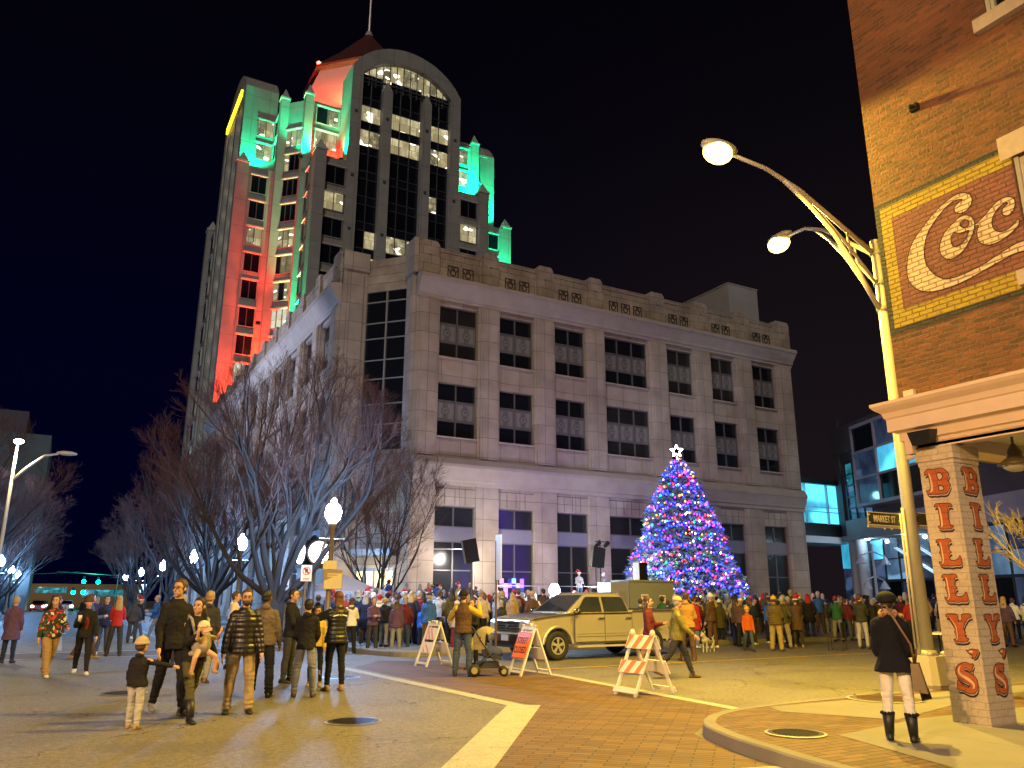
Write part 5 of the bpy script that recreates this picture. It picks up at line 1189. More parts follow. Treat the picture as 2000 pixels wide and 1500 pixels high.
# distant bell-shaped street lamp by the bridge
t = thing('bell_street_lamp', 'blue-lit street lamp with four hanging bell shades below the footbridge', 'street lamp', (53.5,40.0,.15))
m = MB(); m.tube([(0,0,0),(0,0,5.6)],[.14,.07],8)
for z, w in ((4.7,1.4),(2.9,1.0)): m.tube([(-w,0,z),(0,0,z+.35),(w,0,z)],.05,6)
m.build('post', mat('blue_grey_steel',(.3,.36,.5),.5), t)
for (x,z) in ((-1.4,4.5),(1.4,4.5),(-1.0,2.7),(1.0,2.7)): m = MB(); m.tube([(x,0,z+.2),(x,0,z),(x,0,z-.4)],[.05,.18,.4],10); m.build('bell_shade', mat('blue_grey_steel',(.3,.36,.5),.5), t)
# ================================================================ PICKUP TRUCK
PAINT = mat('champagne_paint', (.58,.53,.40), .24, .5, .03, 30, coat=.8); CHR = mat('chrome', (.6,.6,.6), .12, 1, 0); RUB = mat('tyre_rubber', (.018,.018,.018), .8, 0, .2, 30, bump=.2)
TG = mat('glass_reflect_tint', (.03,.035,.045), .05, 0, .6, 1.5, coat=1); TRIMB = mat('black_trim', (.02,.02,.02), .5); RIM = mat('alloy_rim', (.62,.60,.55), .3, .6, 0)  # TG: bluish mottled base stands for reflections in the truck windows
K8 = thing('pickup_truck', 'champagne gold double cab pickup truck parked behind the STREET CLOSED sign', 'pickup truck', (12.32,20.42,0), radians(4))
def arc(cx, r, a0, a1, n, cz=.39): return [(cx+r*cos(radians(a0+(a1-a0)*i/n)), cz+r*sin(radians(a0+(a1-a0)*i/n))) for i in range(n+1)]
side = [(-1.02,.42),(-1.05,.52),(-1.04,.66),(-1.02,.72),(-1.0,1.0),(-.96,1.07),(-.8,1.12),(-.4,1.18),(.1,1.225),(.42,1.245),(2.72,1.27),(2.75,1.335),(4.74,1.35),(4.8,1.32),(4.8,.62),(4.72,.5)]+arc(3.57,.47,12,168,10)+[(3.02,.42),(.56,.40)]+arc(0,.47,12,168,10)+[(-.55,.42)]
def inset(poly, d):
    cx = sum(p[0] for p in poly)/len(poly); cz = .85
    return [(x+(cx-x)*d, z+(cz-z)*d*1.6 if z > .8 else z) for x, z in poly]
m = MB(); rings = []
for y, d in ((-.88,.05),(-.95,.018),(-.975,.0),(-.93,-.004),(.93,-.004),(.975,0),(.95,.018),(.88,.05)): rings.append([(x,y,z) for x,z in inset(side, max(d,0))])
m.loft(rings); body8 = m.build('body', PAINT, K8)
def bevel(o, w=.035, seg=3):
    b = o.modifiers.new('bevel','BEVEL'); b.width = w; b.segments = seg; b.limit_method = 'ANGLE'; b.angle_limit = radians(18); b.harden_normals = True; o.data.polygons.foreach_set('use_smooth',[True]*len(o.data.polygons))
m = MB()     # cab greenhouse
def ring(x0,x1,y,z,yr=None): return [(x0,-y,z),(x1,-y,z),(x1,y,z),(x0,y,z)]
m.loft([ring(.36,2.74,.90,1.235), ring(.44,2.72,.885,1.30), ring(1.08,2.5,.74,1.74), ring(1.22,2.42,.66,1.805), ring(1.4,2.3,.5,1.83)]); bevel(m.build('cab_roof', PAINT, K8), .05)
def sidept(t, z, s, off=.006):    # point on the slanted cab side
    f = (z-1.30)/(1.74-1.30); y = .885+(.74-.885)*f; return (t, s*(y+off), z)
for s in (-1,1):
    for q in ([(.72,1.29),(1.62,1.29),(1.62,1.69),(1.17,1.69),(1.08,1.66)], [(1.72,1.29),(2.62,1.30),(2.50,1.64),(2.44,1.69),(1.72,1.69)]):
        m = MB(); m.add([sidept(x,z,s) for x,z in q], [tuple(range(len(q)))]); w = m.build('side_window', TG, K8)
        m = MB(); ribbon(m, q, .022, lambda a,b: sidept(a,b,s,.009)); m.build('seal', TRIMB, w)
m = MB(); m.add([(.435,-.80,1.285),(.435,.80,1.285),(1.10,.66,1.735),(1.10,-.66,1.735)], [(0,1,2,3)]); m.T = Matrix.Translation((-.012,0,.008)); m.v = [(x-.012,y,z+.012) for x,y,z in m.v]; m.build('windscreen', TG, K8)
m = MB(); m.add([(2.745,-.78,1.33),(2.745,.78,1.33),(2.53,.66,1.70),(2.53,-.66,1.70)], [(0,1,2,3)]); m.v = [(x+.014,y,z) for x,y,z in m.v]; m.build('rear_window', GLASS, K8)
m = MB(); m.add([(-.93,-.80,1.082),(-.93,.80,1.082),(-.3,.84,1.200),(.34,.86,1.252),(.34,-.86,1.252),(-.3,-.84,1.200)], [(0,1,2,5),(5,2,3,4)]); m.v = [(x,y,z+.004) for x,y,z in m.v]; m.build('bonnet', mat('bonnet_dark_reflection',(.12,.115,.11),.3,.5,0,coat=.5), K8)  # dark grey stands for the night reflected in the gold bonnet
m = MB(); m.box(2.8,4.72,-.84,.84,1.352,1.356); m.build('bed_cover', mat('bed_dark',(.03,.03,.03),.7), K8)
for s in (-1,1):
    for i,(x0,x1,hx) in enumerate(((.58,1.66,1.42),(1.67,2.70,2.45))):
        m = MB(); y = s*.978; q = [(x0,.47),(x1,.47),(x1,1.22),(x0,1.21)]
        m.add([(x,y,z) for x,z in q], [(0,1,2,3)]); d = m.build('door', PAINT, K8)
        g = MB(); ribbon(g, q, .012, lambda a,b: (a,s*.9795,b)); g.build('gap', TRIMB, d)
        g = MB(); g.caps((hx,s*1.005,1.10),(hx+.19,s*1.005,1.10),.022,.022,8); g.build('handle', CHR, d, True)
        g = MB(); g.box(x0+.03,x1-.03,min(y,s*1.0),max(y,s*1.0),.62,.66); g.box(x0+.03,x1-.03,min(y,s*.995),max(y,s*.995),.69,.71); g.build('side_moulding', PAINT, d)
    m = MB(); m.box(.6,2.75,min(s*.9,s*1.06),max(s*.9,s*1.06),.33,.38); m.build('running_board', mat('pale_step',(.55,.52,.42),.4,.3), K8)
    for cx in (0,3.57):
        m = MB(); a = arc(cx,.475,5,175,12); b = arc(cx,.545,5,175,12)
        m.add([(x,s*.977,z) for x,z in a]+[(x,s*1.02,z) for x,z in [( (p[0]+q[0])/2,(p[1]+q[1])/2) for p,q in zip(a,b)]]+[(x,s*.979,z) for x,z in b], [(i,i+1,14+i,13+i) for i in range(12)]+[(13+i,14+i,27+i,26+i) for i in range(12)]); m.build('wheel_arch', PAINT, K8, True)
    m = MB(); m.ell((.62,s*1.09,1.31),(.06,.11,.09),10,8); m.box(.6,.66,min(s*.9,s*1.0),max(s*.9,s*1.0),1.26,1.30); mm = m.build('mirror', TRIMB, K8, True); m = MB(); m.ell((.56,s*1.10,1.32),(.04,.095,.06),10,8); m.build('cap', CHR, mm, True)
    m = MB(); m.loft([[(-1.0,s*.9,.86),(-.80,s*.965,.88),(-.78,s*.95,1.06),(-.97,s*.88,1.04)],[(-1.06,s*.58,.86),(-1.02,s*.58,.88),(-.98,s*.58,1.06),(-1.02,s*.58,1.05)]]); m.build('headlight', mat('headlamp_glass',(.35,.37,.4),.12,.2,0), K8)
    for wx in (0,3.57):
        y0 = s*.72; y1 = s*.965
        prof = [(y0,.20),(y0,.33),(y0+s*.02,.375),(y0+s*.06,.39),(y1-s*.06,.39),(y1-s*.02,.375),(y1,.33),(y1,.235),(y1-s*.03,.225)]
        m = MB(); n = 28; m.loft([[(wx+r*cos(2*pi*k/n),y,.39+r*sin(2*pi*k/n)) for k in range(n)] for y,r in prof], cap=True); w = m.build('wheel', RUB, K8, True)
        m = MB(); yo = y1-s*.012
        for k in range(n):
            a,b = 2*pi*k/n,2*pi*(k+1)/n
            m.add([(wx+r*cos(t),yo,.39+r*sin(t)) for r,t in ((.20,a),(.235,a),(.235,b),(.20,b))],[(0,1,2,3)])
        for k in range(5):
            for o in (-.13,.13):
                a = 2*pi*k/5+.3+o; ca,sa = cos(a),sin(a); px,pz = -sa*.02,ca*.02
                m.add([(wx+.05*ca-px,yo+s*.005,.39+.05*sa-pz),(wx+.205*ca-px*1.1,yo,.39+.205*sa-pz*1.1),(wx+.205*ca+px*1.1,yo,.39+.205*sa+pz*1.1),(wx+.05*ca+px,yo+s*.005,.39+.05*sa+pz)],[(0,1,2,3)])
        m.tube([(wx,yo-s*.01,.39),(wx,yo+s*.015,.39)],.062,14); m.build('rim', RIM, w)
m = MB(); m.add([(-1.02,-.55,.76),(-1.02,.55,.76),(-1.0,.58,1.04),(-1.0,-.58,1.04)],[(0,1,2,3)]); m.v = [(x-.02,y,z) for x,y,z in m.v]; g = m.build('grille', TRIMB, K8)
m = MB()
for z in (.79,.86,.93,1.01): m.box(-1.075,-1.03,-.54,.54,z,z+.022)
m.tube([(-1.09,0,.90),(-1.05,0,.90)],.07,14); m.build('grille_bars', CHR, g)
m = MB(); m.loft([[(-1.0,-.97,.50),(-1.0,.97,.50),(-.95,.97,.70),(-.95,-.97,.70)],[(-1.14,-.86,.50),(-1.14,.86,.50),(-1.12,.86,.70),(-1.12,-.86,.70)]]); m.loft([[(-.7,-.985,.50),(-.9,-.985,.5),(-.9,-.985,.7),(-.7,-.985,.7)],[(-1.0,-.97,.5),(-1.02,-.97,.5),(-1.0,-.97,.7),(-.98,-.97,.7)]]); m.build('bumper', CHR, K8)
m = MB(); m.box(-1.155,-1.145,-.16,.16,.52,.68); m.build('licence_plate', mat('plate_pale',(.5,.5,.55),.5), K8)
m = MB(); m.box(-1.06,-.95,-.8,.8,.34,.49); m.build('air_dam', TRIMB, K8)
text_mesh('TUNDRA  4', .07, TRIMB, K8, 'lettering', (1.0,-.9795-.001,.78), (pi/2,0,0), .0006, 1.25) if False else None
# ================================================================ BARRICADES
ORG = mat('barricade_orange', (.8,.20,.012), .45); WHT = mat('barricade_white', (.72,.68,.62), .45, 0, .06, 10); PNKO = mat('barricade_pinkish', (.75,.22,.13), .45); SGO = mat('sign_orange', (.9,.19,.008), .45)
def aframe(loc, rz, label, kind):
    t = thing('barricade', label, 'barricade', loc, rz, None)
    H, sp = (1.06, .40) if kind != 'wood' else (1.0, .46)
    for s in (-1, 1):
        ph = atan2(sp, H); Lp = hypot(sp, H)
        M = Matrix.Translation((s*sp,0,0)) @ Matrix.Rotation(-s*ph, 4, 'Y')   # v up the slope; local x = outward*s
        m = MB(); m.T = M
        W = .29 if kind != 'wood' else .27
        def pb(m, u0,u1,v0,v1,th=.03,o=0): m.box(min(s*o, s*(o-th)), max(s*o, s*(o-th)), u0,u1,v0,v1)
        if kind != 'wood':
            pb(m,-W,-W+.06,0,Lp); pb(m,W-.06,W,0,Lp); pb(m,-W+.06,W-.06,.06,.11); pb(m,-W+.06,W-.06,Lp*.30,Lp*.54,.02,-.008); pb(m,-W+.06,W-.06,Lp*.60,Lp*.86,.02,-.008); pb(m,-W+.06,W-.06,Lp*.9,Lp*.97)
            pb(m,-.1,.1,Lp*.97,Lp*1.03); pn = m.build('panel', WHT, t)
            g = MB(); g.T = M
            for (v0,v1,n) in ((Lp*.61,Lp*.85,3),(Lp*.31,Lp*.47,2)):
                if kind == 'sign' and s == -1 and v0 > .5: continue
                hw = W-.07
                for k in range(n):
                    a = -hw+.04+k*(2*hw)/n; dd = .20
                    pts = [(a,v0),(a+.075,v0),(min(hw,a+.075+dd),v1),(min(hw,a+dd),v1)]
                    g.add([(s*-.006,u,v) for u,v in pts],[(0,1,2,3)])
            if g.f: g.build('reflective_stripes', PNKO if kind == 'plastic' else ORG, pn)
        else:
            for u in (-W,W): pb(m,u-.025,u+.025,0,Lp*1.04,.04)
            pn = m.build('legs', WHT, t)
            for (v0,v1) in ((Lp*.76,Lp*.98),(Lp*.36,Lp*.56)):
                b = MB(); b.T = M; pb(b,-W-.07,W+.07,v0,v1,.02,.022); bd = b.build('board', WHT, pn)
                g = MB(); g.T = M; hw = W+.07
                for k in range(3):
                    a = -hw+k*.27-.02; pts = [(max(-hw,a+.13),v0),(min(hw,a+.13+.13),v0),(min(hw,a+.13),v1),(max(-hw,a),v1)]
                    g.add([(s*.0245,u,v) for u,v in pts],[(0,1,2,3)])
                g.build('reflective_stripes', ORG, bd)
            b = MB(); b.T = M; pb(b,-W-.05,W+.05,.05,.13,.02,.022); b.build('foot_board', WHT, pn)
    if kind == 'wood':
        for u in (-.27,.27): m = MB(); m.ell((0,u,1.03),(.05,.04,.06),10,8); m.build('hinge_cap', WHT, t, True)
    if kind == 'sign':
        s = -1; ph = atan2(sp,H); Lp = hypot(sp,H); M = Matrix.Translation((s*sp,0,0)) @ Matrix.Rotation(-s*ph,4,'Y')
        m = MB(); m.T = M; m.box(-.045,-.035,-.29,.29,.36,.94); p = m.build('sign_plate', SGO, t)
        m = MB(); m.T = M
        for q in ((-.28,.28,.925,.932),(-.28,.28,.368,.375),(-.28,-.273,.368,.932),(.273,.28,.368,.932)): m.box(-.047,-.045,*q)
        m.build('border', IRON, p)
        for txt, v in (('STREET',.75),('CLOSED',.54)):
            o = text_mesh(txt, .18, IRON, p, 'lettering', ex=.001, sx=.82, bold=.003)
            o.matrix_local = M @ Matrix.Translation((-.047,0,v)) @ Matrix(((0,0,-1,0),(-1,0,0,0),(0,1,0,0),(0,0,0,1))) @ Matrix.Diagonal((.78,1.1,1,1))
    return t
aframe((9.53,16.17,.008), 0, 'white folding barricade carrying the orange STREET CLOSED sign', 'sign')
aframe((8.66,19.45,.008), radians(8), 'small white plastic barricade with pinkish stripes left of the man in the vest', 'plastic')
aframe((9.33,11.86,.01), radians(2), 'worn orange and white striped barricade nearest the viewer at the crosswalk edge', 'wood')
# ================================================================ STROLLER
Sr = thing('baby_stroller', 'dark three-wheeled stroller with beige canopy parked beside the man in the vest', 'stroller', (8.55,16.35,.004), radians(-25))
DKF = mat('stroller_black', (.02,.02,.025), .7); BGF = mat('stroller_beige', (.30,.25,.12), .8, 0, .15, 20); BLK2 = mat('blanket_blue', (.03,.04,.14), .9, 0, .2, 12)
m = MB()
for s in (-1,1):
    m.tube([(-.30,s*.24,.98),(-.22,s*.25,.85),(.05,s*.26,.45),(.33,s*.2,.14)],.014,6); m.tube([(.12,s*.26,.52),(-.28,s*.24,.14)],.014,6); m.tube([(.3,s*.2,.35),(-.2,s*.22,.45)],.012,6)
m.tube([(-.30,-.24,.98),(-.34,-.12,1.02),(-.34,.12,1.02),(-.30,.24,.98)],.017,8); m.tube([(-.28,-.24,.14),(-.28,.24,.14)],.012,6); m.build('frame', DKF, Sr, True)
for x,y,r in ((-.28,-.27,.13),(-.28,.27,.13),(.36,-.16,.1),(.36,.16,.1)):
    m = MB(); m.tube([(x,y-.025,r),(x,y+.025,r)],r,18); w = m.build('wheel', RUB, Sr, True); m = MB(); m.tube([(x,y-.028,r),(x,y+.028,r)],r*.55,10); m.build('hub', BGF, w)
m = MB(); rings = []
for k in range(9):
    a = radians(-10+k*17); r = .33; rings.append([(-.02-r*cos(a)*1.0*cos(b)*1.0, .25*sin(b)/sin(1.45) if True else 0, .62+.42*sin(a)*cos(b*.55)) for b in [(-1.45+2.9*j/10) for j in range(11)]])
m.loft(rings, cap=False, closed=False); m.build('canopy', BGF, Sr, True)
m = MB(); m.loft([[(-.2,-.22,.82),(-.2,.22,.82),(-.14,.22,.82),(-.14,-.22,.82)],[(-.08,-.23,.42),(-.08,.23,.42),(.0,.23,.46),(.0,-.23,.46)],[(.3,-.2,.36),(.3,.2,.36),(.3,.2,.42),(.3,-.2,.42)]]); m.build('seat', DKF, Sr)
m = MB(); m.ell((.12,0,.48),(.24,.19,.12),12,8,fn=lambda p:(p.x,p.y,p.z+.02*sin(p.x*30+p.y*20))); m.build('blanket', BLK2, Sr, True)
m = MB(); m.box(-.24,.25,-.2,.2,.17,.3); m.build('basket', DKF, Sr); m = MB(); m.ell((-.36,0,.62),(.1,.2,.2),10,8); m.build('hanging_bag', BGF, Sr, True)
# folding table with tubs by the lamp pole and chairs
tb = thing('folding_table', 'pale folding table between lamp pole and the crowd', 'table', (22.2,14.6,0), .3); m = MB(); m.box(-.7,.7,-.35,.35,.70,.74); m.build('top', WHITEPL, tb); m = MB(); m.box(-.7,.7,-.36,-.35,.05,.70); m.build('cloth', mat('cream_cloth',(.6,.55,.35),.8), tb)
m = MB()
for x,y in ((-.6,-.3),(.6,-.3),(-.6,.3),(.6,.3)): m.box(x-.02,x+.02,y-.02,y+.02,0,.7)
m.build('legs', IRON, tb)
ch = thing('camp_chair', 'dark folding camp chair seen from behind in the crowd', 'chair', (23.3,18.9,0), .5)
m = MB(); m.box(-.27,.27,-.02,.02,.4,.9); m.box(-.27,.27,0,.45,.4,.43); m.build('fabric', mat('chair_fabric',(.03,.02,.02),.9), ch)
m = MB()
for x in (-.28,.28): m.box(x-.012,x+.012,-.03,-.01,0,.92); m.box(x-.012,x+.012,.43,.45,0,.6)
m.build('frame', IRON, ch)
dg = thing('dog', 'small black and white dog at the crowd edge by the bald man', 'dog', (18.6,20.3,0), radians(200))
m = MB()
for p0,p1,r0,r1 in (((-.24,0,.36),(.0,0,.35),.10,.11),((0,0,.35),(.2,0,.38),.11,.12),((.2,0,.4),(.3,0,.52),.09,.07),((.3,0,.55),(.33,0,.56),.075,.07),((.33,0,.54),(.43,0,.51),.045,.03),
    ((.2,.06,.35),(.2,.06,.18),.045,.03),((.2,.06,.18),(.22,.06,.02),.028,.024),((.2,-.06,.35),(.2,-.06,.18),.045,.03),((.2,-.06,.18),(.22,-.06,.02),.028,.024),
    ((-.24,.06,.34),(-.20,.07,.2),.06,.04),((-.20,.07,.2),(-.27,.07,.13),.032,.025),((-.27,.07,.13),(-.25,.07,.02),.024,.024),((-.24,-.06,.34),(-.20,-.07,.2),.06,.04),((-.20,-.07,.2),(-.27,-.07,.13),.032,.025),((-.27,-.07,.13),(-.25,-.07,.02),.024,.024),
    ((-.32,0,.4),(-.42,0,.5),.025,.012),((.29,.05,.6),(.27,.07,.66),.025,.008),((.29,-.05,.6),(.27,-.07,.66),.025,.008)): m.caps(p0,p1,r0,r1,8)
DOG = m; dogroot = dg
# ================================================================ PEOPLE
QUEUE = []
def solid(mb, name, mt, parent, vox, disp=None, it=3):
    o = mb.build(name, mt, parent, True)
    r = o.modifiers.new('r','REMESH'); r.mode = 'VOXEL'; r.voxel_size = vox; r.use_smooth_shade = True
    s = o.modifiers.new('s','SMOOTH'); s.iterations = it; s.factor = .5
    QUEUE.append((o, disp)); return o
def flush():
    dg = bpy.context.evaluated_depsgraph_get(); dg.update()
    res = []
    for o, disp in QUEUE:
        me = bpy.data.meshes.new_from_object(o.evaluated_get(dg)); res.append(me)
    for (o, disp), me in zip(QUEUE, res):
        o.modifiers.clear(); old = o.data; mats = [m for m in old.materials]; o.data = me; bpy.data.meshes.remove(old)
        if len(me.materials) == 0:
            for m in mats: me.materials.append(m)
        if disp:
            nrm = [v.normal.copy() for v in me.vertices]
            for v, n in zip(me.vertices, nrm): v.co += n*disp(v.co)
        me.polygons.foreach_set('use_smooth', [True]*len(me.polygons)); me.update()
    QUEUE.clear()
def wrinkle(amp=.006, f=9, seed=0):
    return lambda c: amp*(noise.noise(Vector((c.x*f+seed, c.y*f, c.z*f*.8)))+.5*noise.noise(Vector((c.x*f*2.3, c.y*f*2.3+seed, c.z*f*3))))
def folds(amp, k=1.0, seed=0):
    w = wrinkle(amp, 7, seed)
    def f(c):
        z = c.z/k; b = max(0, 1-abs(z-.14)/.12)+.6*max(0, 1-abs(z-.50)/.13)+.4*max(0,1-abs(z-.83)/.08)
        return w(c)+.007*k*b*sin(z*95+4*noise.noise(Vector((c.x*9,c.y*9,seed))))
    return f
def quilt(k=1.0, step=.075): return lambda c: .010*k*abs(sin(pi*c.z/step/k))+.002*noise.noise(c*25)-.004
def cvar(name, col, rough=.85, b=.25):
    if name in _mc: return _mc[name]
    t = NT(name); p = t.pos(True); n = t.noise(p, 9, 4); n2 = t.noise(p, 60, 2); t.base(t.mix(n, tuple(x*.78 for x in col), tuple(min(1,x*1.18) for x in col))); t.rough(rough); t.b.inputs['Specular IOR Level'].default_value = .25 if rough > .7 else .5
    t.bump(t.math('ADD', n, t.math('MULTIPLY', n2, .3)), b, .012); _mc[name] = t.m; return t.m
SKIN = {'light': cvar('skin_light',(.50,.29,.20),.5,.05), 'mid': cvar('skin_mid',(.34,.18,.11),.5,.05), 'dark': cvar('skin_dark',(.13,.065,.04),.5,.05)}
CC = {'black':(.012,.012,.014),'charcoal':(.035,.035,.04),'navy':(.015,.022,.06),'blue':(.03,.10,.36),'teal':(.02,.09,.09),'green':(.03,.12,.05),'olive':(.07,.065,.03),'brown':(.09,.05,.03),
 'tan':(.30,.20,.10),'beige':(.42,.34,.24),'cream':(.58,.50,.40),'white':(.68,.66,.63),'grey':(.20,.20,.21),'light grey':(.38,.37,.36),'red':(.38,.025,.02),'maroon':(.12,.02,.025),'purple':(.09,.05,.11),
 'pink':(.48,.20,.22),'orange':(.52,.11,.02),'yellow':(.52,.36,.06),'denim':(.06,.085,.14),'khaki':(.34,.26,.13),'dark red':(.16,.02,.02),'mauve':(.26,.17,.17),'pale pink':(.72,.67,.64)}
HC = {'brown':(.06,.032,.018),'black':(.012,.010,.010),'blond':(.36,.24,.10),'grey':(.32,.31,.30),'auburn':(.10,.035,.015),'bald':(.5,.29,.2)}
def cm(c): return cvar('cloth_'+c.replace(' ','_'), CC[c])
def hm(c): return cvar('hair_'+c, HC[c], .6, .5)
def geo(pose, k=1.0, hs=1.0, coat='jacket', legs=((0,3,0),(0,3,0)), arms=((5,8,12,4),(5,8,12,4)), lean=0, head=(0,0), fem=False, hair='short', hat=None, baggy=1.0, fat=1.0, fine=False, boots=False, hold=(None,None), footyaw=(8,8), bare=False, hoodup=False):
    """returns dict part -> MB in local coordinates, x right, y forward, feet on z=0"""
    G = {}
    def mb(n):
        if n not in G: G[n] = MB(); G[n].T = Matrix.Diagonal((k,k,k,1))
        return G[n]
    R_ = lambda d: radians(d)
    # ---- legs
    hipx = .088; ank = []; J = []
    for i, s in enumerate((-1, 1)):
        a, b, kn = legs[i]
        hip = Vector((s*hipx,0,0)); d1 = Vector((s*sin(R_(b)), sin(R_(a))*cos(R_(b)), -cos(R_(a))*cos(R_(b)))); knee = hip+d1*.43
        d2 = Vector((s*sin(R_(b*.6)), sin(R_(a-kn)), -cos(R_(a-kn)))).normalized(); an = knee+d2*.42; J.append([hip,knee,an])
    hz = -min(j[2].z for j in J)+.082
    for j in J:
        for v in j: v.z += hz
    up = Matrix.Translation((0,0,hz)) @ Matrix.Rotation(R_(-lean),4,'X')
    U = lambda x,y,z: up @ Vector((x,y,z-.93))     # upper body points given with hips at .93
    # ---- trousers
    t = mb('trousers'); bg = baggy
    t.ell(U(0,-.005,.94), (.158*fat,.112*fat,.10), 14, 8); t.ell(U(0,0,1.0), (.145*fat,.10*fat,.07), 14, 8)
    for i, j in enumerate(J):
        s = -1 if i == 0 else 1
        if boots: t.caps(j[0]+Vector((0,-.01,-.02)), j[1], .09, .07); t.caps(j[1], j[1].lerp(j[2],.62)+Vector((0,-.012,0)), .066, .055); continue
        t.caps(j[0]+Vector((0,-.01,-.02)), j[1], .093*(1+.4*(bg-1))*(.5+.5*fat), .071*bg); t.caps(j[1], j[1].lerp(j[2],.35)+Vector((0,-.012,0)), .069*bg, .067*bg); t.caps(j[1].lerp(j[2],.3)+Vector((0,-.01,0)), j[1].lerp(j[2], .97), .066*bg, .052*bg*bg)
    # ---- shoes
    sh = G['shoes'] = []
    for i, j in enumerate(J):
        m = MB(); m.T = Matrix.Diagonal((k,k,k,1)); sh.append(m); s = -1 if i == 0 else 1; a = R_(-s*footyaw[i])
        f = Vector((-sin(a),cos(a),0)); an = j[2]; lift = an.z-.082; pitch = -R_(min(50, lift*220)); f = Vector((f.x*cos(pitch), f.y*cos(pitch), sin(pitch)))
        heel = an+Vector((0,0,-.045))-f*.035; toe = an+Vector((0,0,-.052))+f*.155
        r = Vector((f.y,-f.x,0)).normalized(); upv = r.cross(f)
        def sec(c, w, h0, h1): return [tuple(c+r*(w*cos(q))+upv*((h1 if sin(q) > 0 else h0)*sin(q))) for q in [2*pi*n/12 for n in range(12)]]
        base = an+Vector((0,0,-.055))
        m.loft([sec(base-f*.085,.012,.02,.02), sec(base-f*.075,.036,.026,.055), sec(base-f*.03,.042,.027,.08), sec(base+f*.03,.043,.027,.07), sec(base+f*.09,.048,.027,.035), sec(base+f*.145,.042,.027,.022), sec(base+f*.175,.018,.02,.01)])
        dk = (j[1]-an).normalized(); m.tube([an+Vector((0,-.005,-.04)), an+dk*(.10 if boots else .0)+Vector((0,-.005,0)), an+dk*(.235 if boots else .03)+Vector((0,-.008,0))], [.05,.062 if boots else .048,.075 if boots else .046], 12)
    # ---- upper body skin
    b = mb('body'); fx = .93 if fem else 1.0
    def sec(m, lst, n=16):
        rings = []
        for x,y,z,rx,ry in lst: rings.append([tuple(U(x+rx*cos(2*pi*q/n), y+ry*sin(2*pi*q/n), z)) for q in range(n)])
        m.loft(rings)
    sec(b, [(0,0,.90,.10,.07),(0,0,1.05,.11,.08),(0,0,1.28,.135,.09),(0,0,1.40,.13,.075),(0,-.005,1.455,.06,.055)])
    for i, j in enumerate(J): b.caps(j[0], j[1], .055, .045); b.caps(j[1], j[2], .042, .032); b.caps(j[2], j[2]+Vector((0,.06,-.04)), .032, .025)
    b.caps(U(0,-.012,1.42), U(0,.006,1.57), .056, .050)
    Hc = up @ Matrix.Translation((0,.012,1.635-.93+ (hs-1)*.10)) @ Matrix.Rotation(R_(-head[0]),4,'Z') @ Matrix.Rotation(R_(-head[1]),4,'X') @ Matrix.Diagonal((hs*1.05,hs*1.05,hs*1.05,1))
    HP = lambda x,y,z: Hc @ Vector((x,y,z)); HR = Hc.to_3x3()
    b.ell(HP(0,-.008,.025), (.074,.094,.088), 16, 12, HR); b.ell(HP(0,.022,-.045), (.058,.066,.066), 14, 10, HR); b.ell(HP(0,.052,-.088), (.026,.026,.022), 10, 8, HR)
    b.caps(HP(0,.083,.012), HP(0,.107,-.026), .008*hs, .014*hs, 8); b.ell(HP(0,.078,.03),(.045,.014,.012),10,6,HR)
    b.ell(HP(0,.084,-.058),(.024,.010,.009),10,6,HR)
    for s in (-1,1): b.ell(HP(s*.076,-.004,-.012),(.012,.018,.030),8,6,HR); b.ell(HP(s*.038,.066,-.02),(.02,.016,.02),8,6,HR)
    e = MB(); e.T = Matrix.Diagonal((k,k,k,1))
    for s in (-1,1):
        e.ell(HP(s*.031,.083,.008),(.013,.008,.006),8,6,HR); e.caps(HP(s*.017,.090,.028),HP(s*.047,.080,.031),.004,.003,6)
    G['eyes'] = e
    # ---- arms
    wr = []
    A = []
    shx = .160*fx*(.7+.3*fat)
    for i, s in enumerate((-1, 1)):
        a, ab, el, inw = arms[i][:4]
        sh0 = Vector((s*shx,0,1.378)); d1 = Vector((s*sin(R_(ab)), sin(R_(a))*cos(R_(ab)), -cos(R_(a))*cos(R_(ab)))); elb = sh0+d1*.29
        d2 = Vector((s*sin(R_(ab-inw)), sin(R_(a+el))*cos(R_(ab-inw)), -cos(R_(a+el))*cos(R_(ab-inw)))); w = elb+d2*.25
        A.append((sh0,elb,w,d2,s))
    UV = lambda v: U(v.x,v.y,v.z)
    for sh0,elb,w,d2,s in A:
        b.caps(UV(sh0),UV(elb),.046,.038); b.caps(UV(elb),UV(w),.038,.026)
        o = d2.normalized(); side = Vector((1,0,0)); n_ = o.cross(side); n_ = n_.normalized() if n_.length > .1 else Vector((0,1,0)); sd = n_.cross(o).normalized()   # palm plane: o along, f across
        acr = n_; pal = -sd*s                                       # fingers spread along acr, palm faces the body
        pc = w+o*.045; b.caps(UV(w), UV(pc), .027, .030); 
        b.ell(UV(w+o*.055), (.018,.036,.046), 10, 8, (up.to_3x3() @ Matrix((pal,acr,o)).transposed()))
        for q, (off, ln) in enumerate(((.030,.062),(.011,.070),(-.009,.066),(-.028,.052))):
            f0 = w+o*.088+acr*off; cur = .45 if hold[0 if s < 0 else 1] is None else 1.1
            f1 = f0+(o*cos(cur*.5)+pal*sin(cur*.5))*ln*.55; f2 = f1+(o*cos(cur*1.4)+pal*sin(cur*1.4))*ln*.5
            b.caps(UV(f0-o*.012),UV(f1),.0105,.0098,6); b.caps(UV(f1),UV(f2),.0098,.0085,6)
        t0 = w+o*.03+acr*.028; t1 = t0+(o*.6+acr*.75+pal*.35).normalized()*.04; t2 = t1+(o*.9+acr*.2+pal*.5).normalized()*.028
        b.caps(UV(t0),UV(t1),.013,.011,6); b.caps(UV(t1),UV(t2),.011,.009,6)
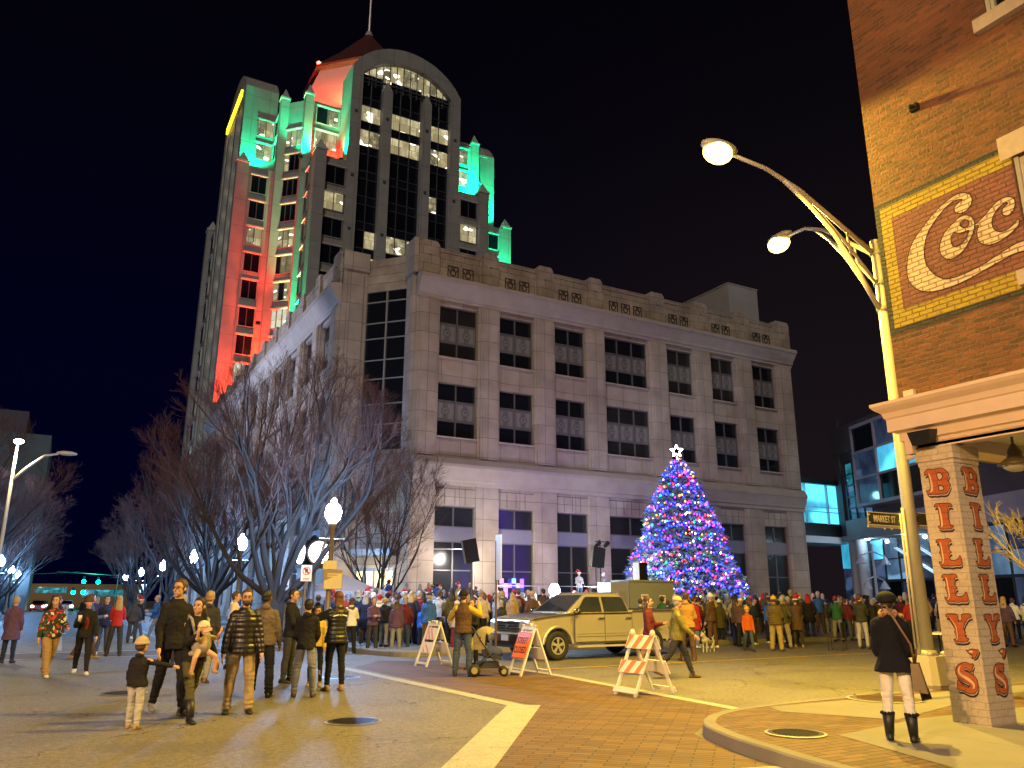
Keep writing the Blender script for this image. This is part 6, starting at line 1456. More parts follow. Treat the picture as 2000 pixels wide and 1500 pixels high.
        wr.append((UV(w+o*.085)*k, up.to_3x3() @ o))
    G['wrists'] = wr
    # ---- upper garment
    c = mb('jacket'); th = {'puffer':.028,'coat':.02,'vest':.02,'cape':.03}.get(coat, .014); F_ = fat
    hem = {'coat':.60,'cape':.80,'puffer':.84,'sweater':.87,'vest':.88}.get(coat, .85)
    L = [(0,0,1.475,.070,.064),(0,-.006,1.445,.095+th,.072+th),(0,0,1.405,.150*fx+th*.5,.090+th),(0,.004,1.30,.162*fx*F_+th,.112*F_+th),(0,.006,1.15,(.128 if fem else .142)*F_+th,.102*F_+th),(0,0,1.02,.145*F_+th,.106*F_+th),(0,0,.93,.172*max(F_,.97)+th,.128*max(F_,.97)+th)]
    if hem < .9: L.append((0,0,hem,(.176+(.03 if coat in ('coat','cape') else 0)+(.05 if coat == 'cape' else 0))*F_+th,(.132+(.035 if coat in ('coat','cape') else 0)+(.03 if coat=='cape' else 0))*F_+th))
    sec(c, L[::-1])
    c.tube([U(0,-.012,1.44),U(0,-.008,1.50)],[.085+th*.5,.066+th*.4],12)
    if coat in ('hoodie','puffer','jacket') and not hoodup: c.ell(U(0,-.075,1.475),(.095,.05,.05),10,8)
    tgt = c
    if coat == 'vest': tgt = mb('shirt')
    for sh0,elb,w,d2,s in A:
        tgt.caps(UV(sh0+Vector((-s*.02,0,-.01))),UV(elb),.062+th*.9,.053+th*.7); tgt.caps(UV(elb),UV(elb.lerp(w,.9)),.053+th*.7,.036+th*.5)
        if coat == 'cape': tgt.caps(UV(sh0+Vector((0,0,-.03))),UV(elb+Vector((0,0,-.05))),.09,.11)
    # ---- hair / hats (in head frame)
    def hel(m, cx_, cy_, cz_, rx, ry, rz, fn=None, nu=18, nv=12):
        def f(p):
            q = Hc.inverted() @ Vector(p)
            if fn: q = fn(q)
            return Hc @ q
        m.ell(HP(cx_,cy_,cz_), (rx,ry,rz), nu, nv, HR, f)
    h = None
    def front(q, y0=.035, z0=.055):
        lim = y0 if q.z < z0 else y0+(q.z-z0)*2.2
        if q.y > lim: q.y = lim
        return q
    if hair != 'bald':
        h = mb('hair')
        if hair == 'receding': hel(h,0,-.022,.012,.081,.092,.082,lambda q: front(q,-.005,.09))
        else: hel(h,0,-.014,.034,.083,.101,.094,front)
        if hair in ('short','receding'): hel(h,0,-.04,-.02,.072,.062,.055,lambda q: front(q,-.02,.2))
        if hair in ('long','longfront'):
            hel(h,0,-.045,-.06,.088,.062,.13,lambda q: front(q,-.005,.3)); 
            rings = []
            for z,rx,ry,y in ((-.02,.085,.05,-.04),(-.10,.095,.05,-.06),(-.18,.105,.045,-.075),(-.27,.09,.035,-.09),(-.34,.05,.02,-.09)): rings.append([tuple(HP(rx*cos(2*pi*q/14),y+ry*sin(2*pi*q/14),z)) for q in range(14)])
            h.loft(rings[::-1])
            if hair == 'longfront':
                for s in (-1,1): h.caps(HP(s*.082,.02,.02),HP(s*.095,.05,-.22),.022,.024)
        if hair == 'curly':
            rq = random.Random(3)
            for q in range(34):
                a = rq.uniform(.6,5.7)+pi/2; z = rq.uniform(-.17,.08); h.ell(HP(.09*cos(a),-.03+.07*sin(a)*(1 if sin(a)<0 else .6),z),(.035,.035,.035),6,5)
        if hair == 'bun': h.ell(HP(0,-.115,.06),(.04,.04,.04),8,6)
    if hat in ('beanie','santa'):
        m = mb('hat'); hel(m,0,-.010,.045,.090,.107,.092,lambda q: Vector((q.x,q.y,max(q.z,.02))) ); m.mi = 1
        rings = [[tuple(HP(rx*cos(2*pi*q/20),-.010+ry*sin(2*pi*q/20),z)) for q in range(20)] for rx,ry,z in ((.085,.10,.012),(.096,.113,.016),(.098,.115,.05),(.088,.105,.055))]
        m.loft(rings); m.mi = 0
        if hat == 'santa': m.tube([HP(0,-.01,.08),HP(.03,-.03,.18),HP(.09,-.06,.19),HP(.13,-.08,.12)],[.085,.055,.035,.018],12); m.mi = 1; m.ell(HP(.135,-.085,.10),(.032,.032,.032),8,6)
        else: m.mi = 1; m.ell(HP(0,-.01,.145),(.026,.026,.022),8,6)
        m.mi = 0
    if hat in ('cap','beret'):
        m = mb('hat')
        if hat == 'cap':
            hel(m,0,-.012,.045,.088,.105,.082,lambda q: Vector((q.x,q.y,max(q.z,.03))))
            m.add([tuple(HP(x,y,z)) for x,y,z in ((-.07,.075,.045),(-.05,.15,.03),(0,.17,.03),(.05,.15,.03),(.07,.075,.045),(-.07,.075,.038),(-.05,.15,.022),(0,.17,.022),(.05,.15,.022),(.07,.075,.038))],[(4,3,2,1,0),(5,6,7,8,9),(0,1,6,5),(1,2,7,6),(2,3,8,7),(3,4,9,8)])
        else: hel(m,.0,-.02,.05,.115,.13,.085,lambda q: Vector((q.x,q.y,max(q.z,-.005))))
    if hoodup: m = mb('hood'); hel(m,0,-.02,.01,.098,.115,.128,lambda q: front(q,.03,.1)); m.caps(U(0,-.02,1.44),U(0,-.02,1.52),.085,.09)
    G['HP'] = lambda x,y,z: Hc @ Vector((x,y,z))*1.0; G['U'] = U; G['k'] = k; G['HR'] = HR; G['J'] = J
    return G
def camrel(x, y, rel):
    a = atan2(-y, -x)+radians(rel); return a-pi/2       # local +y looks along a
NPEOPLE = [0]
def person(x, y, rel, H, label, top='black', bottom='charcoal', shoe='black', skin='light', hairc='brown', hatc='black', hatc2=None, z=0, group=None, fine=True, skinonly=None, glasses=False, beard=None, topmat=None, qk=None, extra=None, shirt='yellow', footz=0, root=None, **kw):
    rt = thing('person', label, 'person', (x,y,z), camrel(x,y,rel) if root is None else 0, group)
    k = H/1.745; G = geo(None, k=k, **kw); v = .0095 if fine else .014; v = max(.006, v*min(1,k))
    solid(G['body'], 'body', SKIN[skin], rt, v*.9, it=2)
    coat = kw.get('coat','jacket'); seed = x*3+y
    if coat == 'puffer': dj = quilt(k)
    else: dj = wrinkle(.014 if coat != 'sweater' else .009, 8, seed)
    solid(G['jacket'], {'coat':'coat','vest':'vest','sweater':'sweater','cape':'coat','puffer':'puffer_jacket','hoodie':'hoodie'}.get(coat,'jacket'), topmat or cm(top), rt, v*1.15, dj)
    if 'shirt' in G: solid(G['shirt'], 'shirt', cm(shirt), rt, v*1.15, wrinkle(.008,9,seed))
    solid(G['trousers'], 'trousers', cm(bottom), rt, v*1.15, folds(.012,k,seed+3))
    for m in G['shoes']: m.build('shoe', cvar('shoe_'+shoe.replace(' ','_'), CC[shoe], .5), rt, True)
    if 'hair' in G: G['hair'].build('hair', hm(hairc), rt, True)
    if 'hat' in G: G['hat'].build('hat', [cm(hatc), cm(hatc2 or hatc)], rt, True)
    if 'hood' in G: G['hood'].build('hood', topmat or cm(top), rt, True)
    G['eyes'].build('eyes', IRON, rt, True)
    if glasses:
        m = MB(); m.T = Matrix.Diagonal((k,k,k,1)); HP = G['HP']
        for s in (-1,1):
            P = [HP(s*.033+.021*cos(t),.104,.004+.016*sin(t)) for t in [2*pi*i/10 for i in range(11)]]; m.tube(P,.0026,5); m.tube([HP(s*.054,.10,.01),HP(s*.08,.0,.012)],.0022,5)
        m.tube([HP(-.012,.105,.008),HP(.012,.105,.008)],.0024,5); m.build('glasses', IRON, rt)
    if beard:
        m = MB(); m.T = Matrix.Diagonal((k,k,k,1)); HP = G['HP']; m.ell(HP(0,.030,-.062),(.060,.064,.056),14,8,G['HR'],lambda p: p); m.build('beard', hm(beard), rt, True)
    if extra: extra(rt, G, k)
    return rt
WALK1 = ((22,2,8),(-16,2,14)); WALK2 = ((-18,2,16),(22,2,6)); STAND = ((1,3,2),(-2,3,2)); WIDE = ((2,7,2),(-2,6,2))
DN = (4,6,16,3); POCK = (-8,18,42,22); FRONT = (22,6,78,28); PHONE = (48,10,86,22); HANG = (0,10,8,0)
# --- tall man in black
def bag(rt, G, k):
    w, d = G['wrists'][0]; m = MB(); m.ell(w+Vector((0,0,-.24)),(.11,.07,.20),12,8,None,lambda p:(p.x+.012*sin(p.z*40),p.y+.01*sin(p.z*33),p.z)); m.tube([w+Vector((0,.0,-.02)),w+Vector((.0,0,-.1))],[.012,.05],6)
    t = thing('carrier_bag','crumpled white plastic bag hanging from the tall man hand','bag',(0,0,0)); o = m.build('bag', cvar('bag_white',(.55,.50,.48),.4), t, True); t.matrix_world = Matrix.Translation(rt.location) @ Matrix.Rotation(rt.rotation_euler.z,4,'Z')
def tallx(rt, G, k): bag(rt, G, k)
person(1.69,13.21,15,1.93,'tall man in glasses and black jacket walking beside the woman with a baby','black','black','grey',hair='short',coat='jacket',legs=WALK1,arms=((2,14,10,4),(6,9,20,6)),head=(48,0),glasses=True,extra=tallx)
# --- mother with baby carrier
CAR = cvar('carrier_grey',(.26,.25,.24))
def carrier(rt, G, k):
    m = MB(); m.ell(Vector((0,.17,1.08))*k,(.15*k,.12*k,.20*k),14,10); m.ell(Vector((0,.14,.93))*k,(.17*k,.10*k,.06*k),12,6); 
    for s in (-1,1): m.tube([Vector((s*.09,.14,1.2))*k,Vector((s*.13,.08,1.40))*k,Vector((s*.12,-.03,1.46))*k,Vector((s*.08,-.12,1.3))*k],.02,6)
    m.build('baby_carrier', CAR, rt, True)
person(1.86,12.35,28,1.66,'woman with long dark hair carrying a baby in a grey front carrier','black','olive','black',hair='long',hairc='black',coat='jacket',fem=True,legs=WALK2,arms=((2,16,22,2),(30,12,95,40)),head=(58,0),extra=carrier,baggy=.82,boots=True)
def baby(x, y, z, rel):
    rt = thing('person','baby with pale knitted hat strapped to the chest of the long-haired woman','person',(x,y,z),camrel(x,y,rel)); b = MB()
    b.ell((0,0,.30),(.068,.075,.078),12,10); b.ell((0,.07,.285),(.012,.012,.01),6,5); b.ell((0,0,.11),(.09,.07,.13),12,8)
    for s in (-1,1):
        b.caps((s*.08,0,.18),(s*.16,.08,.16),.03,.025); b.caps((s*.16,.08,.16),(s*.19,.12,.24),.024,.02); b.ell((s*.195,.125,.27),(.02,.02,.03),8,6)
        for q in range(4): b.caps((s*.195+(q-1.5)*.011,.128,.285),(s*.195+(q-1.5)*.013,.135,.312),.006,.005,5)
        b.caps((s*.06,0,.0),(s*.17,.08,-.08),.045,.035); b.caps((s*.17,.08,-.08),(s*.19,.06,-.26),.035,.026)
    solid(b,'body',SKIN['light'],rt,.0075,it=2)
    m = MB(); m.ell((0,0,.11),(.098,.08,.135),12,8)
    for s in (-1,1): m.caps((s*.08,0,.18),(s*.155,.075,.165),.036,.032)
    solid(m,'romper',cvar('romper',(.5,.36,.25)),rt,.01)
    m = MB(); m.ell((0,-.006,.335),(.078,.085,.068),14,10,None,lambda p:(p.x,p.y,max(p.z,.32))); m.tube([(0,-.006,.31),(0,-.006,.335)],[.08,.084],14); m.build('hat', cvar('baby_hat',(.62,.56,.40)), rt, True)
    for s in (-1,1): m = MB(); m.caps((s*.19,.05,-.27),(s*.2,.10,-.29),.03,.022); m.build('shoe', cvar('shoe_tan',CC['tan']), rt, True)
f_ = camrel(1.86,12.35,28)+pi/2
baby(1.86+.20*cos(f_),12.35+.20*sin(f_),.92,40)
# --- toddler
person(1.14,11.95,150,1.06,'toddler in beige beanie dark jacket and pale joggers holding an adult hand','black','light grey','tan',hair='short',hat='beanie',hatc='beige',coat='jacket',hs=1.42,legs=((6,4,4),(-4,4,6)),arms=((3,10,16,2),(62,50,8,0)),head=(10,0),baggy=1.12,fat=1.18)
# --- man in puffer
person(2.59,12.75,4,1.74,'bearded man in glasses black puffer jacket and khaki trousers facing the camera','black','khaki','black',hair='short',coat='puffer',legs=((2,5,3),(-3,6,2)),arms=((3,12,10,2),(3,12,10,2)),glasses=True,beard='brown',baggy=1.12,topmat=cvar('puffer_black_shiny',(.016,.014,.016),.38,.1))
# --- group
person(3.32,14.65,172,1.75,'broad man in grey-brown jacket seen from behind beside the puffer jacket man','brown','black','black',skin='dark',hair='short',hairc='black',coat='jacket',legs=((3,6,2),(-3,5,2)),arms=((8,12,30,8),(6,10,20,4)),head=(30,0),fat=1.12,baggy=1.15,topmat=cvar('jacket_greybrown',(.13,.10,.075)))
person(3.98,14.36,178,1.60,'boy in dark hooded jacket and grey jeans seen from behind','black','grey','brown',hair='short',hairc='black',coat='hoodie',legs=((2,7,2),(-2,7,3)),arms=((10,8,50,20),(10,8,50,20)),baggy=1.05)
person(4.62,15.95,-8,1.47,'smiling girl with dark curly hair and yellow top facing the camera','yellow','black','tan',skin='mid',hair='curly',hairc='black',coat='sweater',fem=True,legs=STAND,arms=(DN,FRONT),baggy=.85)
def green_hem(rt, G, k):
    m = MB(); m.T = Matrix.Diagonal((k,k,k,1)); rings = [[tuple(G['U'](rx*cos(2*pi*q/18),ry*sin(2*pi*q/18),z)) for q in range(18)] for z,rx,ry in ((.90,.196,.15),(.97,.196,.15),(1.08,.175,.135))]; m.loft(rings); m.build('green_shirt', cm('green'), rt, True)
    m = MB(); m.T = Matrix.Diagonal((k,k,k,1))
    for s in (-1,1): m.caps(G['U'](s*.05,-.135,1.33),G['U'](s*.13,-.125,1.31),.014,.014,6)
    m.build('white_stripe', cm('white'), rt, True)
person(4.72,15.05,205,1.74,'woman in shiny black jacket and green top reaching one arm to the boy','black','black','tan',hair='long',hairc='auburn',coat='puffer',fem=True,legs=((3,3,3),(-4,3,1)),arms=((66,28,18,0),(30,6,60,20)),head=(-10,0),fat=1.12,baggy=.92,topmat=cvar('leather_black',(.018,.02,.016),.35,.1),extra=green_hem)
person(4.35,16.9,70,1.80,'dark-haired man in black coat standing behind the grey-jeans boy','black','charcoal','black',hair='short',hairc='black',coat='jacket',legs=STAND,arms=(FRONT,FRONT),head=(10,0))
person(2.85,17.6,168,1.80,'grey-haired man in dark coat and grey jeans walking away','charcoal','grey','brown',hair='short',hairc='blond',coat='jacket',legs=WALK1,arms=(DN,DN))
person(4.0,21.0,80,1.78,'man in cream jacket turned sideways behind the puffer jacket man','cream','charcoal','black',hair='short',hairc='brown',coat='jacket',legs=STAND,arms=(POCK,POCK))
person(3.0,22.5,160,1.70,'person in pale coat half hidden behind the bearded man','cream','charcoal','black',hair='short',hairc='grey',coat='jacket',legs=STAND,arms=(DN,DN))
# --- left pair
t_ = NT('festive_knit'); p_ = t_.pos(True,(14,14,14)); vo = t_.n('TexVoronoi'); vo.inputs['Scale'].default_value = 1.3; t_.l(p_, vo.inputs['Vector']); cr_ = t_.n('ValToRGB'); t_.l(vo.outputs['Color'], cr_.inputs[0]); cr_.color_ramp.interpolation = 'CONSTANT'
cr_.color_ramp.elements[0].color = (.02,.03,.02,1); cr_.color_ramp.elements[1].position = .5; cr_.color_ramp.elements[1].color = (.45,.03,.03,1); el = cr_.color_ramp.elements.new(.66); el.color = (.55,.5,.42,1); el = cr_.color_ramp.elements.new(.8); el.color = (.03,.10,.04,1)
t_.l(cr_.outputs[0], t_.b.inputs['Base Color']); t_.rough(.9)
person(.14,20.65,22,1.72,'person in patterned red and green knitted sweater with loose tan trousers','red','tan','white',hair='short',hairc='brown',coat='sweater',legs=WALK2,arms=((18,14,60,25),(4,14,16,2)),head=(40,0),baggy=1.3,topmat=t_.m,fat=1.15)
def cup(rt, G, k):
    w, d = G['wrists'][1]; t = thing('paper_cup','pale paper cup held by the person in open black coat','cup',(0,0,0)); m = MB(); m.cyl(w.x,w.y,w.z-.04,w.z+.08,.032,.042,12); m.build('cup', cm('white'), t, True); t.matrix_world = Matrix.Translation(rt.location) @ Matrix.Rotation(rt.rotation_euler.z,4,'Z')
def inner(rt, G, k):
    m = MB(); m.T = Matrix.Diagonal((k,k,k,1)); m.ell(G['U'](0,.075,1.18),(.06,.07,.22),10,8); m.build('dark_red_shirt', cm('dark red'), rt, True); cup(rt, G, k)
person(.80,20.9,2,1.68,'person in open black coat and brown beanie holding a cup beside the knitted sweater','black','black','white',hair='short',hat='beanie',hatc='brown',coat='jacket',legs=WALK1,arms=((8,10,20,5),(28,10,88,18)),extra=inner)
person(-.75,25.5,165,1.66,'person in long purple coat seen from behind at the left picture edge','purple','navy','black',hair='short',hairc='blond',coat='coat',legs=STAND,arms=(DN,DN))
person(1.82,26.9,180,1.70,'woman with blond hair in red sweater seen from behind on the far crosswalk','red','charcoal','black',hair='long',hairc='blond',coat='sweater',fem=True,legs=((2,8,2),(-2,7,2)),arms=(FRONT,FRONT),baggy=1.1)
person(1.05,26.2,100,1.78,'person in blue denim jacket with striped sleeve stepping sideways on the far crosswalk','denim','brown','tan',hair='short',hairc='brown',coat='jacket',legs=WALK1,arms=(DN,FRONT))
person(1.55,28.0,10,1.70,'man in dark jacket and pale jeans behind the red sweater woman','navy','denim','white',hair='short',hairc='black',coat='jacket',legs=STAND,arms=(POCK,POCK))
person(.15,27.5,150,1.72,'person in black dress coat behind the knitted sweater','black','black','black',hair='long',hairc='black',coat='coat',fem=True,legs=STAND,arms=(DN,DN))
person(3.35,37.5,60,1.70,'person in black jacket and red santa hat walking far down the street','black','denim','white',hair='short',hat='santa',hatc='red',hatc2='white',coat='jacket',legs=WALK2,arms=(DN,DN))
person(3.95,37.2,-70,1.80,'person in bright blue jacket and grey trousers beside the santa hat walker','blue','grey','black',hair='short',hairc='grey',coat='jacket',legs=WALK1,arms=(FRONT,DN))
person(.35,40.0,20,1.72,'person in dark coat and pale jeans far down the left side of the street','charcoal','denim','white',hair='short',coat='jacket',legs=WALK1,arms=(DN,DN))
# --- man with vest
person(8.02,16.48,178,1.80,'man in brown vest yellow sleeves black beanie and jeans with raised arms','brown','denim','black',hair='short',hat='beanie',hatc='black',coat='vest',shirt='yellow',legs=((2,6,2),(-2,6,2)),arms=((40,25,90,50),(52,42,104,50)),head=(15,0),fat=1.08,baggy=1.08)
person(9.0,18.0,-25,1.62,'woman in black sweatshirt with printed front behind the stroller','black','black','black',hair='long',hairc='brown',coat='sweater',fem=True,legs=STAND,arms=(FRONT,FRONT),fat=1.15)
# --- right of the truck
person(15.4,17.6,178,1.82,'man in tan hooded sweatshirt and brown trousers standing behind the striped barricade','tan','brown','brown',hair='short',hairc='brown',coat='hoodie',legs=((2,5,2),(-2,5,2)),arms=((12,10,60,25),(12,10,60,25)),fat=1.18,baggy=1.15,topmat=cvar('hoodie_tan',(.36,.20,.05)))
person(11.9,13.95,100,1.74,'man in olive jacket and tan cap striding past the barricade to the right','olive','charcoal','brown',hair='short',hairc='grey',hat='cap',hatc='beige',coat='jacket',legs=((28,2,10),(-26,2,22)),arms=((-18,8,24,4),(26,8,30,4)),lean=4,topmat=cvar('jacket_olive',(.17,.15,.04)))
person(11.95,14.95,80,1.72,'person in maroon coat and pale pinkish top walking behind the olive jacket man','maroon','mauve','white',hair='long',hairc='brown',coat='jacket',fem=True,legs=WALK1,arms=(FRONT,DN))
person(18.1,21.2,182,1.80,'bald man in dark green-black coat and jeans at the crowd edge','olive','denim','black',hair='bald',coat='jacket',legs=WIDE,arms=(POCK,POCK),fat=1.15,topmat=cvar('coat_dark_green',(.022,.028,.018)))
person(20.2,20.1,12,1.42,'child in orange-red hooded sweatshirt with hood up and jeans','orange','denim','charcoal',hair='short',hairc='blond',coat='hoodie',hs=1.12,legs=WALK1,arms=(DN,DN),hoodup=False,hat='beanie',hatc='yellow')
person(21.1,19.75,168,1.74,'stocky person in olive-brown jacket yellow knit hat and bright khaki trousers','olive','khaki','brown',hair='short',hat='beanie',hatc='yellow',coat='puffer',legs=((3,6,2),(-3,6,3)),arms=((10,10,50,20),(10,10,50,20)),fat=1.25,baggy=1.25,topmat=cvar('jacket_bronze',(.11,.08,.03)))
person(22.4,20.6,182,1.74,'person in olive coat and khaki trousers just right of the yellow knit hat','olive','khaki','brown',hair='short',hairc='grey',coat='jacket',legs=((2,8,2),(-2,8,2)),arms=(POCK,POCK),fat=1.1,baggy=1.1)
person(23.3,20.8,200,1.72,'person in brown coat and santa hat with dark trousers at the crowd edge','brown','charcoal','tan',hair='short',hat='santa',hatc='red',hatc2='white',coat='coat',legs=STAND,arms=(FRONT,FRONT))
person(24.7,19.2,172,1.82,'man in dark olive hooded coat with pale grey trousers left of the woman in black','olive','light grey','brown',hair='short',hairc='brown',coat='hoodie',legs=((2,4,2),(-4,4,4)),arms=(FRONT,FRONT),head=(40,0),topmat=cvar('coat_dark_olive',(.04,.04,.022)))
person(24.0,21.6,180,1.45,'child in black vest and pale striped trousers seen from behind','black','olive','white',hair='short',hairc='black',coat='jacket',hs=1.12,legs=STAND,arms=(DN,DN))
person(17.2,21.9,160,1.64,'woman in teal shawl with cream edge and long black skirt','teal','black','black',hair='bun',hairc='brown',coat='coat',fem=True,legs=STAND,arms=(FRONT,FRONT),fat=1.1)
# --- woman in the foreground
def womanx(rt, G, k):
    U = G['U']; m = MB(); m.T = Matrix.Diagonal((k,k,k,1)); rq = random.Random(4)
    for q in range(22):
        a = 2*pi*q/22; m.ell(U(.085*cos(a),-.02+.085*sin(a),1.50+.02*sin(a*3)),(.034,.034,.034),7,5)
    m.caps(U(.06,.05,1.50),U(.16,.02,1.47),.03,.025)
    t = NT('leopard_scarf'); vo = t.n('TexVoronoi'); vo.inputs['Scale'].default_value = 45; t.l(t.pos(True), vo.inputs['Vector']); t.base(t.mix(t.mr(vo.outputs[0],.28,.40,1,0), (.34,.20,.09), (.05,.025,.015))); t.rough(.9)
    m.build('scarf', t.m, rt, True)
    for j in G['J']:
        m = MB(); m.T = Matrix.Diagonal((k,k,k,1))
        for q in range(10): a = 2*pi*q/10; m.ell(j[2]+Vector((.066*cos(a),-.012+.066*sin(a),.235)),(.022,.022,.022),5,4)
        m.build('boot_trim', cm('black'), rt, True)
person(8.17,6.0,176,1.53,'woman in wide black coat black cap pale leggings and black boots standing on the corner','black','white','black',hair='short',hairc='black',hat='beret',hatc='black',coat='cape',fem=True,legs=((2,4,2),(-2,4,1)),arms=((24,2,98,34),(24,2,98,34)),z=.15,boots=True,extra=womanx,fat=.84,baggy=1.12,topmat=cvar('wool_black',(.007,.008,.014),.95,.2))
Bg = thing('shoulder_bag','brown leather shoulder bag with fringe hanging from the woman in black','bag',(8.17,6.0,.15),camrel(8.17,6.0,176))
m = MB(); m.loft([[(.17,-.14,.52),(.17,.16,.52),(.31,.16,.50),(.31,-.14,.50)],[(.17,-.10,.80),(.17,.14,.80),(.25,.14,.80),(.25,-.10,.80)]][::-1]); m.build('bag_body', cvar('bag_brown',(.14,.085,.035),.5), Bg)
m = MB()
for q in range(9): m.caps((.235+.008*q,-.13+.034*q,.53),(.245+.01*q,-.135+.036*q,.43),.010,.006,5)
m.build('fringe', cvar('fringe_dark',(.03,.018,.01)), Bg)
m = MB(); m.tube([(.21,-.08,.80),(.20,-.18,1.0),(.10,-.175,1.2),(.0,-.12,1.40),(-.05,-.03,1.40),(-.04,.1,1.34)],.013,6); m.tube([(.21,-.06,.80),(.24,-.06,.93),(.24,.08,.95),(.21,.12,.80)],.012,6); m.build('strap', cvar('strap_tan',(.16,.10,.05),.5), Bg, True)
# --- performers
person(26.7,39.6,8,1.82,'performer in grey hoodie jeans and red santa hat on the stage','light grey','denim','white',hair='short',hat='santa',hatc='red',hatc2='white',coat='hoodie',legs=STAND,arms=(FRONT,FRONT),z=1.4,fine=False)
person(28.2,39.3,-60,1.80,'grey-haired performer in grey shirt turned sideways on the stage','grey','charcoal','black',hair='short',hairc='grey',coat='sweater',legs=STAND,arms=(FRONT,DN),z=1.4,fine=False)
solid(DOG,'body',mat('dog_fur_white',(.45,.42,.36),.9),dogroot,.009); 
_m = MB(); _m.ell((-.03,0,.40),(.15,.115,.09),12,8); _m.ell((.29,.0,.585),(.06,.075,.05),10,8); _m.build('black_patches', cm('black'), dogroot, True)
flush()
# ================================================================ CROWD built from a shared library of parts
LIB = {}
def lib(key, G, part, vox, disp=None):
    if key in LIB: return
    o = solid(G[part], 'libpart', SKIN['light'], None, vox, disp); LIB[key] = o
POSES = {'down':dict(arms=(DN,DN)), 'phone':dict(arms=(PHONE,FRONT),head=(0,4)), 'front':dict(arms=(FRONT,FRONT)), 'pockets':dict(arms=(POCK,POCK))}
GEO = {}
for pn, pk in POSES.items():
    for ct in ('jacket','puffer','coat'):
        G = geo(None, coat=ct, legs=((2,4,2),(-2,4,2)), fat=1.08, **pk); GEO[(pn,ct)] = G
        if ct == 'jacket': lib(('body',pn), G, 'body', .012)
        lib(('jacket',pn,ct), G, 'jacket', .019, quilt() if ct == 'puffer' else wrinkle(.015,8,len(LIB)))
G = geo(None, legs=((2,4,2),(-2,4,2)), baggy=1.12); lib('trousers', G, 'trousers', .018, folds(.012,1.0,1))
flush()
for k_, o in LIB.items(): me = o.data; bpy.data.objects.remove(o); me.name = 'crowd_mesh'; LIB[k_] = me
def tmpmesh(mb, mats):
    o = mb.build('tmp', mats, None, True); me = o.data; bpy.data.objects.remove(o); return me
for s_ in (0,1): LIB[('shoe',s_)] = tmpmesh(G['shoes'][s_], SKIN['light'])
for hn, kw in {'short':{}, 'long':dict(hair='long'), 'bun':dict(hair='bun'), 'beanie':dict(hat='beanie'), 'santa':dict(hat='santa'), 'cap':dict(hat='cap')}.items():
    G = geo(None, **kw); LIB[('hair',hn)] = tmpmesh(G['hair'], SKIN['light'])
    if 'hat' in G: LIB[('hat',hn)] = tmpmesh(G['hat'], [SKIN['light'],SKIN['light']])
def inst(name, key, parent, *mats):
    o = bpy.data.objects.new(name, LIB[key]); COL.objects.link(o); o.parent = parent
    for i, m in enumerate(mats): o.material_slots[i].link = 'OBJECT'; o.material_slots[i].material = m
    return o
TAKEN = [(o.location.x, o.location.y) for o in COL.objects if o.name.startswith('person') and o.parent is None]
def crowd(x, y, rel, H, pose, ct, top, bot, hn, hc, hatc, label, z=0, skin='light'):
    rt = thing('person', label, 'person', (x,y,z), camrel(x,y,rel), 'crowd watching the tree lighting'); k = H/1.745; rt.scale = (k*rd2.uniform(.95,1.1),k,k)
    inst('body', ('body',pose), rt, SKIN[skin]); inst({'jacket':'jacket','puffer':'puffer_jacket','coat':'coat'}[ct], ('jacket',pose,ct), rt, cm(top)); inst('trousers','trousers',rt,cm(bot))
    for s in (0,1): inst('shoe', ('shoe',s), rt, cm('black' if rd2.random()<.7 else 'white'))
    inst('hair', ('hair',hn), rt, hm(hc))
    if ('hat',hn) in LIB: inst('hat', ('hat',hn), rt, cm(hatc), cm('white' if hn == 'santa' else hatc))
    TAKEN.append((x,y)); return rt
rd2 = random.Random(12)
HN = {'short':'short %s hair','long':'long %s hair','bun':'%s hair in a bun','beanie':'%s beanie','santa':'santa hat','cap':'%s cap'}
CT = {'jacket':'jacket','puffer':'quilted jacket','coat':'long coat'}
used = {}
def lab(ct, top, bot, hn, hc, hatc, zone):
    h = HN[hn] % (hatc if hn in ('beanie','cap') else hc) if '%s' in HN[hn] else HN[hn]
    return f'{top} {CT[ct]}, {bot} trousers, {h}, {zone}'
named = [   # x-pixel row seen in full at the front of the left crowd, left to right
 (8.35,25.2,175,1.66,'front','jacket','white','black','long','brown','black'), (9.0,25.0,20,1.68,'front','jacket','purple','charcoal','long','auburn','black'),
 (9.55,24.4,180,1.58,'down','puffer','purple','grey','long','brown','black'), (10.15,25.2,170,1.70,'pockets','jacket','maroon','denim','cap','grey','tan'),
 (10.6,24.3,178,1.82,'down','jacket','blue','brown','cap','grey','charcoal'), (11.55,24.2,175,1.56,'pockets','puffer','beige','dark red','beanie','blond','cream'),
 (10.95,25.6,170,1.45,'down','jacket','blue','navy','short','brown','black'), (12.3,24.6,182,1.72,'front','coat','dark red','charcoal','long','brown','black'),
 (7.9,27.4,170,1.75,'down','jacket','black','black','short','brown','black'), (13.0,23.9,185,1.60,'front','jacket','charcoal','grey','short','grey','black')]
for a in named:
    crowd(*a, lab(a[5],a[6],a[7],a[8],a[9],a[10],'front of crowd left of pickup'))
    used[lab(a[5],a[6],a[7],a[8],a[9],a[10],'')] = 1
tops = ['black','charcoal','navy','brown','olive','maroon','grey','beige','cream','tan','blue','purple','teal','red','white','light grey','green','dark red','orange']; tw_ = [10,8,7,6,6,5,4,4,3,4,3,3,3,3,2,2,2,2,1]
bots = ['black','charcoal','denim','navy','brown','khaki','grey']
def ok(x, y, d=.52): return all(hypot(x-a,y-b) > d for a,b in TAKEN)
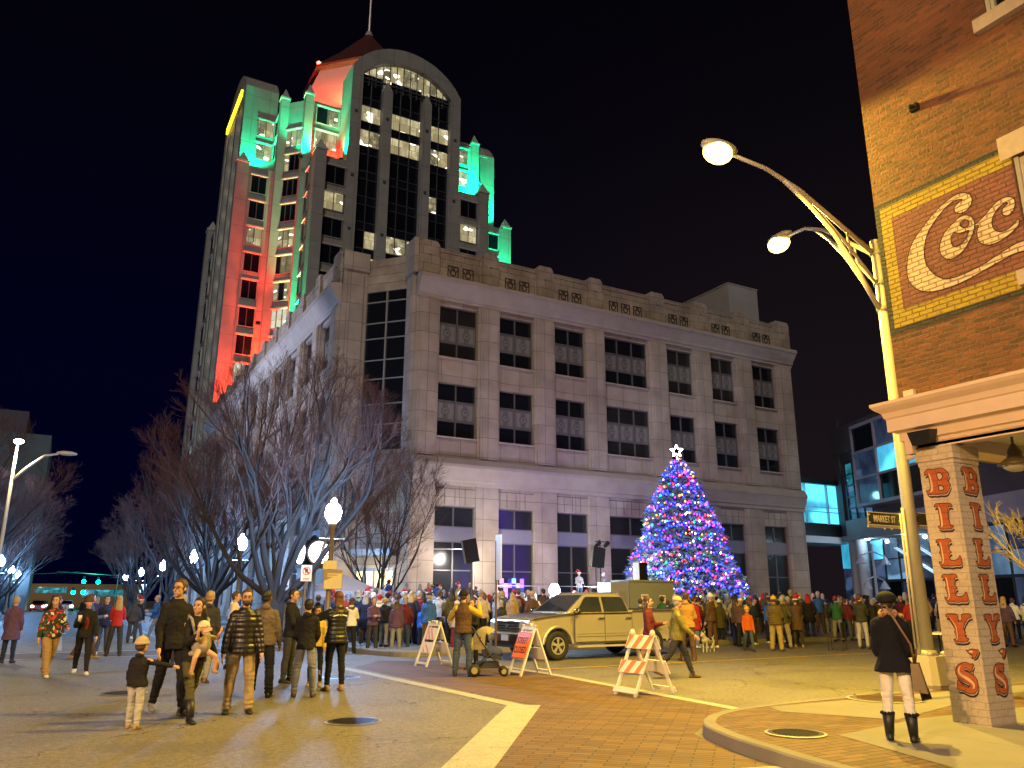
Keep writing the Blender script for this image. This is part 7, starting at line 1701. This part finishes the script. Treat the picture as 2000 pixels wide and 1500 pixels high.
def fill(poly, n, zone, z=0, relf=180, tries=4000):
    xs = [p[0] for p in poly]; ys = [p[1] for p in poly]; c = 0
    while c < n and tries > 0:
        tries -= 1; x = rd2.uniform(min(xs),max(xs)); y = rd2.uniform(min(ys),max(ys)); ins = False; j = len(poly)-1
        for i in range(len(poly)):
            (xi,yi),(xj,yj) = poly[i],poly[j]
            if (yi > y) != (yj > y) and x < (xj-xi)*(y-yi)/(yj-yi)+xi: ins = not ins
            j = i
        if not ins or not ok(x,y,.5): continue
        for _ in range(60):
            top = rd2.choices(tops,tw_)[0]; bot = rd2.choice(bots); hn = rd2.choices(['short','long','bun','beanie','santa','cap'],[8,7,1,6,1.2,3])[0]; hc = rd2.choices(['brown','black','blond','grey','auburn'],[5,4,3,3,1.5])[0]
            hatc = rd2.choice(['black','grey','red','navy','white','cream','brown','green']) if hn != 'santa' else 'red'; ct = rd2.choices(['jacket','puffer','coat'],[6,3,2])[0]
            L_ = lab(ct,top,bot,hn,hc,hatc,zone)
            if L_ not in used: break
        used[L_] = 1
        rel = relf+rd2.gauss(0,22) if rd2.random() < .86 else rd2.uniform(0,360)
        crowd(x,y,rel,rd2.gauss(1.69,.09) if rd2.random() < .9 else 1.3,rd2.choice(list(POSES)),ct,top,bot,hn,hc,hatc,L_,z,rd2.choices(['light','mid','dark'],[8,2,1.5])[0]); c += 1
    return c
fill([(8.8,25.6),(14.6,24.4),(18,30),(17,33),(10,31.5)], 66, 'crowd left of the pickup', .15)
fill([(15.5,26.8),(20,27.5),(26,33),(22,36),(16,31)], 30, 'crowd behind the pickup', .15, 170)
fill([(18.8,21.6),(23,21.5),(30,21.3),(38,21.6),(38,27),(30,29.5),(24,29),(20,25)], 78, 'crowd right of christmas tree', .02, 170)
fill([(28,15.5),(33,12.0),(38,13.5),(37,18),(30,19.5)], 18, 'between lamp pole and pillar', 0, 170)
fill([(36,10.2),(41,11.2),(42,14),(37,13.0)], 8, 'crowd right of lettered pillar', 0, 160)
fill([(15.5,40.5),(21.0,40.5),(21.0,43.0),(15.5,43.0)], 12, 'on steps by lobby doors', .75, 180)
fill([(13,33.5),(18,34),(22,38.5),(17,39.8)], 8, 'rear crowd near the stage', .15, 180)
fill([(-2,33),(6.5,33),(7,62),(-2,62)], 9, 'far down the left street', .0, 150)
St = thing('terrace_steps', 'stone terrace steps at the foot of the glazed building corner', 'steps', (15,40,.15)); m = MB(); m.box(0,6.4,0,4,0,.6); m.box(-.3,6.7,-.35,0,0,.3); m.build('steps', CONC, St)
# the farthest rows, past three hundred people: one mass
cw = MB(); cwm = [cm(c) for c in tops]+[hm(c) for c in ('brown','black','blond','grey')]+[SKIN['light'],SKIN['mid']]
GG = [geo(None, coat=ct, hair=hr, legs=((2,4,2),(-2,4,2)), fat=1.1, **POSES[ps]) for ct,hr,ps in (('jacket','short','front'),('coat','long','pockets'),('jacket','short','phone'),('puffer','long','down'))]
def mass(x0,x1,y0,y1,n,z):
    c = 0; tr_ = 0
    while c < n and tr_ < 9000:
        tr_ += 1; x = rd2.uniform(x0,x1); y = rd2.uniform(y0,y1)
        if not ok(x,y,.42): continue
        TAKEN.append((x,y)); c += 1; G = rd2.choice(GG); k = rd2.gauss(.97,.05); a = camrel(x,y,180+rd2.gauss(0,25))
        M = Matrix.Translation((x,y,z)) @ Matrix.Rotation(a,4,'Z') @ Matrix.Diagonal((k*1.05,k,k,1)); hc = len(tops)+rd2.randrange(4); tc_ = rd2.choices(range(len(tops)),tw_)[0]
        for part, mi in (('jacket',tc_),('trousers',rd2.choice((0,1,2,3))),('hair',hc if rd2.random() < .7 else rd2.choice((0,6,13,14))),('body',len(tops)+4)):
            src = G[part]; n0 = len(cw.v); cw.v += [tuple(M @ Vector(v)) for v in src.v]; cw.f += [tuple(i+n0 for i in f) for f in src.f]; cw.m += [mi]*len(src.f)
print('named people', len(TAKEN)); mass(12.0,18.5,30.5,38.5,70,.15); mass(9.2,15,26,32,26,.15); mass(16,25,28,36,50,.15); mass(21,42,23.8,31,95,.15); mass(29,42,16.5,21.5,26,.0)
tag(cw.build('crowd', cwm, None, True), 'far rows of the crowd packed together behind the nearer people', 'crowd', kind='stuff')
print('PEOPLE', len(TAKEN))
